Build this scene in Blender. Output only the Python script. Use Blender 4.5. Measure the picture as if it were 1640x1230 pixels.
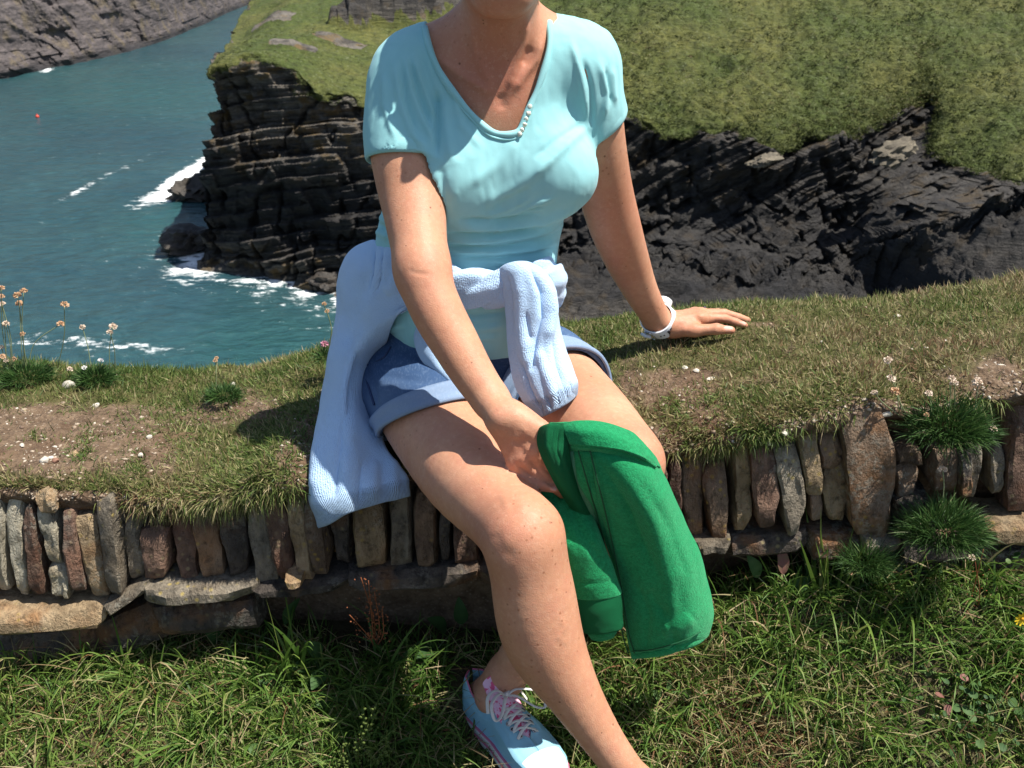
import bpy, bmesh, math, random, time
import numpy as np
from mathutils import Vector, Matrix

T0 = time.time()
rad = math.radians
scene = bpy.context.scene
for o in list(bpy.data.objects):
    bpy.data.objects.remove(o, do_unlink=True)

# ------------------------------------------------------------------ camera
FPX = 1575.0                      # focal length in photo pixels (1640 wide)
PITCH = rad(25.0)
CAMZ = 1.38
cam_d = bpy.data.cameras.new("camera")
cam = bpy.data.objects.new("camera", cam_d)
scene.collection.objects.link(cam)
cam.location = (0, 0, CAMZ)
cam.rotation_euler = (rad(90) - PITCH, 0, 0)
cam_d.sensor_width = 36.0
cam_d.lens = 36.0 * FPX / 1640.0
cam_d.clip_start = 0.05
cam_d.clip_end = 3000
cam_d.dof.use_dof = True
cam_d.dof.focus_distance = 1.55
cam_d.dof.aperture_fstop = 15
scene.camera = cam

# ------------------------------------------------------------------ light
SUN_EL, SUN_BEHIND = rad(65), rad(-13)      # sun from the right, a little beyond the wall
world = bpy.data.worlds.new("World")
scene.world = world
world.use_nodes = True
wn = world.node_tree.nodes
wl = world.node_tree.links
sky = wn.new("ShaderNodeTexSky")
sky.sky_type = 'NISHITA'
sky.sun_disc = False
sky.sun_elevation = SUN_EL
sky.sun_rotation = rad(90) - SUN_BEHIND
sky.air_density = 1.0
sky.dust_density = 1.0
sky.ozone_density = 1.0
bg = wn["Background"]
bg.inputs["Strength"].default_value = 0.074
wl.new(sky.outputs[0], bg.inputs["Color"])
sun_d = bpy.data.lights.new("sun", 'SUN')
sun_d.energy = 4.6
sun_d.angle = rad(0.53)
sun_d.color = (1.0, 0.95, 0.86)
sun = bpy.data.objects.new("sun", sun_d)
scene.collection.objects.link(sun)
SUNV = Vector((math.cos(SUN_EL) * math.cos(SUN_BEHIND), math.cos(SUN_EL) * math.sin(SUN_BEHIND), math.sin(SUN_EL)))
sun.rotation_euler = SUNV.to_track_quat('Z', 'Y').to_euler()
sun.location = (3, 1, 6)
vs = scene.view_settings
vs.view_transform = 'Standard'
vs.look = 'None'
vs.gamma = 1.0
vs.use_curve_mapping = False
vs.exposure = 0.85
scene.cycles.max_bounces = 6
scene.cycles.diffuse_bounces = 3
scene.cycles.glossy_bounces = 2
scene.cycles.transparent_max_bounces = 4

# ------------------------------------------------------------------ helpers
_sp, _cp = math.sin(PITCH), math.cos(PITCH)


def P(px, py, y):
    """World point seen at photo pixel (px, py) at world depth y."""
    a = (px - 820.0) / FPX
    b = (615.0 - py) / FPX
    dx, dy, dz = a, _cp + b * _sp, -_sp + b * _cp
    t = y / dy
    return np.array((dx * t, y, CAMZ + dz * t))


def PZ(px, py, z):
    a = (px - 820.0) / FPX
    b = (615.0 - py) / FPX
    dx, dy, dz = a, _cp + b * _sp, -_sp + b * _cp
    t = (z - CAMZ) / dz
    return np.array((dx * t, dy * t, z))


def project(v):
    v = np.asarray(v, dtype=float)
    X, Y, Z = v[..., 0], v[..., 1], v[..., 2] - CAMZ
    d = Y * _cp - Z * _sp
    u = Y * _sp + Z * _cp
    return 820 + FPX * X / d, 615 - FPX * u / d


def hashf(*ints):
    h = np.zeros_like(np.asarray(ints[0], dtype=np.int64)).astype(np.uint32)
    for n, a in enumerate(ints):
        a = np.asarray(a).astype(np.int64).astype(np.uint32)
        h = (h ^ (a * np.uint32((374761393, 668265263, 2246822519, 3266489917)[n]))) * np.uint32(2654435761)
        h ^= h >> np.uint32(15)
    h = h * np.uint32(2246822519)
    h ^= h >> np.uint32(13)
    return h.astype(np.float32) / np.float32(4294967295.0)


def vnoise(p, seed=0):
    """value noise in -1..1, p (...,3)"""
    p = np.asarray(p, dtype=np.float64)
    i = np.floor(p).astype(np.int64)
    f = p - i
    f = f * f * (3 - 2 * f)
    r = 0
    for a in (0, 1):
        wa = f[..., 0] if a else 1 - f[..., 0]
        for b in (0, 1):
            wb = f[..., 1] if b else 1 - f[..., 1]
            for c in (0, 1):
                wc = f[..., 2] if c else 1 - f[..., 2]
                r = r + wa * wb * wc * hashf(i[..., 0] + a, i[..., 1] + b, i[..., 2] + c, np.full_like(i[..., 0], seed))
    return r * 2 - 1


def fbm(p, octaves=4, seed=0, gain=0.5):
    p = np.asarray(p, dtype=np.float64)
    r, a, s = 0, 1.0, 0
    for o in range(octaves):
        r = r + a * vnoise(p * (2.03 ** o) + o * 7.3, seed + o)
        s += a
        a *= gain
    return r / s


def sstep(a, b, x):
    t = np.clip((x - a) / (b - a), 0, 1)
    return t * t * (3 - 2 * t)


COL = scene.collection


def link(o, parent=None):
    COL.objects.link(o)
    if parent is not None:
        o.parent = parent
        o.location = -parent.location
    return o


def mesh_obj(name, verts, faces, mat, parent=None, smooth=True, attrs=None, sharp=None):
    me = bpy.data.meshes.new(name)
    verts = np.asarray(verts, dtype=np.float32)
    if isinstance(faces, np.ndarray) and faces.ndim == 2:
        nf, k = faces.shape
        me.vertices.add(len(verts))
        me.vertices.foreach_set("co", verts.ravel())
        me.loops.add(nf * k)
        me.loops.foreach_set("vertex_index", faces.astype(np.int32).ravel())
        me.polygons.add(nf)
        me.polygons.foreach_set("loop_start", (np.arange(nf) * k).astype(np.int32))
        me.update(calc_edges=True)
        me.validate()
    else:
        me.from_pydata([tuple(map(float, v)) for v in verts], [], [tuple(map(int, f)) for f in faces])
        me.update()
    if smooth:
        me.shade_smooth()
        if sharp is not None:
            me.set_sharp_from_angle(angle=sharp)
    if attrs:
        for an, (kind, arr) in attrs.items():
            at = me.attributes.new(an, kind, 'POINT')
            if kind == 'FLOAT':
                at.data.foreach_set("value", np.asarray(arr, dtype=np.float32).ravel())
            else:
                at.data.foreach_set("color", np.asarray(arr, dtype=np.float32).ravel())
    if mat is not None:
        me.materials.append(mat)
    o = bpy.data.objects.new(name, me)
    return link(o, parent)


def tag(o, label=None, cat=None, group=None, kind=None):
    if label: o["label"] = label
    if cat: o["category"] = cat
    if group: o["group"] = group
    if kind: o["kind"] = kind
    return o


def empty(name, loc, label, cat, group=None):
    o = bpy.data.objects.new(name, None)
    o.empty_display_size = 0.05
    COL.objects.link(o)
    o.location = Vector([float(c) for c in loc])
    return tag(o, label, cat, group)


def grid_faces(nu, nv, close_u=False):
    i = np.arange(nu if close_u else nu - 1)
    j = np.arange(nv - 1)
    I, J = np.meshgrid(i, j, indexing='ij')
    I2 = (I + 1) % nu
    return np.stack([I * nv + J, I2 * nv + J, I2 * nv + J + 1, I * nv + J + 1], -1).reshape(-1, 4)


def catmull(pts, n):
    """resample control points (k,d) to n points, centripetal-free Catmull-Rom"""
    pts = np.asarray(pts, dtype=float)
    k = len(pts)
    ext = np.concatenate([[2 * pts[0] - pts[1]], pts, [2 * pts[-1] - pts[-2]]])
    t = np.linspace(0, k - 1 - 1e-9, n)
    i = np.floor(t).astype(int)
    f = (t - i)[(...,) + (None,) * (pts.ndim - 1)]
    p0, p1, p2, p3 = ext[i], ext[i + 1], ext[i + 2], ext[i + 3]
    return 0.5 * ((2 * p1) + (p2 - p0) * f + (2 * p0 - 5 * p1 + 4 * p2 - p3) * f ** 2 + (3 * p1 - p0 - 3 * p2 + p3) * f ** 3)


def tube(path, radii, seg=8, closed=False, caps=True, flat=None):
    """verts, faces of a tube along path (n,3); flat=(normal dir, scale) squashes it"""
    path = np.asarray(path, dtype=float)
    n = len(path)
    radii = np.broadcast_to(np.asarray(radii, dtype=float), (n,))
    tan = np.gradient(path, axis=0)
    if closed:
        tan = np.roll(path, -1, 0) - np.roll(path, 1, 0)
    tan /= np.linalg.norm(tan, axis=1)[:, None] + 1e-12
    ref = np.array((0.13, 0.31, 0.94))
    a = np.cross(tan[0], ref)
    a /= np.linalg.norm(a)
    V = []
    for i in range(n):
        a = a - tan[i] * a.dot(tan[i])
        a /= np.linalg.norm(a) + 1e-12
        b = np.cross(tan[i], a)
        th = np.linspace(0, 2 * math.pi, seg, endpoint=False)
        V.append(path[i] + radii[i] * (np.cos(th)[:, None] * a + np.sin(th)[:, None] * b))
    V = np.concatenate(V)
    F = []
    for i in range(n if closed else n - 1):
        j = (i + 1) % n
        for s in range(seg):
            s2 = (s + 1) % seg
            F.append((i * seg + s, i * seg + s2, j * seg + s2, j * seg + s))
    if caps and not closed:
        F.append(tuple(range(seg - 1, -1, -1)))
        F.append(tuple((n - 1) * seg + s for s in range(seg)))
    return V, F


class Soup:
    """collects several shapes into one mesh"""
    def __init__(self):
        self.v, self.f, self.n = [], [], 0

    def add(self, vf):
        v, f = vf
        v = np.asarray(v, dtype=float)
        self.v.append(v)
        self.f += [tuple(i + self.n for i in q) for q in f]
        self.n += len(v)
        return self

    def build(self, name, mat, parent=None, smooth=True, sharp=None):
        return mesh_obj(name, np.concatenate(self.v), self.f, mat, parent, smooth, sharp=sharp)


# ------------------------------------------------------------------ materials
class NT:
    def __init__(self, name, rough=0.6, spec=0.5):
        self.m = bpy.data.materials.new(name)
        self.m.use_nodes = True
        self.t = self.m.node_tree
        self.n, self.l = self.t.nodes, self.t.links
        self.b = self.n["Principled BSDF"]
        self.b.inputs["Roughness"].default_value = rough
        self.b.inputs["Specular IOR Level"].default_value = spec
        self.tc = self.n.new("ShaderNodeTexCoord")
        self.co = self.tc.outputs["Object"]

    def mapping(self, scale=(1, 1, 1), rot=(0, 0, 0), src=None):
        mp = self.n.new("ShaderNodeMapping")
        mp.inputs["Scale"].default_value = scale
        mp.inputs["Rotation"].default_value = rot
        self.l.new(src or self.co, mp.inputs["Vector"])
        return mp.outputs[0]

    def noise(self, scale, detail=4, rough=0.55, co=None, dist=0.0):
        nz = self.n.new("ShaderNodeTexNoise")
        nz.inputs["Scale"].default_value = scale
        nz.inputs["Detail"].default_value = detail
        nz.inputs["Roughness"].default_value = rough
        nz.inputs["Distortion"].default_value = dist
        self.l.new(co or self.co, nz.inputs["Vector"])
        return nz.outputs["Fac"]

    def voronoi(self, scale, feature='F1', co=None, out="Distance", rnd=1.0):
        vz = self.n.new("ShaderNodeTexVoronoi")
        vz.feature = feature
        vz.inputs["Scale"].default_value = scale
        vz.inputs["Randomness"].default_value = rnd
        self.l.new(co or self.co, vz.inputs["Vector"])
        return vz.outputs[out]

    def wave(self, scale, dist=0.0, detail=2, dscale=1.0, axis='X', co=None, profile='SIN'):
        w = self.n.new("ShaderNodeTexWave")
        w.bands_direction = axis
        w.wave_profile = profile
        w.inputs["Scale"].default_value = scale
        w.inputs["Distortion"].default_value = dist
        w.inputs["Detail"].default_value = detail
        w.inputs["Detail Scale"].default_value = dscale
        self.l.new(co or self.co, w.inputs["Vector"])
        return w.outputs["Fac"]

    def ramp(self, fac, stops, interp='LINEAR'):
        r = self.n.new("ShaderNodeValToRGB")
        r.color_ramp.interpolation = interp
        e = r.color_ramp.elements
        while len(e) < len(stops):
            e.new(0.5)
        for k, (p, c) in enumerate(stops):
            e[k].position = p
            c = c if hasattr(c, '__len__') else (c, c, c)
            e[k].color = (*c, 1)
        self.l.new(fac, r.inputs["Fac"])
        return r.outputs["Color"]

    def mix(self, fac, a, b, mode='MIX'):
        m = self.n.new("ShaderNodeMix")
        m.data_type = 'RGBA'
        m.blend_type = mode
        m.clamp_factor = True
        for s, v in ((m.inputs[0], fac), (m.inputs[6], a), (m.inputs[7], b)):
            if hasattr(v, 'is_linked'):
                self.l.new(v, s)
            elif hasattr(v, '__len__'):
                s.default_value = (*v, 1)
            else:
                s.default_value = v
        return m.outputs[2]

    def math(self, op, a, b=0.0):
        m = self.n.new("ShaderNodeMath")
        m.operation = op
        for s, v in ((m.inputs[0], a), (m.inputs[1], b)):
            if hasattr(v, 'is_linked'):
                self.l.new(v, s)
            else:
                s.default_value = v
        return m.outputs[0]

    def attr(self, name, out="Fac"):
        a = self.n.new("ShaderNodeAttribute")
        a.attribute_name = name
        return a.outputs[out]

    def rand(self, out="Random"):
        oi = self.n.new("ShaderNodeObjectInfo")
        return oi.outputs[out]

    def color(self, c):
        if hasattr(c, 'is_linked'):
            self.l.new(c, self.b.inputs["Base Color"])
        else:
            self.b.inputs["Base Color"].default_value = (*c, 1)
        return self

    def bump(self, h, strength=0.4, dist=0.01, prev=None):
        b = self.n.new("ShaderNodeBump")
        b.inputs["Strength"].default_value = strength
        b.inputs["Distance"].default_value = dist
        self.l.new(h, b.inputs["Height"])
        if prev is not None:
            self.l.new(prev, b.inputs["Normal"])
        self.l.new(b.outputs[0], self.b.inputs["Normal"])
        return b.outputs[0]

    def set(self, name, v):
        s = self.b.inputs[name]
        if hasattr(v, 'is_linked'):
            self.l.new(v, s)
        else:
            s.default_value = v
        return self

# ================================================================== SETTING: sea, headland, far cliff
SEA = -20.0


def rock_material(name, dark, light, lichen, scale=1.0, grass1=None, grass2=None):
    m = NT(name, rough=0.75, spec=0.3)
    st = m.mapping((0.35, 0.35, 2.2), (0, rad(14), 0))
    n1 = m.noise(1.3 * scale, 6, 0.65, co=st)
    n2 = m.noise(0.9 * scale, 4)
    n3 = m.noise(6.0 * scale, 5, 0.7)
    wet_shade = m.attr("wet_shade")
    c = m.mix(m.ramp(n1, [(0.35, 0.0), (0.68, 1.0)]), dark, light)
    c = m.mix(m.ramp(n2, [(0.52, 0.0), (0.66, 1.0)]), c, lichen)
    c = m.mix(m.ramp(n3, [(0.3, 0.55), (0.7, 0.0)]), c, tuple(0.45 * x for x in dark))
    c = m.mix(wet_shade, c, (0.017, 0.017, 0.019))  # wet rock and painted face shade share one near-black tint
    if grass1:
        g1 = m.noise(0.16 * scale, 4)
        g2 = m.noise(2.2 * scale, 6, 0.7)
        g3 = m.voronoi(1.7 * scale)
        g = m.mix(m.ramp(g1, [(0.38, 0.0), (0.62, 1.0)]), grass1, grass2)
        g = m.mix(m.ramp(g2, [(0.40, 0.0), (0.66, 0.75)]), g, (0.030, 0.040, 0.011))
        g = m.mix(m.ramp(m.noise(5.5 * scale, 3), [(0.60, 0.0), (0.74, 0.9)]), g, (0.20, 0.22, 0.115))
        g = m.mix(m.ramp(g3, [(0.0, 0.35), (0.35, 0.0)]), g, (0.075, 0.055, 0.025))
        gr = m.attr("grass")
        edge = m.math('ADD', gr, m.math('MULTIPLY', m.math('SUBTRACT', m.noise(1.1 * scale, 5, 0.7), 0.5), 0.7))
        c = m.mix(m.ramp(edge, [(0.46, 0.0), (0.54, 1.0)]), c, g)
    m.color(c)
    h = m.math('ADD', m.noise(3.0 * scale, 6, 0.7, co=st), m.math('MULTIPLY', n3, 0.5))
    m.bump(h, 0.9, 0.35)
    return m.m


def normals_grid(V):
    du = np.gradient(V, axis=0)
    dv = np.gradient(V, axis=1)
    n = np.cross(du, dv)
    return n / (np.linalg.norm(n, axis=-1)[..., None] + 1e-9)


# Each column: inland far, inland, brow, cliff edge, upper face, lower face foot, ledge, waterline, under water
def col(*pts):
    return np.array(pts, dtype=float)


def px_pt(px, py, D):
    return P(px, py, D)


def hl_column(edge, base, top_slope, foot, wl, back=1.0):
    """edge=(px,py,D) cliff edge; foot=(px,py,D) where the steep face ends; wl=(px,D) waterline"""
    E = P(*edge)
    F = P(*foot)
    W = np.array((wl[0], wl[1], SEA + 0.1))
    inl = np.array((0.10, 1.0, 0.0))
    rows = [E + inl * 90 + np.array((0, 0, 90 * top_slope * 0.9)),
            E + inl * 40 + np.array((0, 0, 40 * top_slope)),
            E + inl * 16 + np.array((0, 0, 16 * top_slope)),
            E + inl * 5 + np.array((0, 0, 5 * top_slope)),
            E + inl * 0.3,
            E * 0.70 + F * 0.30 + np.array((0, back * 0.6, 0)),
            E * 0.35 + F * 0.65 + np.array((0, back, 0)),
            F,
            F * 0.5 + W * 0.5 + np.array((0, 0, 0.35)),
            W,
            W + np.array((0, -4, -3.5))]
    return np.array(rows)


cols = [
    hl_column((470, -60, 120), (470, -20, 118), 0.12, (455, -10, 117), (-24, 121)),
    hl_column((395, 2, 92), (0, 0, 0), 0.16, (400, 40, 93), (-19.5, 97)),
    hl_column((352, 84, 74), (0, 0, 0), 0.16, (356, 160, 75), (-20.2, 79)),
    hl_column((327, 117, 66), (0, 0, 0), 0.15, (326, 330, 66.5), (-21.6, 68.5)),
    hl_column((345, 112, 65.3), (0, 0, 0), 0.13, (328, 366, 64.9), (-21.4, 64.3), back=0.0),
    hl_column((432, 108, 66), (0, 0, 0), 0.14, (405, 362, 63.4), (-17.0, 62.6), back=-.3),
    hl_column((505, 140, 65.5), (0, 0, 0), 0.19, (480, 368, 61.8), (-13.0, 60.3), back=-.5),
    hl_column((585, 168, 65), (0, 0, 0), 0.24, (560, 385, 60), (-9.7, 57.0), back=-.5),
    hl_column((760, 180, 64), (0, 0, 0), 0.32, (740, 385, 58.5), (-3.0, 51.0)),
    hl_column((930, 180, 63), (0, 0, 0), 0.38, (930, 380, 58), (4.0, 49.0)),
    hl_column((1060, 205, 61.5), (0, 0, 0), 0.42, (1060, 388, 57.5), (9.5, 48.0)),
    hl_column((1210, 218, 60.5), (0, 0, 0), 0.42, (1200, 400, 56.5), (15.0, 47.5)),
    hl_column((1330, 212, 61.5), (0, 0, 0), 0.42, (1330, 425, 56), (19.5, 47.0)),
    hl_column((1420, 186, 64), (0, 0, 0), 0.42, (1360, 410, 57), (23.0, 47.0)),
    hl_column((1500, 168, 66), (0, 0, 0), 0.42, (1400, 370, 56), (25.0, 45.5)),
    hl_column((1500, 250, 60.5), (0, 0, 0), 0.46, (1460, 350, 55), (27.0, 44.0)),
    hl_column((1640, 290, 57), (0, 0, 0), 0.48, (1620, 345, 53), (31.0, 43.0)),
    hl_column((1850, 310, 55), (0, 0, 0), 0.48, (1850, 380, 52), (37.0, 42.0)),
    hl_column((2250, 330, 53), (0, 0, 0), 0.48, (2250, 400, 50), (50.0, 41.0)),
    hl_column((2900, 330, 52), (0, 0, 0), 0.48, (2900, 400, 49), (75.0, 41.0)),
]
C = np.array(cols)                          # (k, r, 3)
for r_, w_ in ((0, 1.0), (1, 1.0), (2, .85), (3, .45)):      # the slope behind the brow runs on smoothly across the gully
    for k_ in range(12, 17):
        t_ = (k_ - 11) / 6.0
        C[k_, r_] = C[k_, r_] * (1 - w_) + w_ * (C[11, r_] * (1 - t_) + C[17, r_] * t_)
NU, NV = 860, 500
# more samples where the camera sees the rock: warp the u axis to the columns in view
tu = np.interp(np.linspace(0, 1, NU), [0, 0.07, 0.90, 0.96, 1], [0, 1, 16, 17.2, len(cols) - 1])
tv = np.interp(np.linspace(0, 1, NV), [0, 0.04, 0.16, 0.36, 0.90, 1], [0, 1, 2, 4, 9, 10])


def samp(A, t):
    k = len(A)
    ext = np.concatenate([[2 * A[0] - A[1]], A, [2 * A[-1] - A[-2]]])
    i = np.clip(np.floor(t).astype(int), 0, k - 2)
    f = (t - i)[(...,) + (None,) * (A.ndim - 1)]
    p0, p1, p2, p3 = ext[i], ext[i + 1], ext[i + 2], ext[i + 3]
    return 0.5 * ((2 * p1) + (p2 - p0) * f + (2 * p0 - 5 * p1 + 4 * p2 - p3) * f ** 2 + (3 * p1 - p0 - 3 * p2 + p3) * f ** 3)


A1 = samp(C, tu)                            # (NU, r, 3)
A2 = samp(np.swapaxes(A1, 0, 1), tv)        # (NV, NU, 3)
V = np.swapaxes(A2, 0, 1).copy()            # (NU, NV, 3)
TV = np.broadcast_to(tv[None, :], V.shape[:2])
TU = np.broadcast_to(tu[:, None], V.shape[:2])
N = normals_grid(V)
if N[NU // 2, NV // 2, 2] < 0:
    N = -N
rock = sstep(3.75, 4.25, TV + 0.55 * fbm(V * 0.30, 4, 5) + .25 * fbm(V * 1.2, 2, 6))
lft = 1.5 * (1 - sstep(7.5, 9.0, TU))
face = rock * (1 - sstep(7.2 + lft, 8.0 + lft * .8, TV))
shelf = sstep(6.8 + lft, 7.4 + lft, TV)
# strata: tilted layers that stand out or fall back block by block
dip = np.where(V[..., 0] < 2, 0.16, 0.42)
dip = 0.16 + 0.30 * sstep(-4, 12, V[..., 0])
sc_ = V[..., 2] - dip * V[..., 0] + 0.10 * V[..., 1] + 0.7 * fbm(V * 0.16, 3, 11)


def strata(th, blk, seed):
    lay = np.floor(sc_ / th)
    fr = sc_ / th - lay
    bx = np.floor((V[..., 0] + 0.4 * V[..., 1] + 1.3 * fbm(V * 0.3, 2, seed + 3)) / blk + lay * 0.37)
    hv = hashf(lay, bx, np.full_like(lay, seed))
    return (hv - 0.5) + 0.55 * (fr - 0.5), fr


s1, f1 = strata(1.9, 4.6, 21)
s2, f2 = strata(0.83, 1.9, 41)
s3, f3 = strata(0.34, 0.9, 61)
crack = sstep(0.10, 0.0, np.abs(fbm(V * np.array((0.5, 0.5, 0.16)) + 3, 3, 33)))
disp = face * (-.75 * (1 - sstep(7.5, 9.5, TU)) + 1.75 * s1 + 0.95 * s2 + 0.22 * s3 + 1.5 * fbm(V * 0.22, 4, 31) + 0.45 * fbm(V * 1.1, 3, 32) - 0.7 * crack)
out = np.stack([np.full_like(dip, 0.0), np.full_like(dip, -0.95), np.full_like(dip, 0.12)], -1)
tipw = (1 - sstep(2.6, 4.2, TU))[..., None]
out = out * (1 - tipw) + np.array((-0.92, -0.3, 0.1)) * tipw
V += (disp * (1 - .55 * tipw[..., 0]))[..., None] * out
# rock shelf: slabby, tilted blocks
rid = np.abs(fbm(V * np.array((0.42, 0.85, 0.6)), 5, 77))
slab = hashf(np.floor(sc_ * 1.6), np.floor((V[..., 0] * 0.8 - V[..., 1] * 0.5) / 1.9), np.full_like(dip, 9))
V[..., 2] += shelf * (0.75 * (0.5 - rid * 2.2) + 0.5 * (slab - 0.5) + 0.22 * s3) * (1 - 0.8 * sstep(8.7, 9.2, TV)) * (.55 + .45 * sstep(-6, 2, V[..., 0]))
# rib of rock in front at the right, with the dark cleft behind it
rib = np.exp(-((V[..., 1] - (50.5 + 0.22 * (V[..., 0] - 26))) / 2.2) ** 2) * sstep(19.5, 24, V[..., 0]) * shelf
V[..., 2] += 2.6 * rib * (0.8 + 0.5 * fbm(V * 0.5, 4, 15))
# turf: hummocks and tussocks
gr = 1 - rock
right = sstep(-2, 8, V[..., 0])
V[..., 2] += gr * (0.75 * fbm(V * 0.18, 3, 51) + (0.22 + 0.42 * right) * fbm(V * 0.8, 3, 52) + (0.10 + 0.20 * right) * fbm(V * 2.1, 3, 53))
# rocky outcrops that break the turf near the top
crag = np.zeros_like(rock)
for (px, py, D, rx, ry, hh) in ((630, 24, 90, 4.2, 1.5, 1.7), (562, 20, 91, 1.6, 1.2, 1.2), (700, 14, 92, 2.0, 1.3, 1.4), (545, 70, 78, 2.2, 1.2, 0.45), (470, 74, 80, 1.8, 1.0, 0.45), (440, 32, 88, 2.0, 1.2, 0.5)):
    qx_, qy_ = project(V)
    q = V.reshape(-1, 3)[np.argmin(((qx_ - px) ** 2 + (qy_ - py - (10 if hh > 1 else 0)) ** 2 + 1e7 * (TV > 3.9) + 1e7 * (V[..., 1] < 40)).ravel())]
    e = np.exp(-(((V[..., 0] - q[0]) / rx) ** 4 + ((V[..., 1] - q[1]) / ry) ** 4))
    e = e * (0.75 + 0.6 * fbm(V * 0.6, 4, 90))
    if hh > 1:
        e = sstep(.25, .62, e) * (.8 + .5 * hashf(np.floor(V[..., 0] / .9 + .3 * V[..., 1]), np.floor(V[..., 1] / 1.4), np.full_like(dip, 3)))
        crag = np.maximum(crag, np.clip(e, 0, 1))
    V[..., 2] += hh * e
    rock = np.maximum(rock, sstep(0.35, 0.5, e))
# near-black mask: wet rock low down, plus cliff-face shade painted in
wet_shade = face * sstep(-9.5, -14.5, V[..., 2] + 1.2 * fbm(V * 0.3, 3, 18)) * 0.85
wet_shade = np.maximum(wet_shade, .75 * crag)  # outcrops on the turf blackened through the same mask
wet_shade = np.maximum(wet_shade, shelf * (0.84 + 0.25 * fbm(V * 0.4, 3, 28)))
wet_shade *= 1 - .75 * sstep(SEA + 2.6, SEA + 1.2, V[..., 2] + .6 * fbm(V * .5, 2, 19)) * (1 - sstep(8, 10, TU))
wet_shade = np.maximum(wet_shade, 0.68 * face * sstep(2, 10, V[..., 0]))  # shade of the right-hand face painted into its colour
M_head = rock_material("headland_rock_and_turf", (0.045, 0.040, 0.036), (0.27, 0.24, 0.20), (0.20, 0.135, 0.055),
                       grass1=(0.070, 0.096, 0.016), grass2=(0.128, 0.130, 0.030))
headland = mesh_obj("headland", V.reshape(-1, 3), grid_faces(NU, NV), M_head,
                    attrs={"grass": ('FLOAT', (1 - rock).ravel()), "wet_shade": ('FLOAT', wet_shade.ravel())})
SHORE = np.array([row[np.nonzero((row[:, 2] > SEA + .03) & (row[:, 1] < 130))[0][-1], :2] for row in V[::3] if np.any(row[:, 2] > SEA + .03)])
SHORE = SHORE[(SHORE[:, 0] < -3) & (SHORE[:, 1] < 100)]
# tussocks, heather and pale grass clumps standing on the turf
HV = V.reshape(-1, 3); HG = (1 - rock).ravel(); HT = TU.ravel()
tag(headland, "grassy headland falling to black layered rock above the cove", kind="structure")

# ---- far cliff across the water (upper left)
fc = []
for (px, py, D) in ((-900, 330, 96), (-500, 240, 115), (-200, 176, 130), (0, 128, 146), (110, 104, 158), (230, 76, 178), (320, 42, 212), (400, 8, 292), (520, -20, 360), (800, -40, 420)):
    b = PZ(px, py, SEA)
    inl = np.array((-0.28, 0.96, 0.0))
    fc.append(np.array([b + inl * 60 + (0, 0, 38), b + inl * 26 + (0, 0, 26), b + inl * 13 + (0, 0, 17), b + inl * 7 + (0, 0, 9.5),
                        b + inl * 4.2 + (0, 0, 4.2), b + inl * 1.5 + (0, 0, 1.6), b + (0, 0, 0.0), b - inl * 5 + (0, 0, -4)]))
FC = np.array(fc)
nu, nv = 420, 220
tu2 = np.interp(np.linspace(0, 1, nu), [0, 0.08, 0.9, 1], [0, 2, 7.5, 9])
A1 = samp(FC, tu2)
tv2 = np.interp(np.linspace(0, 1, nv), [0, 0.12, 0.92, 1], [0, 1, 6, 7])
V = np.swapaxes(samp(np.swapaxes(A1, 0, 1), tv2), 0, 1).copy()
TV = np.broadcast_to(tv2[None, :], V.shape[:2])
s_ = V[..., 2] * 0.8 + 0.75 * V[..., 0] + 0.3 * V[..., 1] + 3.0 * fbm(V * 0.05, 3, 3)
lay = np.floor(s_ / 5.0)
fr = s_ / 5.0 - lay
hv = hashf(lay, np.floor(V[..., 2] / 6 + lay * .4), np.full_like(lay, 4)) - 0.5
lay2 = np.floor(s_ / 1.7)
hv2 = hashf(lay2, np.floor(V[..., 2] / 3 + lay2 * .3), np.full_like(lay2, 6)) - 0.5
w = sstep(0.8, 1.6, TV) * (1 - 0.8 * sstep(5.4, 6.2, TV))
d = w * (2.6 * hv + 0.7 * hv2 + 1.6 * (fr - 0.5) + 4.6 * fbm(V * 0.10, 6, 8, .6))
# sea cave / dark cleft
q = PZ(70, 92, SEA + 3)
d -= 6.5 * np.exp(-(((V[..., 0] - q[0]) / 4.6) ** 2 + ((V[..., 1] - q[1]) / 9) ** 2)) * sstep(SEA + 14, SEA + 5, V[..., 2]) * (TV > 1)
V += d[..., None] * np.array((0.28, -0.94, 0.05))
grs = (1 - sstep(1.6, 2.4, TV + 0.9 * fbm(V * 0.08, 4, 12)))
wet_shade = sstep(SEA + 1.8, SEA + 0.4, V[..., 2]) * 0.8  # far cliff: only the wet band at the waterline
M_far = rock_material("far_cliff_rock", (0.050, 0.043, 0.044), (0.185, 0.155, 0.150), (0.17, 0.135, 0.09), 0.45,
                      grass1=(0.085, 0.110, 0.03), grass2=(0.15, 0.145, 0.055))
far = mesh_obj("far_cliff", V.reshape(-1, 3), grid_faces(nu, nv), M_far,
               attrs={"grass": ('FLOAT', grs.ravel()), "wet_shade": ('FLOAT', wet_shade.ravel())})
tag(far, "grey purple rock cliff across the water at the upper left", kind="structure")

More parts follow.
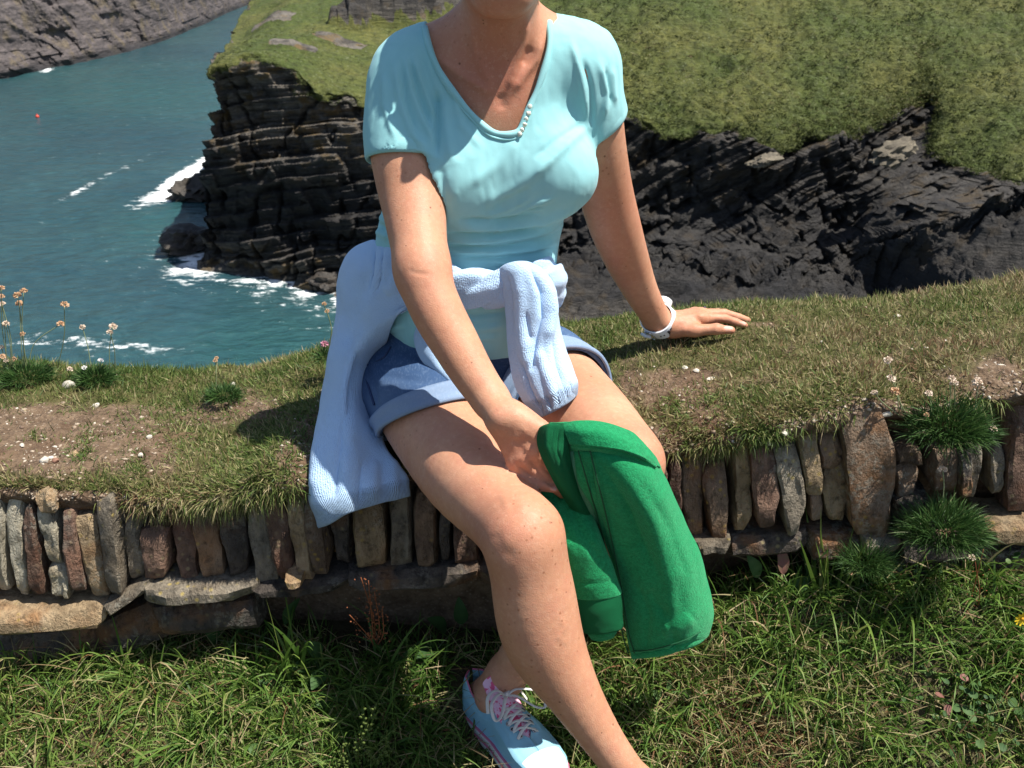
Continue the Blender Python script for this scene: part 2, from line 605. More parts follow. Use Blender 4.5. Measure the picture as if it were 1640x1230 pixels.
# ---- sea
xs = np.concatenate([np.linspace(-900, -90, 28), np.linspace(-88, -45, 60), np.linspace(-44.6, 2, 190), np.linspace(3, 60, 30), np.linspace(80, 600, 12)])
ys = np.concatenate([np.linspace(-60, 26, 16), np.linspace(27, 44, 40), np.linspace(44.3, 100, 220), np.linspace(100.8, 180, 70), np.linspace(184, 700, 30)])
X, Y = np.meshgrid(xs, ys, indexing='ij')
V = np.stack([X, Y, np.full_like(X, SEA)], -1)
V[..., 2] += 0.16 * fbm(V * np.array((0.22, 0.34, 1)), 3, 71) + 0.06 * vnoise(V * np.array((0.8, 1.3, 1)), 72)
ppx, ppy = project(np.where(Y[..., None] > 5, V, np.array((0, 5.0, -20))))
foam = np.zeros_like(X)
for (cx, cy, rx, ry, ang, a) in (
        (292, 284, 52, 11, -32, 1.15), (268, 312, 50, 11, -14, 1.0), (322, 262, 26, 8, -30, 1.0), (232, 326, 34, 7, -10, .55),
        (300, 404, 24, 12, 10, 1.1), (345, 417, 48, 9, 4, 1.2), (415, 413, 52, 9, -2, 1.1), (455, 424, 40, 10, 12, 1.15), (500, 447, 42, 14, 16, 1.0), (485, 470, 40, 9, 5, .62),
        (275, 385, 22, 20, 0, .55), (130, 303, 52, 5, -28, .55), (200, 268, 40, 4, -24, .34),
        (150, 551, 150, 11, 3, .45), (240, 558, 90, 8, 4, .42), (60, 545, 60, 9, 0, .42), (455, 590, 80, 8, -6, .3),
        (195, 78, 12, 4, -10, .9), (75, 112, 12, 4, -12, .8), (410, 455, 34, 6, 5, .45)):
    ca, sa = math.cos(rad(ang)), math.sin(rad(ang))
    dx, dy = ppx - cx, ppy - cy
    u, v = (dx * ca + dy * sa) / rx, (-dx * sa + dy * ca) / ry
    foam = np.maximum(foam, a * np.exp(-(u * u + v * v)))
near_ = (X > -40) & (X < 0) & (Y > 44) & (Y < 100)
dsh = np.full(X.shape, 99.0)
ii_ = np.argwhere(near_)
dd_ = np.array([np.hypot(SHORE[:, 0] - X[a_, b_], SHORE[:, 1] - Y[a_, b_]).min() for a_, b_ in ii_])
dsh[near_] = dd_
patch = .45 + 1.0 * fbm(np.stack([X * .22, Y * .22, 0 * X], -1), 3, 88)
foam = np.maximum(foam, np.clip(patch, 0, 1.2) * 1.15 * np.exp(-(dsh / 1.5) ** 2) + .32 * np.exp(-(dsh / 4.0) ** 2))
shal = np.exp(-(((ppx - 330) / 170) ** 2 + ((ppy - 360) / 45) ** 2)) + 0.7 * np.exp(-(((ppx - 420) / 260) ** 2 + ((ppy - 560) / 60) ** 2)) \
    + 0.8 * np.exp(-(((ppx - 250) / 260) ** 2 + ((ppy - 150) / 50) ** 2))
m = NT("sea_water", rough=0.22, spec=0.5)
st = m.mapping((0.55, 1.0, 1.0))
big = m.noise(0.05, 3)
c = m.mix(m.ramp(big, [(0.35, 0.0), (0.65, 1.0)]), (0.020, 0.058, 0.073), (0.032, 0.080, 0.088))
c = m.mix(m.math('MULTIPLY', m.attr("shallow"), 0.75), c, (0.024, 0.092, 0.086))
rip = m.noise(1.3, 5, 0.65, co=st)
rip2 = m.noise(0.42, 3, 0.6, co=st, dist=0.6)
c = m.mix(m.ramp(rip, [(0.40, 0.35), (0.62, 0.0)]), c, (0.005, 0.026, 0.042))
fm = m.math('ADD', m.attr("foam"), m.math('MULTIPLY', m.math('SUBTRACT', m.noise(1.3, 7, 0.78, co=st), 0.5), 2.6))
fmask = m.ramp(fm, [(0.40, 0.0), (0.66, 1.0)])
c = m.mix(fmask, c, (0.80, 0.83, 0.84))
m.color(c)
m.set("Roughness", m.ramp(fmask, [(0, 0.22), (1, 0.85)]))
m.bump(m.math('ADD', m.math('MULTIPLY', rip, 0.4), rip2), 0.75, 0.9)
sea = mesh_obj("sea", V.reshape(-1, 3), grid_faces(len(xs), len(ys)), m.m,
               attrs={"foam": ('FLOAT', foam.ravel()), "shallow": ('FLOAT', np.clip(shal, 0, 1).ravel())})
tag(sea, "teal green sea filling the cove with white foam at the rocks", kind="structure")


def rock_blob(size, seed, sub=3, rough=0.35, facet=0.12):
    """irregular rock: icosphere pushed by noise, quantised a little into facets"""
    bm = bmesh.new()
    bmesh.ops.create_icosphere(bm, subdivisions=sub, radius=1.0)
    v = np.array([x.co[:] for x in bm.verts])
    f = [[q.index for q in fc_.verts] for fc_ in bm.faces]
    bm.free()
    n = v / np.linalg.norm(v, axis=1)[:, None]
    rng = np.random.RandomState(seed)
    for _ in range(9):                        # planar cuts
        d = rng.normal(size=3)
        d /= np.linalg.norm(d)
        h = rng.uniform(0.55, 0.9)
        t = v @ d - h
        v = v - np.where(t > 0, t * 0.9, 0)[:, None] * d
    v = v * (1 + rough * 0.5 * fbm(n * 1.4 + seed, 3, seed)[:, None] + facet * 0.4 * fbm(n * 4 + seed, 2, seed + 1)[:, None])
    return v * np.asarray(size), f


def rotz(v, a):
    ca, sa = math.cos(a), math.sin(a)
    return np.stack([v[:, 0] * ca - v[:, 1] * sa, v[:, 0] * sa + v[:, 1] * ca, v[:, 2]], 1)


M_seaR = NT("dark_wet_rock", rough=0.55, spec=0.4)
nn = M_seaR.noise(1.4, 6, 0.7)
M_seaR.color(M_seaR.ramp(nn, [(0.3, (0.018, 0.016, 0.015)), (0.62, (0.055, 0.045, 0.035)), (0.8, (0.11, 0.085, 0.06))]))
M_seaR.bump(nn, 0.8, 0.25)
M_paleR = NT("pale_sunlit_rock", rough=0.8, spec=0.3)
nn = M_paleR.noise(1.2, 6, 0.7)
M_paleR.color(M_paleR.ramp(nn, [(0.3, (0.05, 0.043, 0.033)), (0.6, (0.17, 0.145, 0.105)), (0.8, (0.26, 0.23, 0.17))]))
M_paleR.bump(nn, 0.8, 0.25)


def boulder(px, py, zD, size, seed, mat, label, by_z=True, rz=0.0, tilt=0.0, cat="rock"):
    q = PZ(px, py, zD) if by_z else P(px, py, zD)
    v, f = rock_blob(size, seed, 4, .9, .9)
    o = mesh_obj("boulder", rotz(v, rz), f, getattr(mat, "m", mat), sharp=rad(32))
    o.location = q
    o.rotation_euler = (0, tilt, 0)
    return tag(o, label, cat, "rocks standing at the foot of the cliffs")


boulder(312, 308, SEA + 0.6, (2.6, 1.9, 1.5), 3, M_seaR, "black rock in white surf beside the tip of the headland", rz=0.3)
boulder(310, 384, SEA + 0.8, (2.2, 1.6, 1.0), 5, M_seaR, "brown rock at the front corner of the headland beside foam", rz=0.8)
boulder(395, 398, SEA + 0.4, (2.6, 1.2, 0.7), 8, M_seaR, "long low brown rock between the foam and the left cliff foot", rz=-0.2)
boulder(505, 424, SEA + 0.5, (1.7, 1.2, 0.8), 9, M_seaR, "dark rock rising behind the widest patch of surf", rz=0.5)
boulder(538, 455, SEA + 0.3, (1.6, 1.2, 0.9), 12, M_seaR, "rock at the water's edge next to the woman's cardigan", rz=0.1)
boulder(1436, 246, 57.5, (1.5, 1.0, 0.75), 17, M_paleR, "pale sunlit block below the gully in the right cliff", by_z=False, rz=0.35, tilt=-0.35)
boulder(1225, 258, 58.5, (1.1, 0.7, 0.40), 19, M_paleR, "small pale ledge rock under the grass of the right slope", by_z=False, rz=0.2, tilt=-0.25)

# buoy
M_buoy = NT("red_buoy", 0.4).color((0.65, 0.06, 0.03)).m
q = PZ(60, 188, SEA)
b_root = empty("buoy", q, "tiny red buoy floating on the open water at left", "buoy")
th = np.linspace(0, math.pi, 9)
prof = [(0.22 * math.sin(t), 0.10 - 0.22 * math.cos(t)) for t in th]
V = np.array([[r * math.cos(a), r * math.sin(a), z] for a in np.linspace(0, 2 * math.pi, 14, endpoint=False) for r, z in prof]) + q
mesh_obj("float", V, grid_faces(14, 9, True), M_buoy, b_root)
mesh_obj("top_ring", *tube(q + np.array([[0.06 * math.cos(a), 0, 0.36 + 0.06 * math.sin(a)] for a in np.linspace(0, 6.28, 12, endpoint=False)]), 0.025, 6, closed=True), M_buoy, b_root)

# ================================================================== NEAR GROUND, EARTH BANK, STONE WALL
def interp_px(table, px):
    t = np.array(table, float)
    return np.interp(px, t[:, 0], t[:, 1])


LIP = [(-6000, 800), (-400, 800), (0, 792), (120, 800), (230, 806), (330, 800), (450, 775), (560, 770), (700, 765), (900, 745), (1080, 722), (1180, 700), (1290, 672), (1380, 652), (1450, 668), (1530, 640), (1640, 632), (2200, 640), (8000, 640)]
CREST = [(-6000, 600), (-300, 598), (0, 590), (120, 600), (260, 602), (400, 594), (480, 574), (560, 552), (700, 545), (900, 528), (1000, 516), (1100, 500), (1200, 492), (1330, 490), (1450, 478), (1540, 462), (1640, 446), (2000, 425), (8000, 425)]
YF, YC = 1.455, 2.02


def x_at(px, y, row):
    return P(px, row, y)


def lip_z(x):
    px = 820 + FPX * x / 1.72
    row = interp_px(LIP, px)
    return np.array([P(a, b, YF)[2] for a, b in zip(np.atleast_1d(px).ravel(), np.atleast_1d(row).ravel())]).reshape(np.shape(px))


def crest_z(x):
    px = 820 + FPX * x / 2.2
    row = interp_px(CREST, px)
    return np.array([P(a, b, YC)[2] for a, b in zip(np.atleast_1d(px).ravel(), np.atleast_1d(row).ravel())]).reshape(np.shape(px))


def foot_z(x):
    return np.interp(x, [-3, -.5, -.2, .0, .15, .3, .45, .8, 3], [.15, .145, .13, .10, .13, .22, .29, .34, .36])


nx = 620
bx = np.concatenate([np.linspace(-7, -1.3, 40), np.linspace(-1.28, 1.5, nx), np.linspace(1.53, 7, 40)])
zl, zc_ = lip_z(bx), crest_z(bx)
zl = np.convolve(np.pad(zl, 6, 'edge'), np.ones(13) / 13, 'valid')
zc_ = np.convolve(np.pad(zc_, 6, 'edge'), np.ones(13) / 13, 'valid')
seat = np.exp(-((bx + .06) / .20) ** 4)
rowsB = []
for y, fz in ((1.60, lambda a, b, s: np.full_like(a, -.15)), (1.55, lambda a, b, s: a * .45), (1.525, lambda a, b, s: a - .13), (1.505, lambda a, b, s: a - .05), (1.47, lambda a, b, s: a - .022),
              (1.475, lambda a, b, s: a + .004), (1.53, lambda a, b, s: a * .85 + b * .15 + .022 - .02 * s), (1.66, lambda a, b, s: a * .6 + b * .4 + .018 - .03 * s), (1.84, lambda a, b, s: a * .25 + b * .75 + .008 - .02 * s),
              (2.02, lambda a, b, s: b), (2.16, lambda a, b, s: b - .07), (2.5, lambda a, b, s: b - .42), (4.0, lambda a, b, s: np.full_like(a, -2.2)), (9.0, lambda a, b, s: np.full_like(a, -9.0)), (23.0, lambda a, b, s: np.full_like(a, -21.0))):
    rowsB.append(np.stack([bx, np.full_like(bx, y), fz(zl, zc_, seat)], 1))
RB = np.array(rowsB)
nvb = 300
tvb = np.interp(np.linspace(0, 1, nvb), [0, 0.08, 0.86, 0.93, 1], [0, 2, 9.6, 11, 14])
Vb = np.swapaxes(samp(RB, tvb), 0, 1).copy()
TVb = np.broadcast_to(tvb[None, :], Vb.shape[:2])
near = sstep(1.5, 4.5, TVb) * (1 - sstep(10.5, 12, TVb))
bumpz = 0.020 * fbm(Vb * 5.5, 3, 101) + 0.011 * fbm(Vb * 17, 3, 102) + .0045 * fbm(Vb * 60, 2, 103)
Nb = normals_grid(Vb)
if Nb[300, 150, 2] < 0: Nb = -Nb
Vb += Nb * (near * bumpz)[..., None]
# turf bulging over the stones, soil lump at far left
for (px, py, y, rx, rz_, amp) in ((345, 760, 1.47, .16, .07, .055), (80, 735, 1.47, .13, .045, .035), (1160, 690, 1.47, .10, .04, .03), (1250, 640, 1.50, .11, .05, .03), (450, 730, 1.47, .10, .06, .03), (-60, 735, 1.47, .2, .05, .035)):
    q = P(px, py, y)
    w_ = np.exp(-((Vb[..., 0] - q[0]) / rx) ** 2 - ((Vb[..., 1] - y) / .09) ** 2 - ((Vb[..., 2] - q[2]) / rz_) ** 2)
    Vb[..., 1] -= amp * w_ * (1 + .3 * fbm(Vb * 12, 2, 7))
    Vb[..., 2] += .25 * amp * w_
ppx, ppy = project(np.where(Vb[..., 1:2] < 3, Vb, np.array((0, 2.0, 0))))
BARE = ((60, 660, 90, 22, .7), (250, 730, 50, 50, .7), (1130, 670, 60, 50, .6), (1230, 610, 60, 14, .5), (1010, 610, 30, 60, .6), (1350, 640, 60, 25, .55), (1440, 560, 80, 16, .4), (1220, 520, 40, 8, .6), (1300, 690, 60, 18, .9), (495, 720, 55, 70, 1.0), (150, 690, 170, 42, .85), (330, 665, 110, 30, .6), (200, 660, 120, 16, .6), (1100, 640, 90, 60, .6), (1260, 560, 90, 25, .35), (1600, 600, 60, 40, .8), (1520, 600, 60, 20, .5), (75, 715, 130, 52, 1.1), (10, 690, 90, 40, 1.0), (215, 730, 60, 45, .8), (300, 700, 60, 40, .45), (255, 680, 90, 18, .55), (405, 655, 60, 28, .75), (395, 625, 40, 10, .6), (540, 690, 60, 60, .8), (1075, 625, 75, 45, .75), (1120, 600, 60, 16, .7),
        (1150, 510, 30, 8, .6), (1260, 510, 60, 12, .35), (1060, 700, 60, 35, .7), (1580, 640, 70, 40, .9), (1500, 545, 70, 14, .35), (1190, 575, 80, 12, .35), (1390, 655, 60, 20, .95), (1330, 690, 40, 22, 1.0), (1430, 700, 30, 40, .9))
bare = np.zeros_like(ppx)
for cx, cy, rx, ry, a in BARE:
    bare = np.maximum(bare, a * np.exp(-(((ppx - cx) / rx) ** 2 + ((ppy - cy) / ry) ** 2)))
bare = np.maximum(bare, 1 - sstep(4.9, 5.4, TVb))
m = NT("earth_and_turf", rough=0.95, spec=0.15)
n1 = m.noise(26, 6, 0.7)
soil = m.mix(m.ramp(n1, [(0.32, 0.0), (0.68, 1.0)]), (0.095, 0.060, 0.038), (0.27, 0.190, 0.125))
soil = m.mix(m.ramp(m.voronoi(95), [(0.0, 0.55), (0.30, 0.0)]), soil, (0.40, 0.32, 0.235))
soil = m.mix(m.ramp(m.noise(5, 3), [(0.5, 0), (0.7, .6)]), soil, (0.16, 0.085, 0.050))
turf = m.mix(m.ramp(m.noise(14, 5, 0.7), [(0.35, 0.0), (0.65, 1.0)]), (0.050, 0.062, 0.016), (0.155, 0.130, 0.060))
bb = m.math('ADD', m.attr("bare"), m.math('MULTIPLY', m.math('SUBTRACT', m.noise(18, 5, .7), .5), .9))
m.color(m.mix(m.ramp(bb, [(0.30, 0.0), (0.55, 1.0)]), turf, soil))
m.bump(m.math('ADD', m.noise(110, 5, .75), m.math('MULTIPLY', m.voronoi(120), .6)), 0.9, 0.012)
bank = mesh_obj("earth_bank", Vb.reshape(-1, 3), grid_faces(*Vb.shape[:2]), m.m, attrs={"bare": ('FLOAT', np.clip(bare, 0, 1).ravel())})
tag(bank, "turf topped earth bank behind the upright stones of the wall", kind="structure")

# ---- ground in front of the wall
gx = np.concatenate([np.linspace(-30, -1.6, 30), np.linspace(-1.55, 1.8, 300), np.linspace(1.9, 30, 30)])
gy = np.concatenate([np.linspace(-30, 0.4, 24), np.linspace(0.45, 1.66, 120)])
GX, GY = np.meshgrid(gx, gy, indexing='ij')


def ground_z(x, y):
    x, y = np.asarray(x, float), np.asarray(y, float)
    f = foot_z(x)
    t = np.clip((y - 1.12) / (1.42 - 1.12), 0, 1)
    lo = np.interp(x, [-.6, 0, .3, .8], [.035, .015, .045, .075])
    z = lo + (f - lo) * t ** 1.25
    z = np.where(y < 1.12, lo * np.clip((y - .4) / .72, 0, 1), z)
    p = np.stack([x, y, np.zeros_like(x)], -1)
    return z + 0.016 * fbm(p * 4.2, 3, 201) + 0.006 * fbm(p * 15, 2, 202)


GZ = ground_z(GX, GY)
m = NT("soil_under_grass", rough=0.95, spec=0.15)
m.color(m.mix(m.noise(30, 5, .7), (0.028, 0.024, 0.013), (0.095, 0.080, 0.042)))
m.bump(m.noise(80, 4), 0.8, 0.01)
ground = mesh_obj("ground", np.stack([GX, GY, GZ], -1).reshape(-1, 3), grid_faces(len(gx), len(gy)), m.m)
tag(ground, "rough grassy ground at the foot of the wall", kind="structure")

# ---- stones
wall = empty("stone_wall", (0, 1.45, .15), "dry stone hedge wall of upright rust and grey slate slabs under the turf", "wall")


def stone_mat(name, dark, light, lich, lich_amt=0.5, warm=(0.33, 0.15, 0.055)):
    m = NT(name, rough=0.8, spec=0.25)
    st = m.mapping((1.6, 1.6, 0.55))
    c = m.mix(m.ramp(m.noise(22, 6, 0.65, co=st), [(0.32, 0.0), (0.68, 1.0)]), dark, light)
    c = m.mix(m.ramp(m.noise(11, 4), [(0.50, 0.0), (0.70, 0.7)]), c, warm)
    c = m.mix(m.ramp(m.noise(55, 6, .7), [(0.32, 0.75), (0.48, 0.0)]), c, tuple(.3 * x for x in dark))
    li = m.math('MULTIPLY', m.ramp(m.voronoi(62), [(0.12, 1.0), (0.30, 0.0)]), m.ramp(m.noise(9, 3), [(0.45, 0.0), (0.60, lich_amt)]))
    c = m.mix(li, c, lich)
    pl = m.math('MULTIPLY', m.ramp(m.noise(75, 4, .7), [(0.50, 0.0), (0.60, 1.0)]), m.ramp(m.noise(7, 2, co=m.mapping((1, 1, 1), (0, 0, 2))), [(0.48, 0.0), (0.62, 0.55)]))
    c = m.mix(pl, c, (0.40, 0.38, 0.31))
    rv = m.n.new("ShaderNodeHueSaturation")
    m.l.new(c, rv.inputs["Color"])
    m.l.new(m.math('ADD', m.math('MULTIPLY', m.rand(), 0.5), 0.75), rv.inputs["Value"])
    m.color(rv.outputs[0])
    h = m.math('ADD', m.noise(60, 6, .75, co=m.mapping((1, 1, .35))), m.math('MULTIPLY', m.noise(180, 3), .35))
    m.bump(h, 1.0, 0.014)
    return m.m


SM = {
    'cream': stone_mat("cream_stone", (0.26, 0.225, 0.16), (0.58, 0.53, 0.41), (0.55, 0.42, 0.10), .35, (0.42, 0.30, 0.16)),
    'red': stone_mat("red_slate", (0.090, 0.056, 0.043), (0.26, 0.160, 0.112), (0.45, 0.36, 0.20), .5, (0.22, 0.085, 0.045)),
    'brown': stone_mat("brown_slate", (0.105, 0.070, 0.048), (0.31, 0.215, 0.145), (0.52, 0.34, 0.07), .8),
    'grey': stone_mat("grey_slate", (0.100, 0.084, 0.064), (0.34, 0.29, 0.22), (0.50, 0.38, 0.10), .6, (0.20, 0.15, 0.10)),
    'tan': stone_mat("tan_stone", (0.18, 0.125, 0.070), (0.47, 0.35, 0.215), (0.50, 0.35, 0.08), .55),
    'dark': stone_mat("dark_slate", (0.045, 0.038, 0.034), (0.14, 0.115, 0.095), (0.40, 0.33, 0.16), .5),
}


def face_y(z):
    return 1.405 + 0.13 * (z - .15)


def stone(quad, mt, seed, depth=.13, proud=0.0, yaw=None, name="stone", nu=4, nv=8, peak=None, rough=1.0):
    rng = np.random.RandomState(seed * 7 + 1)
    c4 = []
    for px, py in quad:
        y = 1.43
        for _ in range(6):
            y = face_y(P(px, py, y)[2]) - proud
        c4.append(P(px, py, y))
    tl, tr, br, bl = c4
    g_ = .05 * ((tr - tl) + (br - bl)) * .5
    tl, tr, br, bl = tl - g_, tr + g_, br + g_, bl - g_
    wd = np.linalg.norm(tr - tl)
    yaw = rng.uniform(-.28, .28) if yaw is None else yaw
    prd = rng.uniform(-.012, .014)
    nw = 3
    V, idx = [], {}

    def vid(i, j, k):
        if (i, j, k) in idx: return idx[(i, j, k)]
        u, v, w = i / nu, j / nv, k / nw
        # round the corners of the section
        uu, ww = 2 * u - 1, 2 * w - 1
        r = .86
        L = (abs(uu) ** 16 + abs(ww) ** 16) ** (1 / 16) if (abs(uu) + abs(ww)) > 0 else 1
        m_ = max(abs(uu), abs(ww))
        s_ = m_ / L if L > 0 else 1
        uu, ww = uu * s_, ww * s_
        vv = 2 * v - 1
        end = 1 - .02 * abs(vv) ** 10
        uu *= end
        u2, w2 = (uu + 1) / 2, (ww + 1) / 2
        top = tl * (1 - u2) + tr * u2
        bot = bl * (1 - u2) + br * u2
        if peak is not None:
            top = top + np.array((0, 0, peak * (1 - abs(2 * u2 - 1 - .3))))
        p = bot * (1 - v) + top * v
        p = p + np.array((0, 1, 0.05)) * (depth * w2 - prd + yaw * wd * (u2 - .5) + .012 * abs(vv) ** 5 * (1 - w2))
        idx[(i, j, k)] = len(V)
        V.append(p)
        return idx[(i, j, k)]

    F = []
    for j in range(nv):
        for i in range(nu):
            F.append((vid(i, j, 0), vid(i + 1, j, 0), vid(i + 1, j + 1, 0), vid(i, j + 1, 0)))
        for k in range(nw):
            F.append((vid(0, j, k + 1), vid(0, j, k), vid(0, j + 1, k), vid(0, j + 1, k + 1)))
            F.append((vid(nu, j, k), vid(nu, j, k + 1), vid(nu, j + 1, k + 1), vid(nu, j + 1, k)))
    for i in range(nu):
        for k in range(nw):
            F.append((vid(i, nv, k), vid(i + 1, nv, k), vid(i + 1, nv, k + 1), vid(i, nv, k + 1)))
            F.append((vid(i, 0, k + 1), vid(i + 1, 0, k + 1), vid(i + 1, 0, k), vid(i, 0, k)))
    V = np.array(V)
    cen = V.mean(0)
    # split slate: a few chipped corners, cleavage steps and gritty relief
    hx, hy, hz = (np.ptp(V[:, k]) / 2 for k in range(3))
    for q_ in range(5):
        d = np.array((rng.choice((-1, 1)) * rng.uniform(.5, 1) / hx, -rng.uniform(.4, 1) / hy if q_ < 3 else 0, (rng.uniform(-.25, .25) if q_ < 3 else rng.choice((-1, 1)) * rng.uniform(.6, 1)) / hz))
        d /= np.linalg.norm(d)
        pr = (V - cen) @ d
        h = np.quantile(pr, rng.uniform(.90, .985))
        t = pr - h
        V = V - np.where(t > 0, t * .92, 0)[:, None] * d
    frontness = np.clip((cen[1] - V[:, 1]) / (hy + 1e-6), 0, 1)
    stp = np.round(1.6 * fbm(V * np.array((34, 10, 9)) + seed * 1.7, 3, seed + 5)) / 1.6
    V[:, 1] += frontness * rough * .0075 * stp
    V = V + rough * np.stack([.0050 * fbm(V * np.array((20, 20, 34)) + seed, 3, seed), .0065 * fbm(V * np.array((40, 40, 22)) + seed, 3, seed + 40), .0060 * fbm(V * np.array((55, 30, 14)) + seed, 2, seed + 80)], 1)
    o = mesh_obj(name, V, F, SM[mt], wall, sharp=rad(20))
    return o


Q = lambda a, b, t, c, d, bt: [(a, t), (b, t), (d, bt), (c, bt)]
STONES = [
    (Q(-165, -128, 812, -158, -120, 955), 'brown'), (Q(-122, -85, 806, -112, -80, 952), 'grey'), (Q(-80, -52, 815, -72, -42, 955), 'red'), (Q(-48, -28, 818, -40, -18, 958), 'tan'),
    (Q(-26, 2, 815, -15, 9, 956), 'cream'), (Q(4, 34, 806, 13, 43, 958), 'cream'), (Q(36, 53, 818, 46, 69, 955), 'red'), (Q(48, 74, 810, 74, 98, 909), 'cream'),
    ([(75, 908), (113, 914), (108, 962), (84, 960)], 'cream'), ([(49, 793), (88, 797), (91, 830), (66, 824)], 'tan'), (Q(97, 116, 824, 116, 142, 946), 'red'), (Q(112, 150, 834, 147, 176, 960), 'tan'),
    (Q(154, 190, 806, 173, 199, 951), 'grey'), (Q(197, 222, 830, 200, 225, 938), 'grey'), (Q(225, 268, 852, 233, 271, 935), 'red'), (Q(271, 304, 838, 276, 313, 946), 'red'),
    (Q(302, 346, 838, 319, 356, 931), 'brown'), (Q(351, 391, 825, 356, 393, 926), 'dark'), (Q(394, 432, 808, 396, 444, 946), 'grey'), (Q(425, 455, 788, 446, 478, 926), 'red'),
    (Q(455, 483, 778, 476, 504, 931), 'tan'), (Q(487, 515, 802, 502, 533, 919), 'brown'), (Q(519, 553, 800, 531, 566, 911), 'dark'), (Q(556, 612, 800, 574, 618, 906), 'tan'),
    (Q(621, 657, 796, 625, 661, 911), 'grey'), (Q(660, 698, 793, 663, 701, 906), 'brown'), (Q(703, 722, 790, 706, 724, 905), 'dark'), (Q(724, 762, 788, 730, 765, 903), 'red'),
    (Q(766, 806, 785, 770, 812, 900), 'brown'), (Q(810, 842, 782, 816, 846, 900), 'dark'), (Q(846, 884, 778, 850, 890, 895), 'red'), (Q(888, 918, 772, 894, 924, 890), 'grey'), (Q(922, 960, 766, 928, 965, 888), 'brown'),
    (Q(964, 1000, 758, 970, 1008, 882), 'dark'), (Q(1004, 1034, 750, 1012, 1042, 878), 'brown'), (Q(1038, 1066, 742, 1046, 1074, 872), 'red'),
    (Q(1068, 1088, 738, 1077, 1095, 858), 'red'), (Q(1088, 1122, 716, 1098, 1138, 872), 'brown'), (Q(1124, 1161, 747, 1138, 1174, 868), 'brown'), (Q(1173, 1200, 718, 1180, 1205, 857), 'tan'),
    (Q(1202, 1240, 722, 1211, 1253, 844), 'red'), (Q(1239, 1272, 717, 1261, 1300, 857), 'grey'), (Q(1267, 1305, 686, 1296, 1319, 796), 'tan'), ([(1297, 787), (1319, 790), (1323, 848), (1304, 845)], 'brown'),
    (Q(1307, 1346, 705, 1317, 1361, 762), 'brown'), ([(1317, 760), (1361, 752), (1367, 848), (1331, 842)], 'tan'), (Q(1351, 1424, 660, 1368, 1435, 860), 'brown'),
    ([(1433, 716), (1474, 722), (1474, 752), (1437, 750)], 'brown'), ([(1437, 755), (1473, 754), (1471, 802), (1441, 806)], 'brown'), (Q(1491, 1534, 722, 1492, 1532, 790), 'brown'),
    (Q(1550, 1574, 655, 1557, 1578, 805), 'grey'), (Q(1591, 1612, 728, 1595, 1615, 800), 'grey'), (Q(1616, 1662, 648, 1618, 1660, 825), 'red'), (Q(1668, 1712, 650, 1668, 1712, 830), 'brown'),
    (Q(1718, 1752, 655, 1720, 1752, 835), 'tan'), (Q(1758, 1800, 650, 1758, 1800, 832), 'grey'), (Q(1806, 1850, 655, 1806, 1848, 835), 'red'), (Q(1438, 1490, 806, 1440, 1490, 868), 'dark'), (Q(1536, 1552, 730, 1536, 1556, 800), 'dark'),
]
for i, (q, mt) in enumerate(STONES):
    big = abs(q[1][0] - q[0][0]) > 60
    stone(q, mt, i + 3, proud=.012 if big else 0.0, nu=8 if big else 6, nv=14, peak=.006 if i % 3 else .012)
# flat footing slabs
LEDGES = [
    ([(-120, 985), (152, 981), (148, 1010), (-120, 1022)], 'tan', .020), ([(156, 985), (230, 944), (234, 956), (166, 1000)], 'grey', .026), ([(233, 946), (402, 938), (404, 962), (236, 972)], 'grey', .018),
    ([(-120, 1024), (128, 1020), (140, 1082), (-120, 1092)], 'dark', -.02), ([(145, 1015), (236, 975), (300, 1020), (150, 1075)], 'dark', -.012), ([(238, 976), (398, 966), (410, 1012), (260, 1022)], 'dark', .000),
    ([(404, 945), (560, 925), (560, 950), (410, 962)], 'dark', .010), ([(458, 922), (484, 925), (484, 941), (460, 940)], 'tan', .030), ([(564, 918), (760, 908), (765, 940), (568, 950)], 'dark', .008),
    ([(768, 910), (950, 896), (955, 930), (770, 945)], 'dark', .004), ([(955, 892), (1110, 878), (1112, 905), (960, 925)], 'dark', .004), ([(1114, 876), (1172, 872), (1174, 890), (1116, 896)], 'grey', .022),
    ([(1178, 868), (1300, 862), (1302, 895), (1180, 902)], 'dark', .004), ([(1305, 862), (1384, 864), (1384, 900), (1306, 905)], 'dark', .006), ([(1386, 864), (1444, 868), (1446, 888), (1388, 890)], 'grey', .020),
    ([(1450, 872), (1585, 862), (1588, 900), (1452, 905)], 'dark', .0), ([(1588, 848), (1720, 842), (1720, 886), (1590, 884)], 'tan', .024), ([(1420, 905), (1720, 890), (1720, 950), (1424, 960)], 'dark', -.004),
]
for i, (q, mt, pr) in enumerate(LEDGES):
    stone(q, mt, 200 + i, depth=.085, proud=pr, yaw=0.02, nu=9, nv=4, rough=.65)

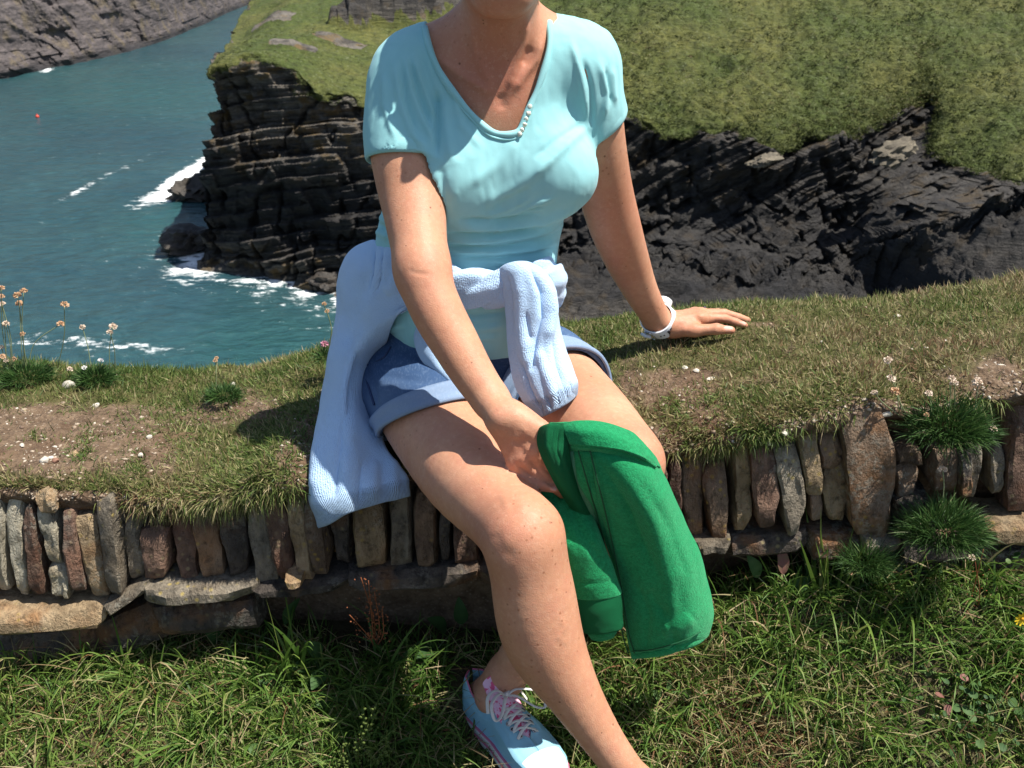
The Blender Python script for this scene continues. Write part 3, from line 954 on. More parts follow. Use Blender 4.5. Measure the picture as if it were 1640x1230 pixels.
# ================================================================== PERSON
class Field:
    def __init__(self, lo, hi, h):
        self.lo = np.array(lo, dtype=float)
        self.h = h
        self.n = np.ceil((np.array(hi) - self.lo) / h).astype(int) + 1
        self.f = np.full(self.n, 0.3, dtype=np.float32)

    def box(self, lo, hi):
        i0 = np.clip(np.floor((np.array(lo) - self.lo) / self.h).astype(int), 0, self.n)
        i1 = np.clip(np.ceil((np.array(hi) - self.lo) / self.h).astype(int) + 1, 0, self.n)
        sl = tuple(slice(a, b) for a, b in zip(i0, i1))
        ax = [np.float32(self.lo[k]) + np.float32(self.h) * np.arange(i0[k], i1[k], dtype=np.float32) for k in range(3)]
        return sl, ax[0][:, None, None], ax[1][None, :, None], ax[2][None, None, :]

    @staticmethod
    def smin(a, b, k):
        h = np.maximum(k - np.abs(a - b), 0) / k
        return np.minimum(a, b) - h * h * k * 0.25

    def add(self, sl, d, k):
        self.f[sl] = self.smin(self.f[sl], d.astype(np.float32), np.float32(k))

    def cone(self, a, b, ra, rb, k=0.02):
        a, b = np.asarray(a, float), np.asarray(b, float)
        R = max(ra, rb) + k + 0.03
        sl, x, y, z = self.box(np.minimum(a, b) - R, np.maximum(a, b) + R)
        ba = b - a
        l2 = float(ba @ ba)
        px, py, pz = x - a[0], y - a[1], z - a[2]
        t = np.clip((px * ba[0] + py * ba[1] + pz * ba[2]) / l2, 0, 1)
        d = np.sqrt((px - t * ba[0]) ** 2 + (py - t * ba[1]) ** 2 + (pz - t * ba[2]) ** 2) - (ra + (rb - ra) * t)
        self.add(sl, d, k)

    def chain(self, pts, k=0.012):
        if len(pts) > 4:                     # long limbs: smooth taper without kinks
            q = catmull(np.array([np.append(p, r) for p, r in pts]), (len(pts) - 1) * 4 + 1)
            pts = [(a[:3], a[3]) for a in q]
            k = .006
        for (a, ra), (b, rb) in zip(pts[:-1], pts[1:]):
            self.cone(a, b, ra, rb, k)

    def ell(self, c, r, k=0.03, M=None):
        c, r = np.asarray(c, float), np.asarray(r, float)
        R = r.max() + k + 0.03
        sl, x, y, z = self.box(c - R, c + R)
        p = [x - c[0], y - c[1], z - c[2]]
        if M is not None:
            M = np.asarray(M)
            p = [p[0] * M[0, i] + p[1] * M[1, i] + p[2] * M[2, i] for i in range(3)]
        k0 = np.sqrt(sum((p[i] / r[i]) ** 2 for i in range(3)))
        k1 = np.sqrt(sum((p[i] / r[i] ** 2) ** 2 for i in range(3))) + 1e-9
        self.add(sl, k0 * (k0 - 1.0) / k1, k)

    def sub(self, c, r, k=0.01):
        """smoothly carve a sphere"""
        c = np.asarray(c, float)
        R = r + k + 0.02
        sl, x, y, z = self.box(c - R, c + R)
        d = np.sqrt((x - c[0]) ** 2 + (y - c[1]) ** 2 + (z - c[2]) ** 2) - r
        self.f[sl] = -self.smin(-self.f[sl], d.astype(np.float32), np.float32(k))

    def merge(self, g, joint=None, radius=0.1, k=0.03, k0=0.002):
        """union with another field of the same grid, soft only around a joint"""
        if joint is None:
            self.f = self.smin(self.f, g.f, np.float32(k0))
            return
        h = np.float32(k0)
        near = np.minimum(self.f, g.f)
        sl, x, y, z = self.box(np.asarray(joint) - radius, np.asarray(joint) + radius)
        dist = np.sqrt((x - joint[0]) ** 2 + (y - joint[1]) ** 2 + (z - joint[2]) ** 2)
        kk = (k0 + k * np.clip(1.6 * (1 - dist / radius), 0, 1)).astype(np.float32)
        near[sl] = self.smin(self.f[sl], g.f[sl], kk)
        self.f = near

    def sample(self, p):
        q = (np.asarray(p) - self.lo) / self.h
        i = np.clip(np.floor(q).astype(int), 0, self.n - 2)
        f = np.clip(q - i, 0, 1)
        r = 0
        for a in (0, 1):
            for b in (0, 1):
                for c in (0, 1):
                    w = (f[..., 0] if a else 1 - f[..., 0]) * (f[..., 1] if b else 1 - f[..., 1]) * (f[..., 2] if c else 1 - f[..., 2])
                    r = r + w * self.f[i[..., 0] + a, i[..., 1] + b, i[..., 2] + c]
        return r

    def hit(self, px, py, y0=1.02, y1=2.0, step=0.002):
        """first point of the surface met by the line of sight through a photo pixel"""
        ys = np.arange(y0, y1, step)
        pts = np.array([P(px, py, y) for y in ys])
        inside = np.all((pts > self.lo + self.h) & (pts < self.lo + (self.n - 2) * self.h), axis=1)
        v = np.where(inside, self.sample(pts), 1.0)
        w = np.nonzero(v < 0)[0]
        if len(w) == 0:
            return pts[int(np.argmin(v))]
        j = max(w[0], 1)
        t = v[j - 1] / (v[j - 1] - v[j] + 1e-9)
        return pts[j - 1] + (pts[j] - pts[j - 1]) * t

    def grad(self, p, e=0.004):
        p = np.asarray(p, float)
        g = np.stack([self.sample(p + np.eye(3)[k] * e) - self.sample(p - np.eye(3)[k] * e) for k in range(3)], -1)
        return g / (np.linalg.norm(g, axis=-1)[..., None] + 1e-9)

    def mesh(self, smooth=1):
        f = self.f
        s = f < 0
        nx, ny, nz = f.shape
        cnt = np.zeros((nx - 1, ny - 1, nz - 1), dtype=np.int8)
        for a in (0, 1):
            for b in (0, 1):
                for c in (0, 1):
                    cnt += s[a:nx - 1 + a, b:ny - 1 + b, c:nz - 1 + c]
        I = np.argwhere((cnt > 0) & (cnt < 8))
        ids = np.full(cnt.shape, -1, dtype=np.int32)
        ids[I[:, 0], I[:, 1], I[:, 2]] = np.arange(len(I))
        corn = {}
        for a in (0, 1):
            for b in (0, 1):
                for c in (0, 1):
                    corn[(a, b, c)] = f[I[:, 0] + a, I[:, 1] + b, I[:, 2] + c]
        acc = np.zeros((len(I), 3))
        num = np.zeros(len(I))
        for A in corn:
            for k in range(3):
                if A[k] == 0:
                    B = tuple(1 if j == k else A[j] for j in range(3))
                    va, vb = corn[A], corn[B]
                    m = (va < 0) != (vb < 0)
                    t = np.where(m, va / np.where(m, va - vb, 1), 0)
                    pt = np.array(A, float)[None, :] + t[:, None] * (np.array(B) - np.array(A))[None, :]
                    acc += np.where(m[:, None], pt, 0)
                    num += m
        v = self.lo + (I + acc / num[:, None]) * self.h
        F = []
        for k in range(3):
            u, w = (k + 1) % 3, (k + 2) % 3
            sl0 = [slice(None)] * 3
            sl1 = [slice(None)] * 3
            sl0[k], sl1[k] = slice(0, -1), slice(1, None)
            for ax in (u, w):
                sl0[ax] = slice(1, -1)
                sl1[ax] = slice(1, -1)
            a, b = s[tuple(sl0)], s[tuple(sl1)]
            E = np.argwhere(a != b)
            flip = a[E[:, 0], E[:, 1], E[:, 2]]
            E = E.copy()
            E[:, u] += 1
            E[:, w] += 1
            du = np.zeros(3, int); du[u] = 1
            dw = np.zeros(3, int); dw[w] = 1
            q = []
            for o in (-du - dw, -dw, 0 * du, -du):
                c = E + o
                q.append(ids[c[:, 0], c[:, 1], c[:, 2]])
            q = np.stack(q, 1)
            q[~flip] = q[~flip][:, ::-1]
            F.append(q)
        F = np.concatenate(F)
        F = F[(F >= 0).all(1)]
        for _ in range(smooth):
            acc = np.zeros_like(v)
            num = np.zeros(len(v))
            for c in range(4):
                np.add.at(acc, F[:, c], v[F[:, (c + 1) % 4]])
                np.add.at(num, F[:, c], 1)
                np.add.at(acc, F[:, c], v[F[:, (c - 1) % 4]])
                np.add.at(num, F[:, c], 1)
            v = 0.5 * v + 0.5 * acc / np.maximum(num, 1)[:, None]
        return v, F


def vnormals(v, F):
    a, b, c, d = (v[F[:, k]] for k in range(4))
    n = np.cross(c - a, d - b)
    N = np.zeros_like(v)
    for k in range(4):
        np.add.at(N, F[:, k], n)
    return N / (np.linalg.norm(N, axis=1)[:, None] + 1e-12)


def seg_dist(qx, qy, line):
    """distance (photo px) of points to a polyline, and the parameter along it"""
    line = np.asarray(line, float)
    best = np.full(qx.shape, 1e9)
    par = np.zeros(qx.shape)
    n = len(line) - 1
    for i in range(n):
        a, b = line[i], line[i + 1]
        ba = b - a
        t = np.clip(((qx - a[0]) * ba[0] + (qy - a[1]) * ba[1]) / (ba @ ba + 1e-9), 0, 1)
        d = np.hypot(qx - a[0] - t * ba[0], qy - a[1] - t * ba[1])
        m = d < best
        best[m] = d[m]
        par[m] = ((i + t) / n)[m]
    return best, par


def strokes(v, nrm, lst, facing=True):
    """raise or press the surface along drawn lines: (points, width, height)"""
    qx, qy = project(v)
    view = np.array((0, 0, CAMZ)) - v
    view /= np.linalg.norm(view, axis=1)[:, None]
    face = sstep(-0.05, 0.25, (view * nrm).sum(1)) if facing else np.ones(len(v))
    off = np.zeros(len(v))
    for line, wd, amp in lst:
        line = np.asarray(line, float)
        lo, hi = line.min(0) - 3 * wd, line.max(0) + 3 * wd
        m = np.nonzero((qx > lo[0]) & (qx < hi[0]) & (qy > lo[1]) & (qy < hi[1]))[0]
        if len(m) == 0:
            continue
        d, t = seg_dist(qx[m], qy[m], line)
        taper = np.clip(np.minimum(t, 1 - t) * 5 + 0.25, 0, 1) if len(line) > 1 else 1.0
        off[m] += amp * np.exp(-(d / wd) ** 2) * taper
    return v + nrm * (off * face)[:, None]


def shoe_frame(heel, toe, roll):
    heel, toe = np.asarray(heel, float), np.asarray(toe, float)
    X = (toe - heel) / np.linalg.norm(toe - heel)
    Y = np.cross((0, 0, 1.0), X); Y /= np.linalg.norm(Y)
    Z = np.cross(X, Y)
    cr, sr = math.cos(roll), math.sin(roll)
    Y, Z = Y * cr + Z * sr, Z * cr - Y * sr
    return lambda p: heel + np.asarray(p)[..., 0:1] * X + np.asarray(p)[..., 1:2] * Y + np.asarray(p)[..., 2:3] * Z


# ---- joints, seen from where the photographer stood
RHIP, RKNEE = P(668, 622, 1.605), P(838, 858, 1.172)
LHIP, LKNEE = P(872, 612, 1.665), P(1005, 742, 1.315)
RSH, LSH = P(648, 140, 1.60), P(928, 114, 1.62)
BODY_LO, BODY_HI, BH = (-0.36, 0.98, -0.03), (0.58, 2.05, 1.53), 0.004


def newf():
    return Field(BODY_LO, BODY_HI, BH)


def torso_prims(f, grow=0.0, k=0.05):
    g = grow
    f.ell(P(764, 600, 1.69), (.172 + g, .125 + g, .115 + g), k)
    f.ell(P(742, 425, 1.665), (.150 + g, .108 + g, .15 + g), k)
    f.ell(P(768, 290, 1.645), (.142 + g, .108 + g, .15 + g), k)
    f.ell(P(790, 170, 1.635), (.130 + g, .092 + g, .105 + g), k)
    f.cone(P(655, 118, 1.625), P(935, 104, 1.635), .050 + g, .050 + g, k)
    f.ell(P(716, 288, 1.545), (.066 + g, .051 + g, .062 + g), k * 0.9)      # bust
    f.ell(P(884, 278, 1.562), (.066 + g, .052 + g, .062 + g), k * 0.8)
    f.ell(P(752, 500, 1.60), (.12 + g, .08 + g, .09 + g), k)                # belly


RARM = [((648, 140, 1.60), .054), ((647, 215, 1.57), .0545), ((653, 265, 1.545), .0530), ((660, 310, 1.52), .0500), ((666, 355, 1.485), .0450),
        ((672, 400, 1.45), .0410), ((681, 450, 1.415), .0385), ((701, 500, 1.392), .0375), ((729, 550, 1.368), .0345), ((757, 598, 1.340), .0305), ((788, 643, 1.315), .0265)]
LARM = [((928, 114, 1.62), .054), ((944, 172, 1.63), .0505), ((954, 235, 1.655), .0490), ((968, 300, 1.69), .0465), ((985, 362, 1.73), .0450), ((1004, 415, 1.775), .0400),
        ((1026, 465, 1.815), .0320), ((1050, 509, 1.85), .0265)]


def ch(lst):
    return [(P(*p), r) for p, r in lst]


body = newf()
torso_prims(body)
# neck, trapezius, collar bones, head
body.cone(P(795, 95, 1.625), P(803, -5, 1.575), .060, .054, .04)
body.cone(P(795, 40, 1.63), P(690, 90, 1.63), .040, .040, .05)
body.cone(P(795, 40, 1.63), P(905, 80, 1.63), .040, .040, .05)
HX = P(805, 0, 1.5)[0]
body.ell((HX, 1.575, 1.395), (.074, .092, .082), .02)                       # skull
body.ell((HX, 1.525, 1.335), (.058, .062, .062), .03)                       # jaw
body.ell((HX, 1.488, 1.292), (.030, .024, .024), .035)                      # chin
body.cone((HX - .052, 1.575, 1.315), (HX - .018, 1.50, 1.284), .014, .014, .03)
body.cone((HX + .052, 1.575, 1.315), (HX + .018, 1.50, 1.284), .014, .014, .03)
body.cone((HX, 1.478, 1.385), (HX, 1.452, 1.352), .009, .012, .014)         # nose
body.ell((HX - .013, 1.462, 1.349), (.008, .009, .007), .006)
body.ell((HX + .013, 1.462, 1.349), (.008, .009, .007), .006)
body.ell((HX, 1.468, 1.323), (.021, .008, .0045), .006)                     # lips
body.ell((HX, 1.470, 1.314), (.018, .008, .005), .006)
for s in (-1, 1):
    body.sub((HX + s * .031, 1.472, 1.378), .013, .012)
    body.ell((HX + s * .031, 1.490, 1.377), (.0125, .0125, .0115), .003)    # eyes
    body.cone((HX + s * .016, 1.478, 1.394), (HX + s * .045, 1.486, 1.396), .006, .005, .01)
    body.ell((HX + s * .076, 1.575, 1.358), (.010, .018, .030), .008)       # ears
# arms
arm = newf(); arm.chain(ch(RARM), .015)
arm.ell(P(676, 432, 1.43), (.040, .043, .045), .02)
wr = P(788, 643, 1.315)
# right hand: palm, four fingers and thumb
mcp = {'i': P(880, 704, 1.261), 'm': P(862, 717, 1.256), 'r': P(843, 730, 1.256), 'p': P(826, 741, 1.258)}
hand_r = [wr, P(800, 662, 1.284)]
arm.cone(wr, P(806, 668, 1.278), .0262, .0255, .012)
for key, rr in (('i', .0135), ('m', .0140), ('r', .0132), ('p', .0120)):
    s0 = P(806, 668, 1.278) + (mcp[key] - P(843, 722, 1.251)) * 0.45
    arm.cone(s0, mcp[key], .0165, rr, .013)
fing = {'i': [(P(908, 742, 1.271), .0095), (P(920, 766, 1.284), .0088), (P(924, 786, 1.308), .0075)],
        'm': [(P(892, 756, 1.258), .0098), (P(908, 780, 1.270), .0088), (P(914, 797, 1.284), .0076)],
        'r': [(P(872, 768, 1.250), .0094), (P(894, 784, 1.256), .0085), (P(903, 794, 1.266), .0072)],
        'p': [(P(850, 768, 1.248), .0084), (P(872, 779, 1.242), .0077), (P(889, 783, 1.238), .0066)]}
rr0 = {'i': .0122, 'm': .0125, 'r': .0118, 'p': .0105}
for key in 'imrp':
    g = newf()
    g.chain([(mcp[key], rr0[key])] + fing[key], .003)
    arm.merge(g, mcp[key], .035, .012, .0015)
g = newf(); g.chain([(P(830, 672, 1.271), .0165), (P(868, 690, 1.261), .0135), (P(900, 712, 1.266), .0110), (P(918, 730, 1.274), .0088)], .006)
arm.merge(g, P(835, 675, 1.266), .05, .02, .002)
body.merge(arm, RSH + np.array((0, 0, -.02)), .13, .035, .0015)
# left arm and the hand flat on the turf
arm = newf(); arm.chain(ch(LARM), .015)
lw = P(1050, 509, 1.85)
arm.cone(lw, P(1066, 516, 1.855), .0262, .0245, .012)
lm = {'i': P(1124, 510, 1.856), 'm': P(1121, 504, 1.880), 'r': P(1113, 503, 1.902), 'p': P(1101, 505, 1.922)}
for key, rr in (('i', .0130), ('m', .0135), ('r', .0130), ('p', .0120)):
    s0 = P(1068, 517, 1.858) + (lm[key] - P(1116, 505, 1.885)) * 0.4
    arm.cone(s0, lm[key], .0185, rr, .014)
lf = {'i': [(P(1160, 510, 1.862), .0092), (P(1179, 516, 1.864), .0082), (P(1193, 521, 1.866), .0070)],
      'm': [(P(1160, 502, 1.893), .0096), (P(1182, 508, 1.897), .0084), (P(1198, 513, 1.900), .0070)],
      'r': [(P(1150, 501, 1.922), .0092), (P(1172, 505, 1.930), .0082), (P(1186, 508, 1.934), .0070)],
      'p': [(P(1130, 503, 1.950), .0082), (P(1147, 506, 1.960), .0074), (P(1159, 508, 1.966), .0064)]}
for key in 'imrp':
    g = newf()
    g.chain([(lm[key], rr0[key])] + lf[key], .003)
    arm.merge(g, lm[key], .035, .012, .0015)
g = newf(); g.chain([(P(1078, 526, 1.842), .0185), (P(1112, 529, 1.828), .0130), (P(1148, 527, 1.824), .0105), (P(1172, 529, 1.828), .0080)], .008)
arm.merge(g, P(1085, 525, 1.84), .055, .02, .002)
body.merge(arm, LSH + np.array((0, 0, -.02)), .13, .035, .0015)
# legs
SHIN_R = [(RKNEE, .0545), (P(849, 925, 1.158), .0530), (P(866, 1000, 1.148), .0525), (P(892, 1062, 1.140), .0470), (P(921, 1115, 1.133), .0390), (P(966, 1185, 1.125), .0305),
          (P(1004, 1238, 1.120), .0272), (P(1018, 1262, 1.118), .0285)]
leg = newf()
leg.chain([(RHIP, .090), (RHIP * .72 + RKNEE * .28 + np.array((-.004, 0, -.005)), .0860), (RHIP * .4 + RKNEE * .6 + np.array((-.010, 0, -.008)), .0735), (RHIP * .14 + RKNEE * .86 + np.array((-.004, 0, -.002)), .0590), (RKNEE, .0545)], .02)
leg.chain(SHIN_R, .02)
leg.ell(RKNEE + np.array((0.00, -.012, .006)), (.034, .034, .040), .05)                                   # knee cap
leg.ell(P(856, 985, 1.172), (.043, .040, .10), .05)                                                     # calf
ra = P(1018, 1262, 1.118)
RTOE = ra + np.array((.055, -.175, -.075))
leg.cone(ra, ra + np.array((-.012, .045, -.055)), .031, .028, .02)
leg.cone(ra + np.array((0, -.01, -.02)), ra + np.array((.030, -.095, -.060)), .033, .026, .02)
leg.cone(ra + np.array((.030, -.095, -.060)), RTOE, .026, .018, .02)
body.merge(leg, RHIP, .17, .05, .0015)
leg = newf()
leg.chain([(LHIP, .092), (LHIP * .72 + LKNEE * .28 + np.array((0, 0, -.004)), .0880), (LHIP * .4 + LKNEE * .6, .0760), (LHIP * .12 + LKNEE * .88, .0630), (LKNEE, .0570)], .02)
la = P(812, 1080, 1.365)
leg.chain([(LKNEE, .0560), (LKNEE * .75 + la * .25 + np.array((0, .02, 0)), .0560), (LKNEE * .5 + la * .5 + np.array((0, .018, 0)), .0540), (LKNEE * .2 + la * .8, .0360), (la, .0310)], .02)
leg.ell(LKNEE + np.array((0.00, -.022, .012)), (.034, .030, .036), .03)
LHEEL, LTOE = P(768, 1128, 1.395), P(958, 1250, 1.20)
SHOE_L = shoe_frame(P(752, 1137, 1.40), P(900, 1280, 1.17), rad(-6))
leg.cone(la, SHOE_L((.028, 0, .050)), .030, .023, .02)
leg.chain([(la, .0305), (SHOE_L((.075, .0, .070)), .027), (SHOE_L((.120, 0, .050)), .021), (SHOE_L((.19, 0, .036)), .014)], .02)
body.merge(leg, LHIP, .17, .05, .0015)

v, F = body.mesh(1)
nrm = vnormals(v, F)
v = strokes(v, nrm, [
    ([(700, 92), (735, 118), (768, 138), (786, 150)], 7, .0035),          # collar bones
    ([(868, 62), (858, 95), (838, 122), (822, 148)], 6, .0050),
    ([(845, 30), (838, 70), (822, 118), (814, 142)], 6, .0045),           # neck tendon
    ([(752, 40), (764, 90), (786, 140)], 7, .0025),
    ([(800, 150), (806, 175)], 9, -.0030),
    ([(850, 75), (838, 105)], 8, -.0045),
    ([(800, 806), (826, 796), (848, 814)], 14, .0018),                    # knee
    ([(792, 852), (800, 880), (826, 893)], 12, -.0016),
    ([(895, 985), (905, 1005), (895, 1022), (910, 1032)], 3.0, .0010),    # vein on the shin
    # back of the right hand: knuckles, tendons, veins
    ([(812, 690), (826, 722)], 4, .0012), ([(822, 690), (842, 716)], 4, .0012), ([(834, 684), (860, 706)], 4, .0014),
    ([(813, 705), (818, 698), (831, 699), (838, 694)], 2.4, .0016), ([(838, 694), (846, 710), (842, 722)], 2.4, .0014),
    ([(843, 716), (848, 722)], 6, .0022), ([(826, 732), (830, 738)], 6, .0018), ([(862, 706), (868, 712)], 6, .0022),
    ([(786, 655), (800, 648), (812, 646)], 2.2, -.0010), ([(790, 662), (806, 655), (820, 652)], 2.0, -.0008),
    ([(846, 734), (866, 760), (894, 784)], 2.4, -.0038), ([(864, 722), (884, 750), (906, 778)], 2.4, -.0038), ([(829, 746), (850, 762), (882, 776)], 2.2, -.0032), ([(838, 738), (856, 764), (884, 783)], 4, .0014), ([(854, 728), (876, 758), (898, 782)], 4, .0016), ([(872, 716), (894, 746)], 4, .0016),
    # left hand
    ([(1085, 508), (1120, 503)], 3.0, .0015), ([(1085, 515), (1122, 512)], 3.0, .0012), ([(1118, 506), (1126, 509)], 4.5, .0025),
    ([(1092, 528), (1108, 530)], 5, .0015), ([(1142, 514), (1170, 518)], 2.0, -.0012),
    ([(655, 433), (668, 438), (690, 440)], 3.0, -.0012), ([(985, 330), (960, 335)], 3, -.001),
], True)
qx, qy = project(v)
flush = np.zeros(len(v))
flush += 1.1 * np.exp(-(((qx - 790) / 85) ** 2 + ((qy - 125) / 75) ** 2)) * (v[:, 2] > 1.0)
for (cx, cy, r) in ((800, 850, 60), (1050, 745, 45), (845, 735, 40), (885, 785, 14), (1165, 528, 16), (1190, 518, 14), (680, 440, 40), (800, 10, 50), (1020, 330, 60)):
    flush += 0.45 * np.exp(-(((qx - cx) ** 2 + (qy - cy) ** 2) / r ** 2))
lips = sstep(0.030, 0.022, np.linalg.norm((v - np.array((HX, 1.468, 1.318))) * np.array((1.15, 1, 2.6)), axis=1))
eyes = ((np.abs(np.abs(v[:, 0] - HX) - .031) < .010) & (np.abs(v[:, 2] - 1.377) < .006) & (v[:, 1] < 1.486)).astype(float)
nail = np.zeros(len(v))
for (tx, ty, ang, l, w_) in ((1166, 525, -2, 7.5, 3.6), (886, 783, 12, 6.5, 2.6), (1190, 517, 14, 5, 2.2)):
    c_, s_n = math.cos(rad(ang)), math.sin(rad(ang))
    u_, w2 = ((qx - tx) * c_ + (qy - ty) * s_n) / l, (-(qx - tx) * s_n + (qy - ty) * c_) / w_
    nail = np.maximum(nail, sstep(1.15, 0.9, np.sqrt(u_ ** 2 + w2 ** 2)) * (v[:, 2] < 0.9))

m = NT("sun_tanned_skin", rough=0.55, spec=0.35)
base = m.mix(m.ramp(m.noise(9, 4), [(0.35, 0.0), (0.68, 1.0)]), (0.585, 0.305, 0.188), (0.480, 0.225, 0.128))
base = m.mix(m.math('MULTIPLY', m.attr("flush"), 0.75), base, (0.440, 0.152, 0.092))
base = m.mix(m.ramp(m.noise(90, 3), [(0.40, 0.22), (0.62, 0.0)]), base, (0.40, 0.165, 0.10))
base = m.mix(m.ramp(m.noise(28, 4, .65), [(0.45, 0.0), (0.68, 0.35)]), base, (0.50, 0.20, 0.135))
base = m.mix(m.ramp(m.noise(150, 3, .7), [(0.52, 0.0), (0.70, 0.25)]), base, (0.66, 0.42, 0.30))
fr = m.voronoi(70)
frn = m.noise(4.0, 2)
fk = m.math('MULTIPLY', m.ramp(fr, [(0.08, 1.0), (0.19, 0.0)]), m.ramp(frn, [(0.46, 0.0), (0.66, 0.75)]))
base = m.mix(fk, base, (0.27, 0.105, 0.05))
for sc_m, th_m, pick in ((26.0, .058, .66), (52.0, .080, .70), (13.0, .036, .45)):
    vn = m.n.new("ShaderNodeTexVoronoi"); vn.inputs["Scale"].default_value = sc_m
    m.l.new(m.co, vn.inputs["Vector"])
    sep = m.n.new("ShaderNodeSeparateColor"); m.l.new(vn.outputs["Color"], sep.inputs[0])
    mk = m.math('MULTIPLY', m.ramp(vn.outputs["Distance"], [(th_m * .62, .8), (th_m, 0.0)]), m.math('GREATER_THAN', sep.outputs[0], pick))
    base = m.mix(mk, base, (0.15, 0.055, 0.027))
base = m.mix(m.math('MULTIPLY', m.attr("lips"), 0.8), base, (0.42, 0.12, 0.11))
base = m.mix(m.attr("nail"), base, (0.66, 0.40, 0.32))
base = m.mix(m.attr("eyes"), base, (0.05, 0.045, 0.04))
m.color(base)
m.set("Subsurface Weight", 0.12)
m.b.inputs["Subsurface Radius"].default_value = (0.012, 0.005, 0.003)
m.b.inputs["Subsurface Scale"].default_value = 0.5
hh = m.math('ADD', m.math('MULTIPLY', m.noise(420, 2), 0.6), m.math('MULTIPLY', m.voronoi(520), 0.5))
m.bump(m.math('ADD', hh, m.math('MULTIPLY', m.noise(70, 3), 1.2)), 0.22, 0.0018)
M_skin = m.m
person = empty("person", (-0.05, 1.62, 0.50), "woman in aqua t-shirt and denim shorts sitting on the stone wall", "person")
mesh_obj("body", v, F, M_skin, person,
         attrs={"flush": ('FLOAT', np.clip(flush, 0, 1)), "lips": ('FLOAT', lips), "nail": ('FLOAT', nail), "eyes": ('FLOAT', eyes)})

# ---- hair (short, brown): locks laid over the skull
m = NT("brown_hair", rough=0.45, spec=0.4)
m.color(m.mix(m.noise(40, 3, co=m.mapping((1, 1, .15))), (0.055, 0.030, 0.014), (0.15, 0.088, 0.042)))
sp = Soup()
rng = np.random.RandomState(5)
hc = np.array((HX, 1.578, 1.392))
for i in range(420):
    az = rng.uniform(0, 2 * math.pi)
    front = math.cos(az - 1.5 * math.pi)              # +1 towards the face
    el0 = rng.uniform(0.75, 1.55)
    low = -0.55 + 0.95 * max(front, 0) + 0.35 * (front > 0.72)
    el1 = max(low + rng.uniform(-.1, .1), -0.75)
    if el1 > el0: continue
    el = np.linspace(el0, el1, 7)
    azs = az + rng.uniform(-.3, .3) * np.linspace(0, 1, 7)
    R = np.array((.082, .100, .092)) * (1.0 + 0.05 * rng.rand())
    pth = hc + np.stack([R[0] * np.cos(el) * np.cos(azs), R[1] * np.cos(el) * np.sin(azs), R[2] * np.sin(el)], 1)
    sp.add(tube(pth, .0075 * np.array((.6, 1, 1.1, 1.1, 1, .8, .25)), 5))
sp.build("hair", m.m, person)

# ------------------------------------------------------------------ T-shirt
TH = 0.003
lo_, hi_ = (-0.36, 1.35, 0.62), (0.26, 1.86, 1.30)
sh = Field(lo_, hi_, 0.003)
torso_prims(sh, .008, .075)
sh.cone(P(795, 60, 1.63), P(690, 100, 1.63), .040, .046, .05)
sh.cone(P(795, 60, 1.63), P(905, 88, 1.63), .040, .046, .05)


def half(f, pt, nrm_):
    """signed distance of every grid point to a plane"""
    x = (f.lo[0] + f.h * np.arange(f.n[0]))[:, None, None]
    y = (f.lo[1] + f.h * np.arange(f.n[1]))[None, :, None]
    z = (f.lo[2] + f.h * np.arange(f.n[2]))[None, None, :]
    return ((x - pt[0]) * nrm_[0] + (y - pt[1]) * nrm_[1] + (z - pt[2]) * nrm_[2]).astype(np.float32)


sl_ = []
for (lst, A, B, tilt) in ((RARM, RSH, P(646, 262, 1.548), (0.00, 0, 0.0)), (LARM, LSH, P(958, 205, 1.645), (0.24, 0, 0.0))):
    g = Field(lo_, hi_, 0.003)
    pr = ch(lst)[:5]
    ax = (B - A) / np.linalg.norm(B - A)
    g.chain([(p_, r_ + (.003 if i_ == 0 else .0075 if B[0] < 0 else .0070)) for i_, (p_, r_) in enumerate(pr)], .02)
    hem = B - ax * 0.006
    nn_ = ax + np.array(tilt)
    nn_ /= np.linalg.norm(nn_)
    hd = half(g, hem, nn_)
    g.f = np.maximum(g.f, hd)
    sl_.append((hem, nn_, g, A, B, ax))
for hem, nn_, g, A, B, ax in sl_:
    sh.f = sh.smin(sh.f, g.f, np.float32(.020))
    # re-cut so that the blend does not bulge past the hem
    hd = half(sh, hem, nn_)
    x = (sh.lo[0] + sh.h * np.arange(sh.n[0]))[:, None, None]
    y = (sh.lo[1] + sh.h * np.arange(sh.n[1]))[None, :, None]
    z = (sh.lo[2] + sh.h * np.arange(sh.n[2]))[None, None, :]
solid = sh.f.copy()
shell = np.maximum(solid, -(solid + 0.0075))
# open the sleeves, the hem and the neck
for hem, nn_, g, A, B, ax in sl_:
    c0 = hem + nn_ * 0.003
    x = (sh.lo[0] + sh.h * np.arange(sh.n[0]))[:, None, None]
    y = (sh.lo[1] + sh.h * np.arange(sh.n[1]))[None, :, None]
    z = (sh.lo[2] + sh.h * np.arange(sh.n[2]))[None, None, :]
    w = (x - c0[0]) * nn_[0] + (y - c0[1]) * nn_[1] + (z - c0[2]) * nn_[2]
    rr_ = np.sqrt(np.maximum((x - c0[0]) ** 2 + (y - c0[1]) ** 2 + (z - c0[2]) ** 2 - w ** 2, 0))
    g2 = Field(lo_, hi_, 0.003)                               # hollow out the sleeve mouth
    g2.chain([(p_, r_ + .0015) for p_, r_ in ch(RARM if B[0] < 0 else LARM)[1:5]], .02)
    g2.f = np.maximum(g2.f, -(w + .022).astype(np.float32))
    shell = np.maximum(shell, -g2.f)
zc = (sh.lo[2] + sh.h * np.arange(sh.n[2]))[None, None, :]
xc = (sh.lo[0] + sh.h * np.arange(sh.n[0]))[:, None, None]
yc = (sh.lo[1] + sh.h * np.arange(sh.n[1]))[None, :, None]
shell = np.maximum(shell, (0.711 - zc + 0.04 * (yc - 1.55)).astype(np.float32) + np.zeros_like(shell))
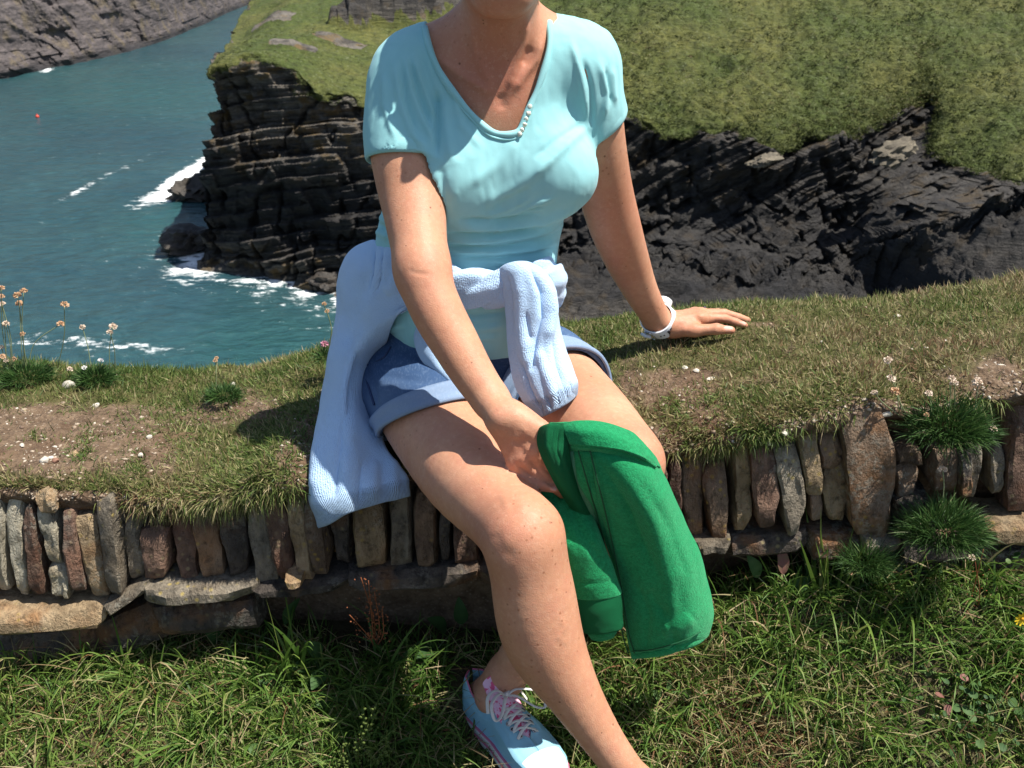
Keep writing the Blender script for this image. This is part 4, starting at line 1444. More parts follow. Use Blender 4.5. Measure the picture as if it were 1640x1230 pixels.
NECK = [(680, 44), (693, 82), (712, 120), (738, 158), (765, 188), (785, 205), (806, 211), (828, 209), (838, 192), (850, 165), (862, 135), (873, 100), (880, 62), (879, 35), (868, 12)]
front_y = 1.545
npoly = [P(px, py, 1.60 - 0.055 * sstep(40, 210, py))[[0, 2]] for px, py in NECK]
npoly = npoly + [np.array((npoly[-1][0] - .004, 1.40)), np.array((npoly[0][0] + .004, 1.40))]
npoly = np.array(npoly)


def poly_sdf(px_, pz_, poly):
    d = np.full(np.broadcast(px_, pz_).shape, 1e9)
    ins = np.zeros(d.shape, bool)
    n = len(poly)
    for i in range(n):
        a, b = poly[i], poly[(i + 1) % n]
        ex, ez = b - a
        wx, wz = px_ - a[0], pz_ - a[1]
        t = np.clip((wx * ex + wz * ez) / (ex * ex + ez * ez + 1e-12), 0, 1)
        d = np.minimum(d, (wx - t * ex) ** 2 + (wz - t * ez) ** 2)
        c1 = (a[1] <= pz_) != (b[1] <= pz_)
        xi = a[0] + (pz_ - a[1]) / (b[1] - a[1] + 1e-12) * ex
        ins ^= c1 & (px_ < xi)
    d = np.sqrt(d)
    return np.where(ins, -d, d)


nd = poly_sdf(xc[:, :, 0], zc[0], npoly)[:, None, :]
nd = np.where(yc < 1.655, nd, np.maximum(nd, 1.205 - zc)).astype(np.float32)
shell = np.maximum(shell, -nd)
sh.f = shell
v, F = sh.mesh(1)
nrm = vnormals(v, F)
v = strokes(v, nrm, [
    ([(650, 95), (660, 150), (675, 190), (694, 225)], 5, .0060), ([(662, 92), (682, 150), (697, 190)], 4, .0055), ([(632, 105), (640, 160), (660, 215), (680, 238)], 5, .0050), ([(615, 115), (616, 170), (632, 222)], 5, .0035),
    ([(657, 95), (670, 150), (690, 200)], 3, -.0045), ([(644, 100), (650, 160), (668, 210)], 3, -.0040), ([(676, 92), (700, 170)], 4, -.0030),
    ([(700, 150), (700, 190), (699, 245)], 4, -.0075), ([(712, 160), (716, 210), (722, 260)], 7, .0040),
    ([(920, 335), (870, 354), (800, 364), (730, 364)], 5, .0085), ([(905, 358), (850, 376), (780, 386), (712, 384)], 5, .0080), ([(735, 352), (800, 352), (868, 342)], 4, -.0060),
    ([(885, 318), (850, 330), (800, 350), (770, 358)], 5, .0060), ([(850, 318), (810, 336), (775, 346)], 4, .0045), ([(870, 330), (830, 343), (790, 352)], 3, -.0050),
    ([(890, 388), (850, 400), (790, 405), (712, 402)], 5, .0075), ([(884, 412), (840, 422), (790, 420)], 5, .0070), ([(715, 374), (790, 376), (860, 366)], 3, -.0060), ([(715, 394), (790, 396), (860, 388)], 3, -.0060), ([(740, 412), (800, 413), (860, 406)], 3, -.0050),
    ([(770, 330), (830, 300), (880, 250)], 12, .0042), ([(790, 330), (850, 300)], 6, -.0036), ([(745, 300), (800, 262), (830, 225)], 10, .0022),
    ([(938, 205), (900, 240), (850, 290)], 7, .0042), ([(936, 196), (890, 225), (860, 250)], 5, -.0030), ([(940, 180), (930, 120), (916, 70)], 5, .0045), ([(948, 200), (946, 140), (935, 100)], 4, -.0050),
    ([(960, 100), (972, 150), (968, 185)], 5, .0045), ([(980, 110), (986, 165)], 4, .0035), ([(970, 110), (979, 165)], 3, -.0035),
    ([(597, 335), (620, 358)], 5, .005), ([(592, 365), (625, 382)], 5, .005), ([(595, 350), (622, 370)], 3, -.005),
    ([(715, 520), (760, 528), (806, 522)], 6, .0055), ([(715, 500), (760, 506), (806, 500)], 5, -.0050), ([(715, 488), (760, 492), (806, 486)], 5, .0040), ([(600, 535), (650, 520)], 6, .004), ([(730, 545), (800, 540)], 5, .0035),
    ([(706, 265), (714, 330)], 6, -.004), ([(724, 130), (738, 200), (772, 238)], 6, .0022), ([(735, 250), (728, 320)], 9, .0020),
])
v = v + nrm * (0.0022 * fbm(v * np.array((26, 26, 14)), 3, 5) + .0012 * np.abs(fbm(v * np.array((60, 60, 26)), 2, 15)))[:, None]
m = NT("aqua_cotton_jersey", rough=0.85, spec=0.2)
m.color(m.mix(m.noise(60, 4, co=m.mapping((1, 1, 0.2))), (0.275, 0.585, 0.615), (0.325, 0.640, 0.665)))
m.set("Sheen Weight", 0.15)
kn = m.wave(520, 1.0, 1, axis='X')
m.bump(m.math('ADD', m.math('MULTIPLY', kn, 0.5), m.noise(420, 2)), 0.22, 0.0012)
M_shirt = m.m
shirt = mesh_obj("t_shirt", v, F, M_shirt, person)
# rolled hems of neck and sleeves
SOL = Field(lo_, hi_, 0.003)
SOL.f = solid


def on_solid(x, z, ymax=1.70):
    ys_ = np.arange(1.40, ymax, .0015)
    s_ = SOL.sample(np.stack([np.full_like(ys_, x), ys_, np.full_like(ys_, z)], 1))
    w_ = np.nonzero(s_ < 0)[0]
    return np.array((x, ys_[w_[0]] if len(w_) else ys_[int(np.argmin(s_))], z))


dense = catmull(npoly[:len(NECK) - 1], 90)
band = np.array([on_solid(x, z) for x, z in dense])
band[:, 1] = np.where(np.abs(band[:, 1] - np.median(band[:, 1])) > .12, np.median(band[:, 1]), band[:, 1])
for _ in range(4):
    band[1:-1] = 0.5 * band[1:-1] + 0.25 * (band[:-2] + band[2:])
band[:, 1] -= .0005
bv, bf = tube(band, .0052 + .0012 * np.sin(np.linspace(0, 40, 90)) * .6, 8)
bo = mesh_obj("neckband", bv, bf, M_shirt, shirt)
bo.location = (0, 0, 0)
bv, bf = tube(band + np.array((0, -.0032, -.0068)), .0022, 6)
bo = mesh_obj("neckband", bv, bf, M_shirt, shirt)
bo.location = (0, 0, 0)
for hem, nn_, g, A, B, ax in sl_:
    e1 = np.cross(nn_, (0.2, 0.9, 0.1)); e1 /= np.linalg.norm(e1)
    e2 = np.cross(nn_, e1)
    for off_, rr_ in ((-.010, .0130),):
        ring = []
        for a in np.linspace(0, 2 * math.pi, 48, endpoint=False):
            dvec = math.cos(a) * e1 + math.sin(a) * e2
            ts = np.arange(.03, .085, .001)
            s_ = SOL.sample(hem + ax * off_ + ts[:, None] * dvec)
            w_ = np.nonzero(s_ > -0.004)[0]
            ring.append(hem + ax * off_ + dvec * min(ts[w_[0]] if len(w_) else .06, .068))
        ring = np.array(ring)
        for _ in range(4):
            ring = 0.5 * ring + 0.25 * (np.roll(ring, 1, 0) + np.roll(ring, -1, 0))
        # flattened band: wide along the sleeve, thin outwards
        seg = 10
        cen = ring.mean(0)
        VV = []
        for p_ in ring:
            o_ = p_ - cen; o_ -= ax * (o_ @ ax); o_ /= np.linalg.norm(o_)
            for t_ in np.linspace(0, 2 * math.pi, seg, endpoint=False):
                VV.append(p_ + o_ * (.0042 * math.cos(t_) + .0008) + ax * rr_ * math.sin(t_))
        FF = grid_faces(48, seg + 0, True)
        FF = [(i * seg + s, ((i + 1) % 48) * seg + s, ((i + 1) % 48) * seg + (s + 1) % seg, i * seg + (s + 1) % seg) for i in range(48) for s in range(seg)]
        bo = mesh_obj("sleeve_cuff", np.array(VV), FF, M_shirt, shirt)
        bo.location = (0, 0, 0)
# small shell beads sewn along the neckline
m = NT("pearly_bead", rough=0.25, spec=0.6)
m.color(m.mix(m.rand(), (0.62, 0.66, 0.58), (0.80, 0.78, 0.62)))
bead_me = None
for i, (px, py) in enumerate(((848, 168), (846, 178), (842, 186), (840, 195), (836, 203), (832, 209))):
    q = P(px, py, 1.55)
    s_ = on_solid(q[0], q[2])
    if bead_me is None:
        bv, bf = rock_blob((.0042, .0028, .0042), 2, 2, .1)
        bo = mesh_obj("bead", bv, bf, m.m, shirt)
        bead_me = bo.data
    else:
        bo = bpy.data.objects.new("bead", bead_me); link(bo, shirt)
    bo.location = s_ + np.array((0, -.005, 0))
    bo.rotation_euler = (0, i * 1.1, 0)

# ------------------------------------------------------------------ denim shorts
lo_, hi_ = (-0.36, 1.36, 0.46), (0.24, 1.86, 0.80)
so = Field(lo_, hi_, 0.003)
so.ell(P(764, 600, 1.69), (.182, .137, .124), .05)
so.ell(P(752, 520, 1.63), (.135, .090, .085), .05)
so.cone(RHIP, RHIP * .72 + RKNEE * .28, .1030, .1010, .05)
so.cone(LHIP, LHIP * .72 + LKNEE * .28, .1030, .1000, .05)
rax = (RKNEE - RHIP) / np.linalg.norm(RKNEE - RHIP)
lax = (LKNEE - LHIP) / np.linalg.norm(LKNEE - LHIP)
solid_s = so.f.copy()
shell = np.maximum(solid_s, -(solid_s + .008))
hems = []
for hip, ax, tt, tilt in ((RHIP, rax, .100, (-0.10, 0, 0.10)), (LHIP, lax, .098, (0.25, 0.0, 0.0))):
    n_ = ax + np.array(tilt); n_ /= np.linalg.norm(n_)
    if hip[0] < -.1:
        pa, pb, pm = P(600, 712, 1.560), P(748, 641, 1.460), P(660, 664, 1.440)
        n_ = np.cross(pb - pa, pm - pa); n_ /= np.linalg.norm(n_)
        n_ = n_ * np.sign(n_ @ ax)
        tt = ((pa - hip) @ n_) / (ax @ n_)
        print('hem', tt, n_, ax)
    hems.append((hip + ax * tt, n_, ax))
for k_, (h_, n_, ax) in enumerate(hems):
    d_ = half(so, h_, n_)
    side = half(so, (P(775, 620, 1.6)), (1.0 if k_ else -1.0, 0, 0))
    shell = np.maximum(shell, np.minimum(d_, side))
shell = np.maximum(shell, half(so, P(750, 528, 1.53), np.array((0, -.25, 1.0)) / math.hypot(.25, 1)))
so.f = shell
v, F = so.mesh(1)
nrm = vnormals(v, F)
v = strokes(v, nrm, [
    ([(580, 560), (600, 620), (606, 655)], 3, -.002), ([(620, 570), (690, 590), (740, 600)], 8, .003), ([(610, 600), (680, 612), (740, 618)], 7, -.002),
    ([(740, 600), (770, 630), (800, 640)], 9, .004), ([(570, 600), (585, 650)], 8, .003), ([(890, 520), (930, 545), (960, 575)], 8, .003), ([(790, 560), (800, 620)], 6, -.003),
])
v = v + nrm * (0.0014 * fbm(v * 22, 3, 8))[:, None]


def denim(name, a, b, worn):
    m = NT(name, rough=0.85, spec=0.2)
    c = m.mix(m.noise(16, 4), a, b)
    c = m.mix(m.ramp(m.noise(5, 3), [(0.45, 0.0), (0.7, 0.7)]), c, worn)
    tw = m.wave(430, 0.4, 1, axis='DIAGONAL')
    c = m.mix(m.math('MULTIPLY', tw, 0.35), c, tuple(min(1, x * 1.9 + .03) for x in a))
    c = m.mix(m.ramp(m.noise(300, 2, co=m.mapping((1, .3, 1))), [(0.5, 0), (0.7, 0.4)]), c, worn)
    m.color(c)
    m.bump(m.math('ADD', tw, m.math('ADD', m.noise(260, 2), m.math('MULTIPLY', m.noise(45, 3), 3.0))), 0.5, 0.0016)
    return m.m


M_den = denim("blue_denim", (0.030, 0.070, 0.165), (0.062, 0.120, 0.235), (0.17, 0.25, 0.38))
M_denl = denim("pale_denim_reverse", (0.185, 0.265, 0.40), (0.24, 0.32, 0.46), (0.34, 0.42, 0.55))
shorts = mesh_obj("denim_shorts", v, F, M_den, person)
SOLS = Field(lo_, hi_, .003)
SOLS.f = solid_s
M_thr = NT("orange_seam_thread", 0.8).color((0.50, 0.26, 0.10)).m
for k_, (h_, n_, ax) in enumerate(hems):
    e1 = np.cross(n_, (0.1, 0.2, 0.95)); e1 /= np.linalg.norm(e1)
    e2 = np.cross(n_, e1)
    rings = []
    wdt = .032
    for off_ in np.linspace(-wdt, .004, 9):
        rg = []
        for a in np.linspace(0, 2 * math.pi, 72, endpoint=False):
            dv = math.cos(a) * e1 + math.sin(a) * e2
            ts = np.arange(.05, .16, .0015)
            s_ = SOLS.sample(h_ + n_ * off_ + ts[:, None] * dv)
            w_ = np.nonzero(s_ > 0.0)[0]
            rg.append(min(ts[w_[0]] if len(w_) else .11, .118))
        rg = np.array(rg)
        for _ in range(5):
            rg = .5 * rg + .25 * (np.roll(rg, 1) + np.roll(rg, -1))
        rings.append((off_, rg))
    VV, sgn = [], []
    prof = [(off_, rg + .0045 + .0012 * math.sin(i * 1.0)) for i, (off_, rg) in enumerate(rings)] + [(off_, rg - .002) for off_, rg in rings[::-1]]
    prof[0] = (prof[0][0] - .001, prof[0][1] - .0045)
    prof[8] = (prof[8][0], prof[8][1] - .002)
    for off_, rg in prof:
        for j, a in enumerate(np.linspace(0, 2 * math.pi, 72, endpoint=False)):
            VV.append(h_ + n_ * off_ + (math.cos(a) * e1 + math.sin(a) * e2) * (rg[j] + .0012 * math.sin(5 * a + off_ * 120)))
    np_ = len(prof)
    FF = [(i * 72 + j, i * 72 + (j + 1) % 72, ((i + 1) % np_) * 72 + (j + 1) % 72, ((i + 1) % np_) * 72 + j) for i in range(np_) for j in range(72)]
    bo = mesh_obj("turn_up", np.array(VV), FF, M_denl, shorts)
    bo.location = (0, 0, 0)


def on_f(fld, pts, lift=.0015):
    out = []
    for px, py in pts:
        q = fld.hit(px, py)
        out.append(q + fld.grad(q) * lift)
    return np.array(out)


def seam(fld, pts, r, mat, name, parent, n=24, lift=.0012):
    pth = catmull(on_f(fld, pts, lift), n)
    bo = mesh_obj(name, *tube(pth, r, 5), mat, parent)
    bo.location = (0, 0, 0)
    return bo


M_seamd = NT("dark_denim_seam", 0.8).color((0.022, 0.045, 0.12)).m
seam(SOLS, [(571, 562), (582, 590), (592, 622), (600, 648)], .0022, M_seamd, "side_seam", shorts)
seam(SOLS, [(567, 580), (585, 586), (612, 575), (626, 556)], .0018, M_seamd, "pocket_seam", shorts)

# ================================================================== CLOTH: cardigan, jacket; WATCH, RING, SHOES
def cloth(name, rows, mat, parent=None, nr=90, nc=70, thick=.010, fold=(), mat_uv=None, wob=.002, edge=.5, wobs=18, post=None, dy=None):
    """thick cloth from rows of (photo px, py, world y) points; lens-shaped section so that edges are round"""
    R = np.array([[P(p[0], p[1], p[2] + (dy(p[1]) if dy else 0)) for p in r] for r in rows])
    A = catmull(R, nr)
    S = np.swapaxes(catmull(np.swapaxes(A, 0, 1), nc), 0, 1).copy()
    n = normals_grid(S)
    view = np.array((0, 0, CAMZ)) - S
    if (n * view).sum() < 0: n = -n
    flat = S.reshape(-1, 3)
    nf = n.reshape(-1, 3)
    flat = strokes(flat, nf, fold, False)
    flat = flat + nf * (wob * fbm(flat * wobs, 3, 9))[:, None]
    S = flat.reshape(S.shape)
    if post is not None: S = post(S)
    n = normals_grid(S)
    if (n * view).sum() < 0: n = -n
    u = np.linspace(0, 1, nc)
    v = np.linspace(0, 1, nr)
    eu = np.minimum(1, np.minimum(u, 1 - u) * nc / 4.0)
    ev = np.minimum(1, np.minimum(v, 1 - v) * nr / 4.0)
    prof = np.sqrt(np.clip(1 - (1 - eu) ** 2, 0, 1))[None, :] * np.sqrt(np.clip(1 - (1 - ev) ** 2, 0, 1))[:, None]
    th = thick * np.maximum(prof, .04)
    if callable(thick): th = thick(u, v) * np.maximum(prof, .04)
    front = S + n * (th * edge)[..., None]
    back = S - n * (th * (1 - edge))[..., None]
    N = nr * nc
    V = np.concatenate([front.reshape(-1, 3), back.reshape(-1, 3)])
    F = grid_faces(nr, nc)
    per = [j for j in range(nc)] + [i * nc + nc - 1 for i in range(1, nr)] + [(nr - 1) * nc + j for j in range(nc - 2, -1, -1)] + [i * nc for i in range(nr - 2, 0, -1)]
    side = [(per[(k + 1) % len(per)], per[k], per[k] + N, per[(k + 1) % len(per)] + N) for k in range(len(per))]
    Fa = np.concatenate([F, F[:, ::-1] + N, np.array(side)])
    # outward orientation
    a, b, c = V[F[len(F) // 2][0]], V[F[len(F) // 2][1]], V[F[len(F) // 2][2]]
    if np.cross(b - a, c - a) @ n.reshape(-1, 3)[F[len(F) // 2][0]] < 0:
        Fa = Fa[:, ::-1]
    vv, uu = np.meshgrid(v, u, indexing='ij')
    at = {"cu": ('FLOAT', np.tile(uu.ravel(), 2)), "cv": ('FLOAT', np.tile(vv.ravel(), 2))}
    o = mesh_obj(name, V, Fa, mat, parent, attrs=at)
    if parent is not None and parent.type == 'MESH': o.location = (0, 0, 0)
    o["_front"] = 0
    del o["_front"]
    return o, front


# ---- cardigan
m = NT("pale_blue_knit", rough=0.92, spec=0.15)
m.color(m.mix(m.noise(26, 4), (0.41, 0.60, 0.86), (0.50, 0.68, 0.90)))
m.set("Sheen Weight", 0.25)
ribs = m.wave(1.0, 0, 0, axis='X')
cmb = m.n.new("ShaderNodeCombineXYZ")
m.l.new(m.math('MULTIPLY', m.attr("cu"), 26.0), cmb.inputs[0])
w_ = m.n.new("ShaderNodeTexWave"); w_.inputs["Scale"].default_value = 1.0
m.l.new(cmb.outputs[0], w_.inputs["Vector"])
cuffy = m.ramp(m.attr("cv"), [(0.82, 0.0), (0.86, 1.0)])
grain = m.math('ADD', m.noise(420, 3, .7), m.math('MULTIPLY', m.voronoi(380), .9))
b1 = m.bump(grain, .55, .0020)
m.bump(m.math('MULTIPLY', w_.outputs["Fac"], m.math('ADD', m.math('MULTIPLY', cuffy, .9), .10)), .8, .0045, prev=b1)
M_knit = m.m
cardigan = empty("cardigan", (-.14, 1.58, .62), "pale blue knitted cardigan tied by its sleeves round the woman's waist", "cardigan")
cloth("body_panel", [
    [(600, 386, 1.72), (606, 386, 1.67), (620, 390, 1.62), (645, 398, 1.575), (668, 408, 1.556), (690, 420, 1.545)],
    [(562, 405, 1.72), (566, 412, 1.66), (590, 425, 1.598), (628, 440, 1.562), (655, 452, 1.545), (680, 460, 1.536)],
    [(544, 445, 1.73), (549, 455, 1.655), (575, 470, 1.590), (610, 482, 1.556), (640, 486, 1.540), (662, 488, 1.532)],
    [(541, 500, 1.73), (546, 510, 1.650), (566, 520, 1.585), (590, 525, 1.556), (612, 520, 1.545), (632, 512, 1.538)],
    [(534, 560, 1.70), (541, 566, 1.620), (556, 570, 1.560), (568, 572, 1.548), (588, 574, 1.590), (612, 572, 1.630)],
    [(526, 620, 1.66), (535, 622, 1.590), (546, 622, 1.530), (554, 624, 1.520), (576, 628, 1.560), (606, 632, 1.610)],
    [(512, 680, 1.60), (522, 682, 1.535), (538, 682, 1.480), (554, 685, 1.470), (580, 688, 1.500), (612, 690, 1.540)],
    [(501, 735, 1.52), (513, 737, 1.460), (538, 736, 1.425), (566, 735, 1.435), (592, 731, 1.460), (622, 722, 1.480)],
    [(496, 790, 1.47), (510, 792, 1.415), (542, 784, 1.395), (580, 776, 1.405), (615, 770, 1.425), (652, 760, 1.445)],
    [(506, 822, 1.44), (520, 822, 1.395), (550, 808, 1.382), (586, 797, 1.395), (620, 790, 1.412), (656, 780, 1.432)],
    [(510, 846, 1.43), (528, 840, 1.392), (556, 824, 1.380), (590, 812, 1.392), (622, 803, 1.408), (658, 795, 1.428)],
], M_knit, cardigan, nr=150, nc=90, thick=.011, wob=.0035, fold=[
    ([(572, 570), (558, 620), (549, 670), (545, 720), (536, 790)], 8, -.016), ([(550, 520), (540, 600), (526, 680), (514, 750), (514, 810)], 9, .014),
    ([(590, 430), (572, 500), (560, 560)], 9, -.006), ([(625, 400), (606, 460), (590, 520)], 10, .005), ([(600, 740), (594, 800)], 9, .006), ([(578, 740), (572, 810)], 6, -.004),
    ([(604, 398), (600, 440), (594, 470)], 3, -.004), ([(618, 400), (615, 440), (606, 470)], 3, -.004), ([(652, 430), (620, 470)], 9, .005), ([(630, 735), (630, 790)], 9, .005)])
# twisted sleeve across the belly


def twist_tube(pts, radii, turns, lobes, mat, name, parent, n=90, seg=40, flat=.62, lob=.20):
    path = catmull(np.array([P(*p) for p in pts]), n)
    rr_ = np.interp(np.linspace(0, 1, n), np.linspace(0, 1, len(radii)), radii)
    tan = np.gradient(path, axis=0); tan /= np.linalg.norm(tan, axis=1)[:, None]
    V = []
    for i in range(n):
        e1 = np.array((0, -.25, 1.0)); e1 -= tan[i] * (e1 @ tan[i]); e1 /= np.linalg.norm(e1)
        e2 = np.cross(tan[i], e1)
        th = np.linspace(0, 2 * math.pi, seg, endpoint=False)
        ph = turns * 2 * math.pi * i / n
        r = rr_[i] * (1 - lob + lob * np.abs(np.cos(lobes * .5 * (th + ph))) ** .7 * 1.5 + .05 * np.sin(7 * th + 9 * i / n))
        V.append(path[i] + (r * np.cos(th))[:, None] * e1 + (r * np.sin(th) * flat)[:, None] * e2)
    V = np.concatenate(V)
    V += .0012 * np.stack([fbm(V * 40 + k * 9, 2, k) for k in range(3)], 1)
    F = [(i * seg + s, i * seg + (s + 1) % seg, (i + 1) * seg + (s + 1) % seg, (i + 1) * seg + s) for i in range(n - 1) for s in range(seg)]
    F += [tuple(range(seg - 1, -1, -1)), tuple((n - 1) * seg + s for s in range(seg))]
    u = np.repeat(np.linspace(0, 1, n), seg)
    return mesh_obj(name, V, F, mat, parent, attrs={"cu": ('FLOAT', u), "cv": ('FLOAT', np.zeros(n * seg))})


twist_tube([(655, 440, 1.555), (690, 447, 1.530), (730, 460, 1.512), (775, 464, 1.508), (818, 456, 1.510), (846, 446, 1.515)], [.036, .036, .036, .034, .032, .026], 1.3, 3, M_knit, "twisted_sleeve", cardigan)
twist_tube([(846, 446, 1.525), (868, 446, 1.535), (884, 452, 1.575), (888, 458, 1.64), (886, 458, 1.70)], [.026, .034, .036, .036, .036], .3, 3, M_knit, "waist_wrap", cardigan)
# hanging sleeve in front
cloth("hanging_sleeve", [
    [(792, 446, 1.515), (802, 428, 1.500), (820, 420, 1.492), (842, 420, 1.495), (858, 428, 1.505), (868, 440, 1.520)],
    [(800, 462, 1.505), (812, 446, 1.484), (830, 438, 1.474), (852, 438, 1.474), (870, 446, 1.484), (881, 458, 1.505)],
    [(810, 490, 1.497), (822, 482, 1.474), (842, 478, 1.464), (864, 478, 1.464), (880, 486, 1.474), (889, 496, 1.496)],
    [(814, 530, 1.488), (828, 526, 1.465), (850, 522, 1.455), (872, 522, 1.455), (888, 526, 1.466), (897, 534, 1.488)],
    [(816, 575, 1.474), (832, 572, 1.450), (854, 568, 1.440), (880, 564, 1.440), (898, 565, 1.450), (908, 570, 1.474)],
    [(824, 618, 1.455), (841, 615, 1.430), (864, 609, 1.420), (890, 602, 1.420), (908, 599, 1.430), (919, 600, 1.454)],
    [(842, 648, 1.437), (858, 645, 1.414), (880, 637, 1.406), (902, 627, 1.408), (916, 619, 1.420), (923, 614, 1.442)],
    [(860, 671, 1.422), (874, 666, 1.404), (892, 657, 1.398), (907, 648, 1.402), (916, 640, 1.414), (921, 633, 1.432)],
], M_knit, cardigan, nr=150, nc=80, thick=.010, wob=.0035, fold=[
    ([(850, 432), (866, 470), (868, 510), (858, 545), (852, 590)], 5, -.014), ([(876, 455), (882, 500), (876, 545)], 5, .007), ([(832, 440), (836, 520), (848, 600)], 8, .006),
    ([(884, 540), (890, 586), (900, 616)], 5, -.006), ([(842, 500), (848, 545)], 4, -.007), ([(815, 440), (822, 480), (826, 530)], 5, -.005), ([(862, 560), (876, 600), (890, 640)], 6, .005), ([(838, 575), (850, 620), (868, 655)], 5, -.005),
    ([(872, 660), (868, 640)], 2.5, -.004), ([(884, 654), (879, 634)], 2.5, -.004), ([(896, 648), (890, 628)], 2.5, -.004), ([(908, 640), (902, 620)], 2.5, -.004), ([(916, 632), (911, 614)], 2.5, -.004)])
cloth("hanging_sleeve", [
    [(668, 520, 1.535), (690, 520, 1.520), (715, 530, 1.515)],
    [(664, 545, 1.530), (692, 548, 1.505), (722, 556, 1.500)],
    [(676, 575, 1.510), (702, 580, 1.480), (732, 590, 1.478)],
    [(700, 600, 1.480), (722, 606, 1.455), (748, 616, 1.455)],
    [(722, 618, 1.460), (742, 624, 1.440), (764, 634, 1.440)],
], M_knit, cardigan, nr=60, nc=40, thick=.012, fold=[([(690, 530), (715, 590)], 6, -.004)])

# ---- green jacket hanging from her hand
m = NT("green_fleece_jersey", rough=0.9, spec=0.15)
base = m.mix(m.ramp(m.noise(210, 4, .75), [(.36, 0), (.64, 1)]), (0.005, 0.165, 0.056), (0.014, 0.295, 0.108))
base = m.mix(m.ramp(m.noise(9, 3), [(.4, 0), (.7, .5)]), base, (0.007, 0.20, 0.072))
base = m.mix(m.ramp(m.noise(700, 2), [(0.55, 0.0), (0.75, 0.35)]), base, (0.05, 0.40, 0.17))
m.color(base)
m.set("Sheen Weight", 0.35)
m.b.inputs["Sheen Tint"].default_value = (0.3, 0.9, 0.5, 1)
m.bump(m.math('ADD', m.noise(500, 3, .7), m.math('MULTIPLY', m.noise(170, 4, .7), 1.2)), .55, .0030)
M_green = m.m
m = NT("green_rib_knit", rough=0.9, spec=0.15)
cmb = m.n.new("ShaderNodeCombineXYZ")
m.l.new(m.math('MULTIPLY', m.attr("cu"), 60.0), cmb.inputs[0])
w_ = m.n.new("ShaderNodeTexWave"); w_.inputs["Scale"].default_value = 1.0
m.l.new(cmb.outputs[0], w_.inputs["Vector"])
m.color(m.mix(w_.outputs["Fac"], (0.006, 0.14, 0.05), (0.020, 0.30, 0.115)))
m.bump(m.math('ADD', w_.outputs["Fac"], m.math('MULTIPLY', m.noise(500, 2), .5)), .8, .004)
M_rib = m.m
m = NT("grey_green_lining", rough=0.95, spec=0.1)
m.color(m.mix(m.noise(520, 3, .7), (0.020, 0.13, 0.065), (0.12, 0.33, 0.20)))
m.bump(m.noise(600, 2), .5, .002)
M_line = m.m
M_zip = NT("dark_seam_tape", 0.7).color((0.012, 0.028, 0.018)).m
jacket = empty("green_jacket", (.10, 1.20, .45), "bright green jacket held bunched in the woman's hand over her knee", "jacket")
JDY = lambda py: .038 + .035 * float(sstep(740, 900, py))
JDZ = JDY
_, jf = cloth("body_panel", [
    [(880, 676, 1.222), (905, 677, 1.208), (940, 678, 1.204), (972, 682, 1.208), (1000, 692, 1.222), (1012, 702, 1.240)],
    [(896, 694, 1.205), (922, 695, 1.185), (958, 700, 1.180), (995, 708, 1.188), (1026, 722, 1.206), (1040, 732, 1.235)],
    [(910, 715, 1.196), (940, 716, 1.174), (975, 721, 1.168), (1012, 731, 1.178), (1042, 744, 1.200), (1056, 752, 1.232)],
    [(934, 770, 1.196), (965, 768, 1.166), (1000, 769, 1.160), (1034, 775, 1.166), (1062, 786, 1.192), (1076, 794, 1.228)],
    [(958, 832, 1.198), (990, 827, 1.166), (1026, 827, 1.158), (1062, 832, 1.164), (1088, 842, 1.192), (1101, 850, 1.228)],
    [(980, 900, 1.200), (1012, 895, 1.168), (1052, 894, 1.158), (1088, 896, 1.162), (1112, 902, 1.190), (1125, 908, 1.226)],
    [(995, 962, 1.202), (1028, 960, 1.170), (1066, 959, 1.158), (1100, 958, 1.162), (1126, 960, 1.190), (1138, 962, 1.226)],
    [(1004, 1015, 1.202), (1036, 1016, 1.172), (1072, 1012, 1.162), (1104, 1004, 1.166), (1128, 996, 1.192), (1140, 990, 1.228)],
    [(1012, 1056, 1.204), (1040, 1053, 1.178), (1072, 1047, 1.170), (1100, 1038, 1.174), (1120, 1028, 1.198), (1130, 1018, 1.228)],
], M_green, jacket, dy=JDY, nr=170, nc=110, thick=.013, wob=.0035, wobs=11, edge=.35, fold=[
    ([(912, 708), (950, 711), (990, 718), (1025, 730), (1052, 748)], 5, .0060), ([(914, 720), (960, 722), (1005, 734), (1040, 752)], 4, -.0040),
    ([(945, 715), (955, 770), (972, 840), (990, 920), (1003, 1000), (1010, 1050)], 3, -.0026), ([(925, 716), (938, 770), (956, 840), (976, 915)], 5, .0040),
    ([(1060, 1005), (1085, 1000), (1105, 985)], 12, .006), ([(1068, 985), (1050, 965), (1040, 940)], 10, -.005), ([(1030, 780), (1060, 860), (1085, 940)], 22, .006), ([(1000, 800), (1020, 880)], 18, -.004),
    ([(1090, 800), (1108, 860), (1124, 930)], 6, .003), ([(930, 745), (968, 812), (1000, 900)], 9, .0050), ([(960, 740), (1010, 815), (1046, 900)], 10, -.0050), ([(990, 745), (1042, 830), (1072, 930), (1080, 1000)], 9, .0045), ([(1025, 765), (1070, 850), (1098, 930)], 9, -.0035), ([(1020, 930), (1040, 985), (1036, 1040)], 8, -.005), ([(1075, 1000), (1082, 1040)], 7, -.004), ([(1012, 1046), (1070, 1036), (1122, 1020)], 2.4, -.0022)])
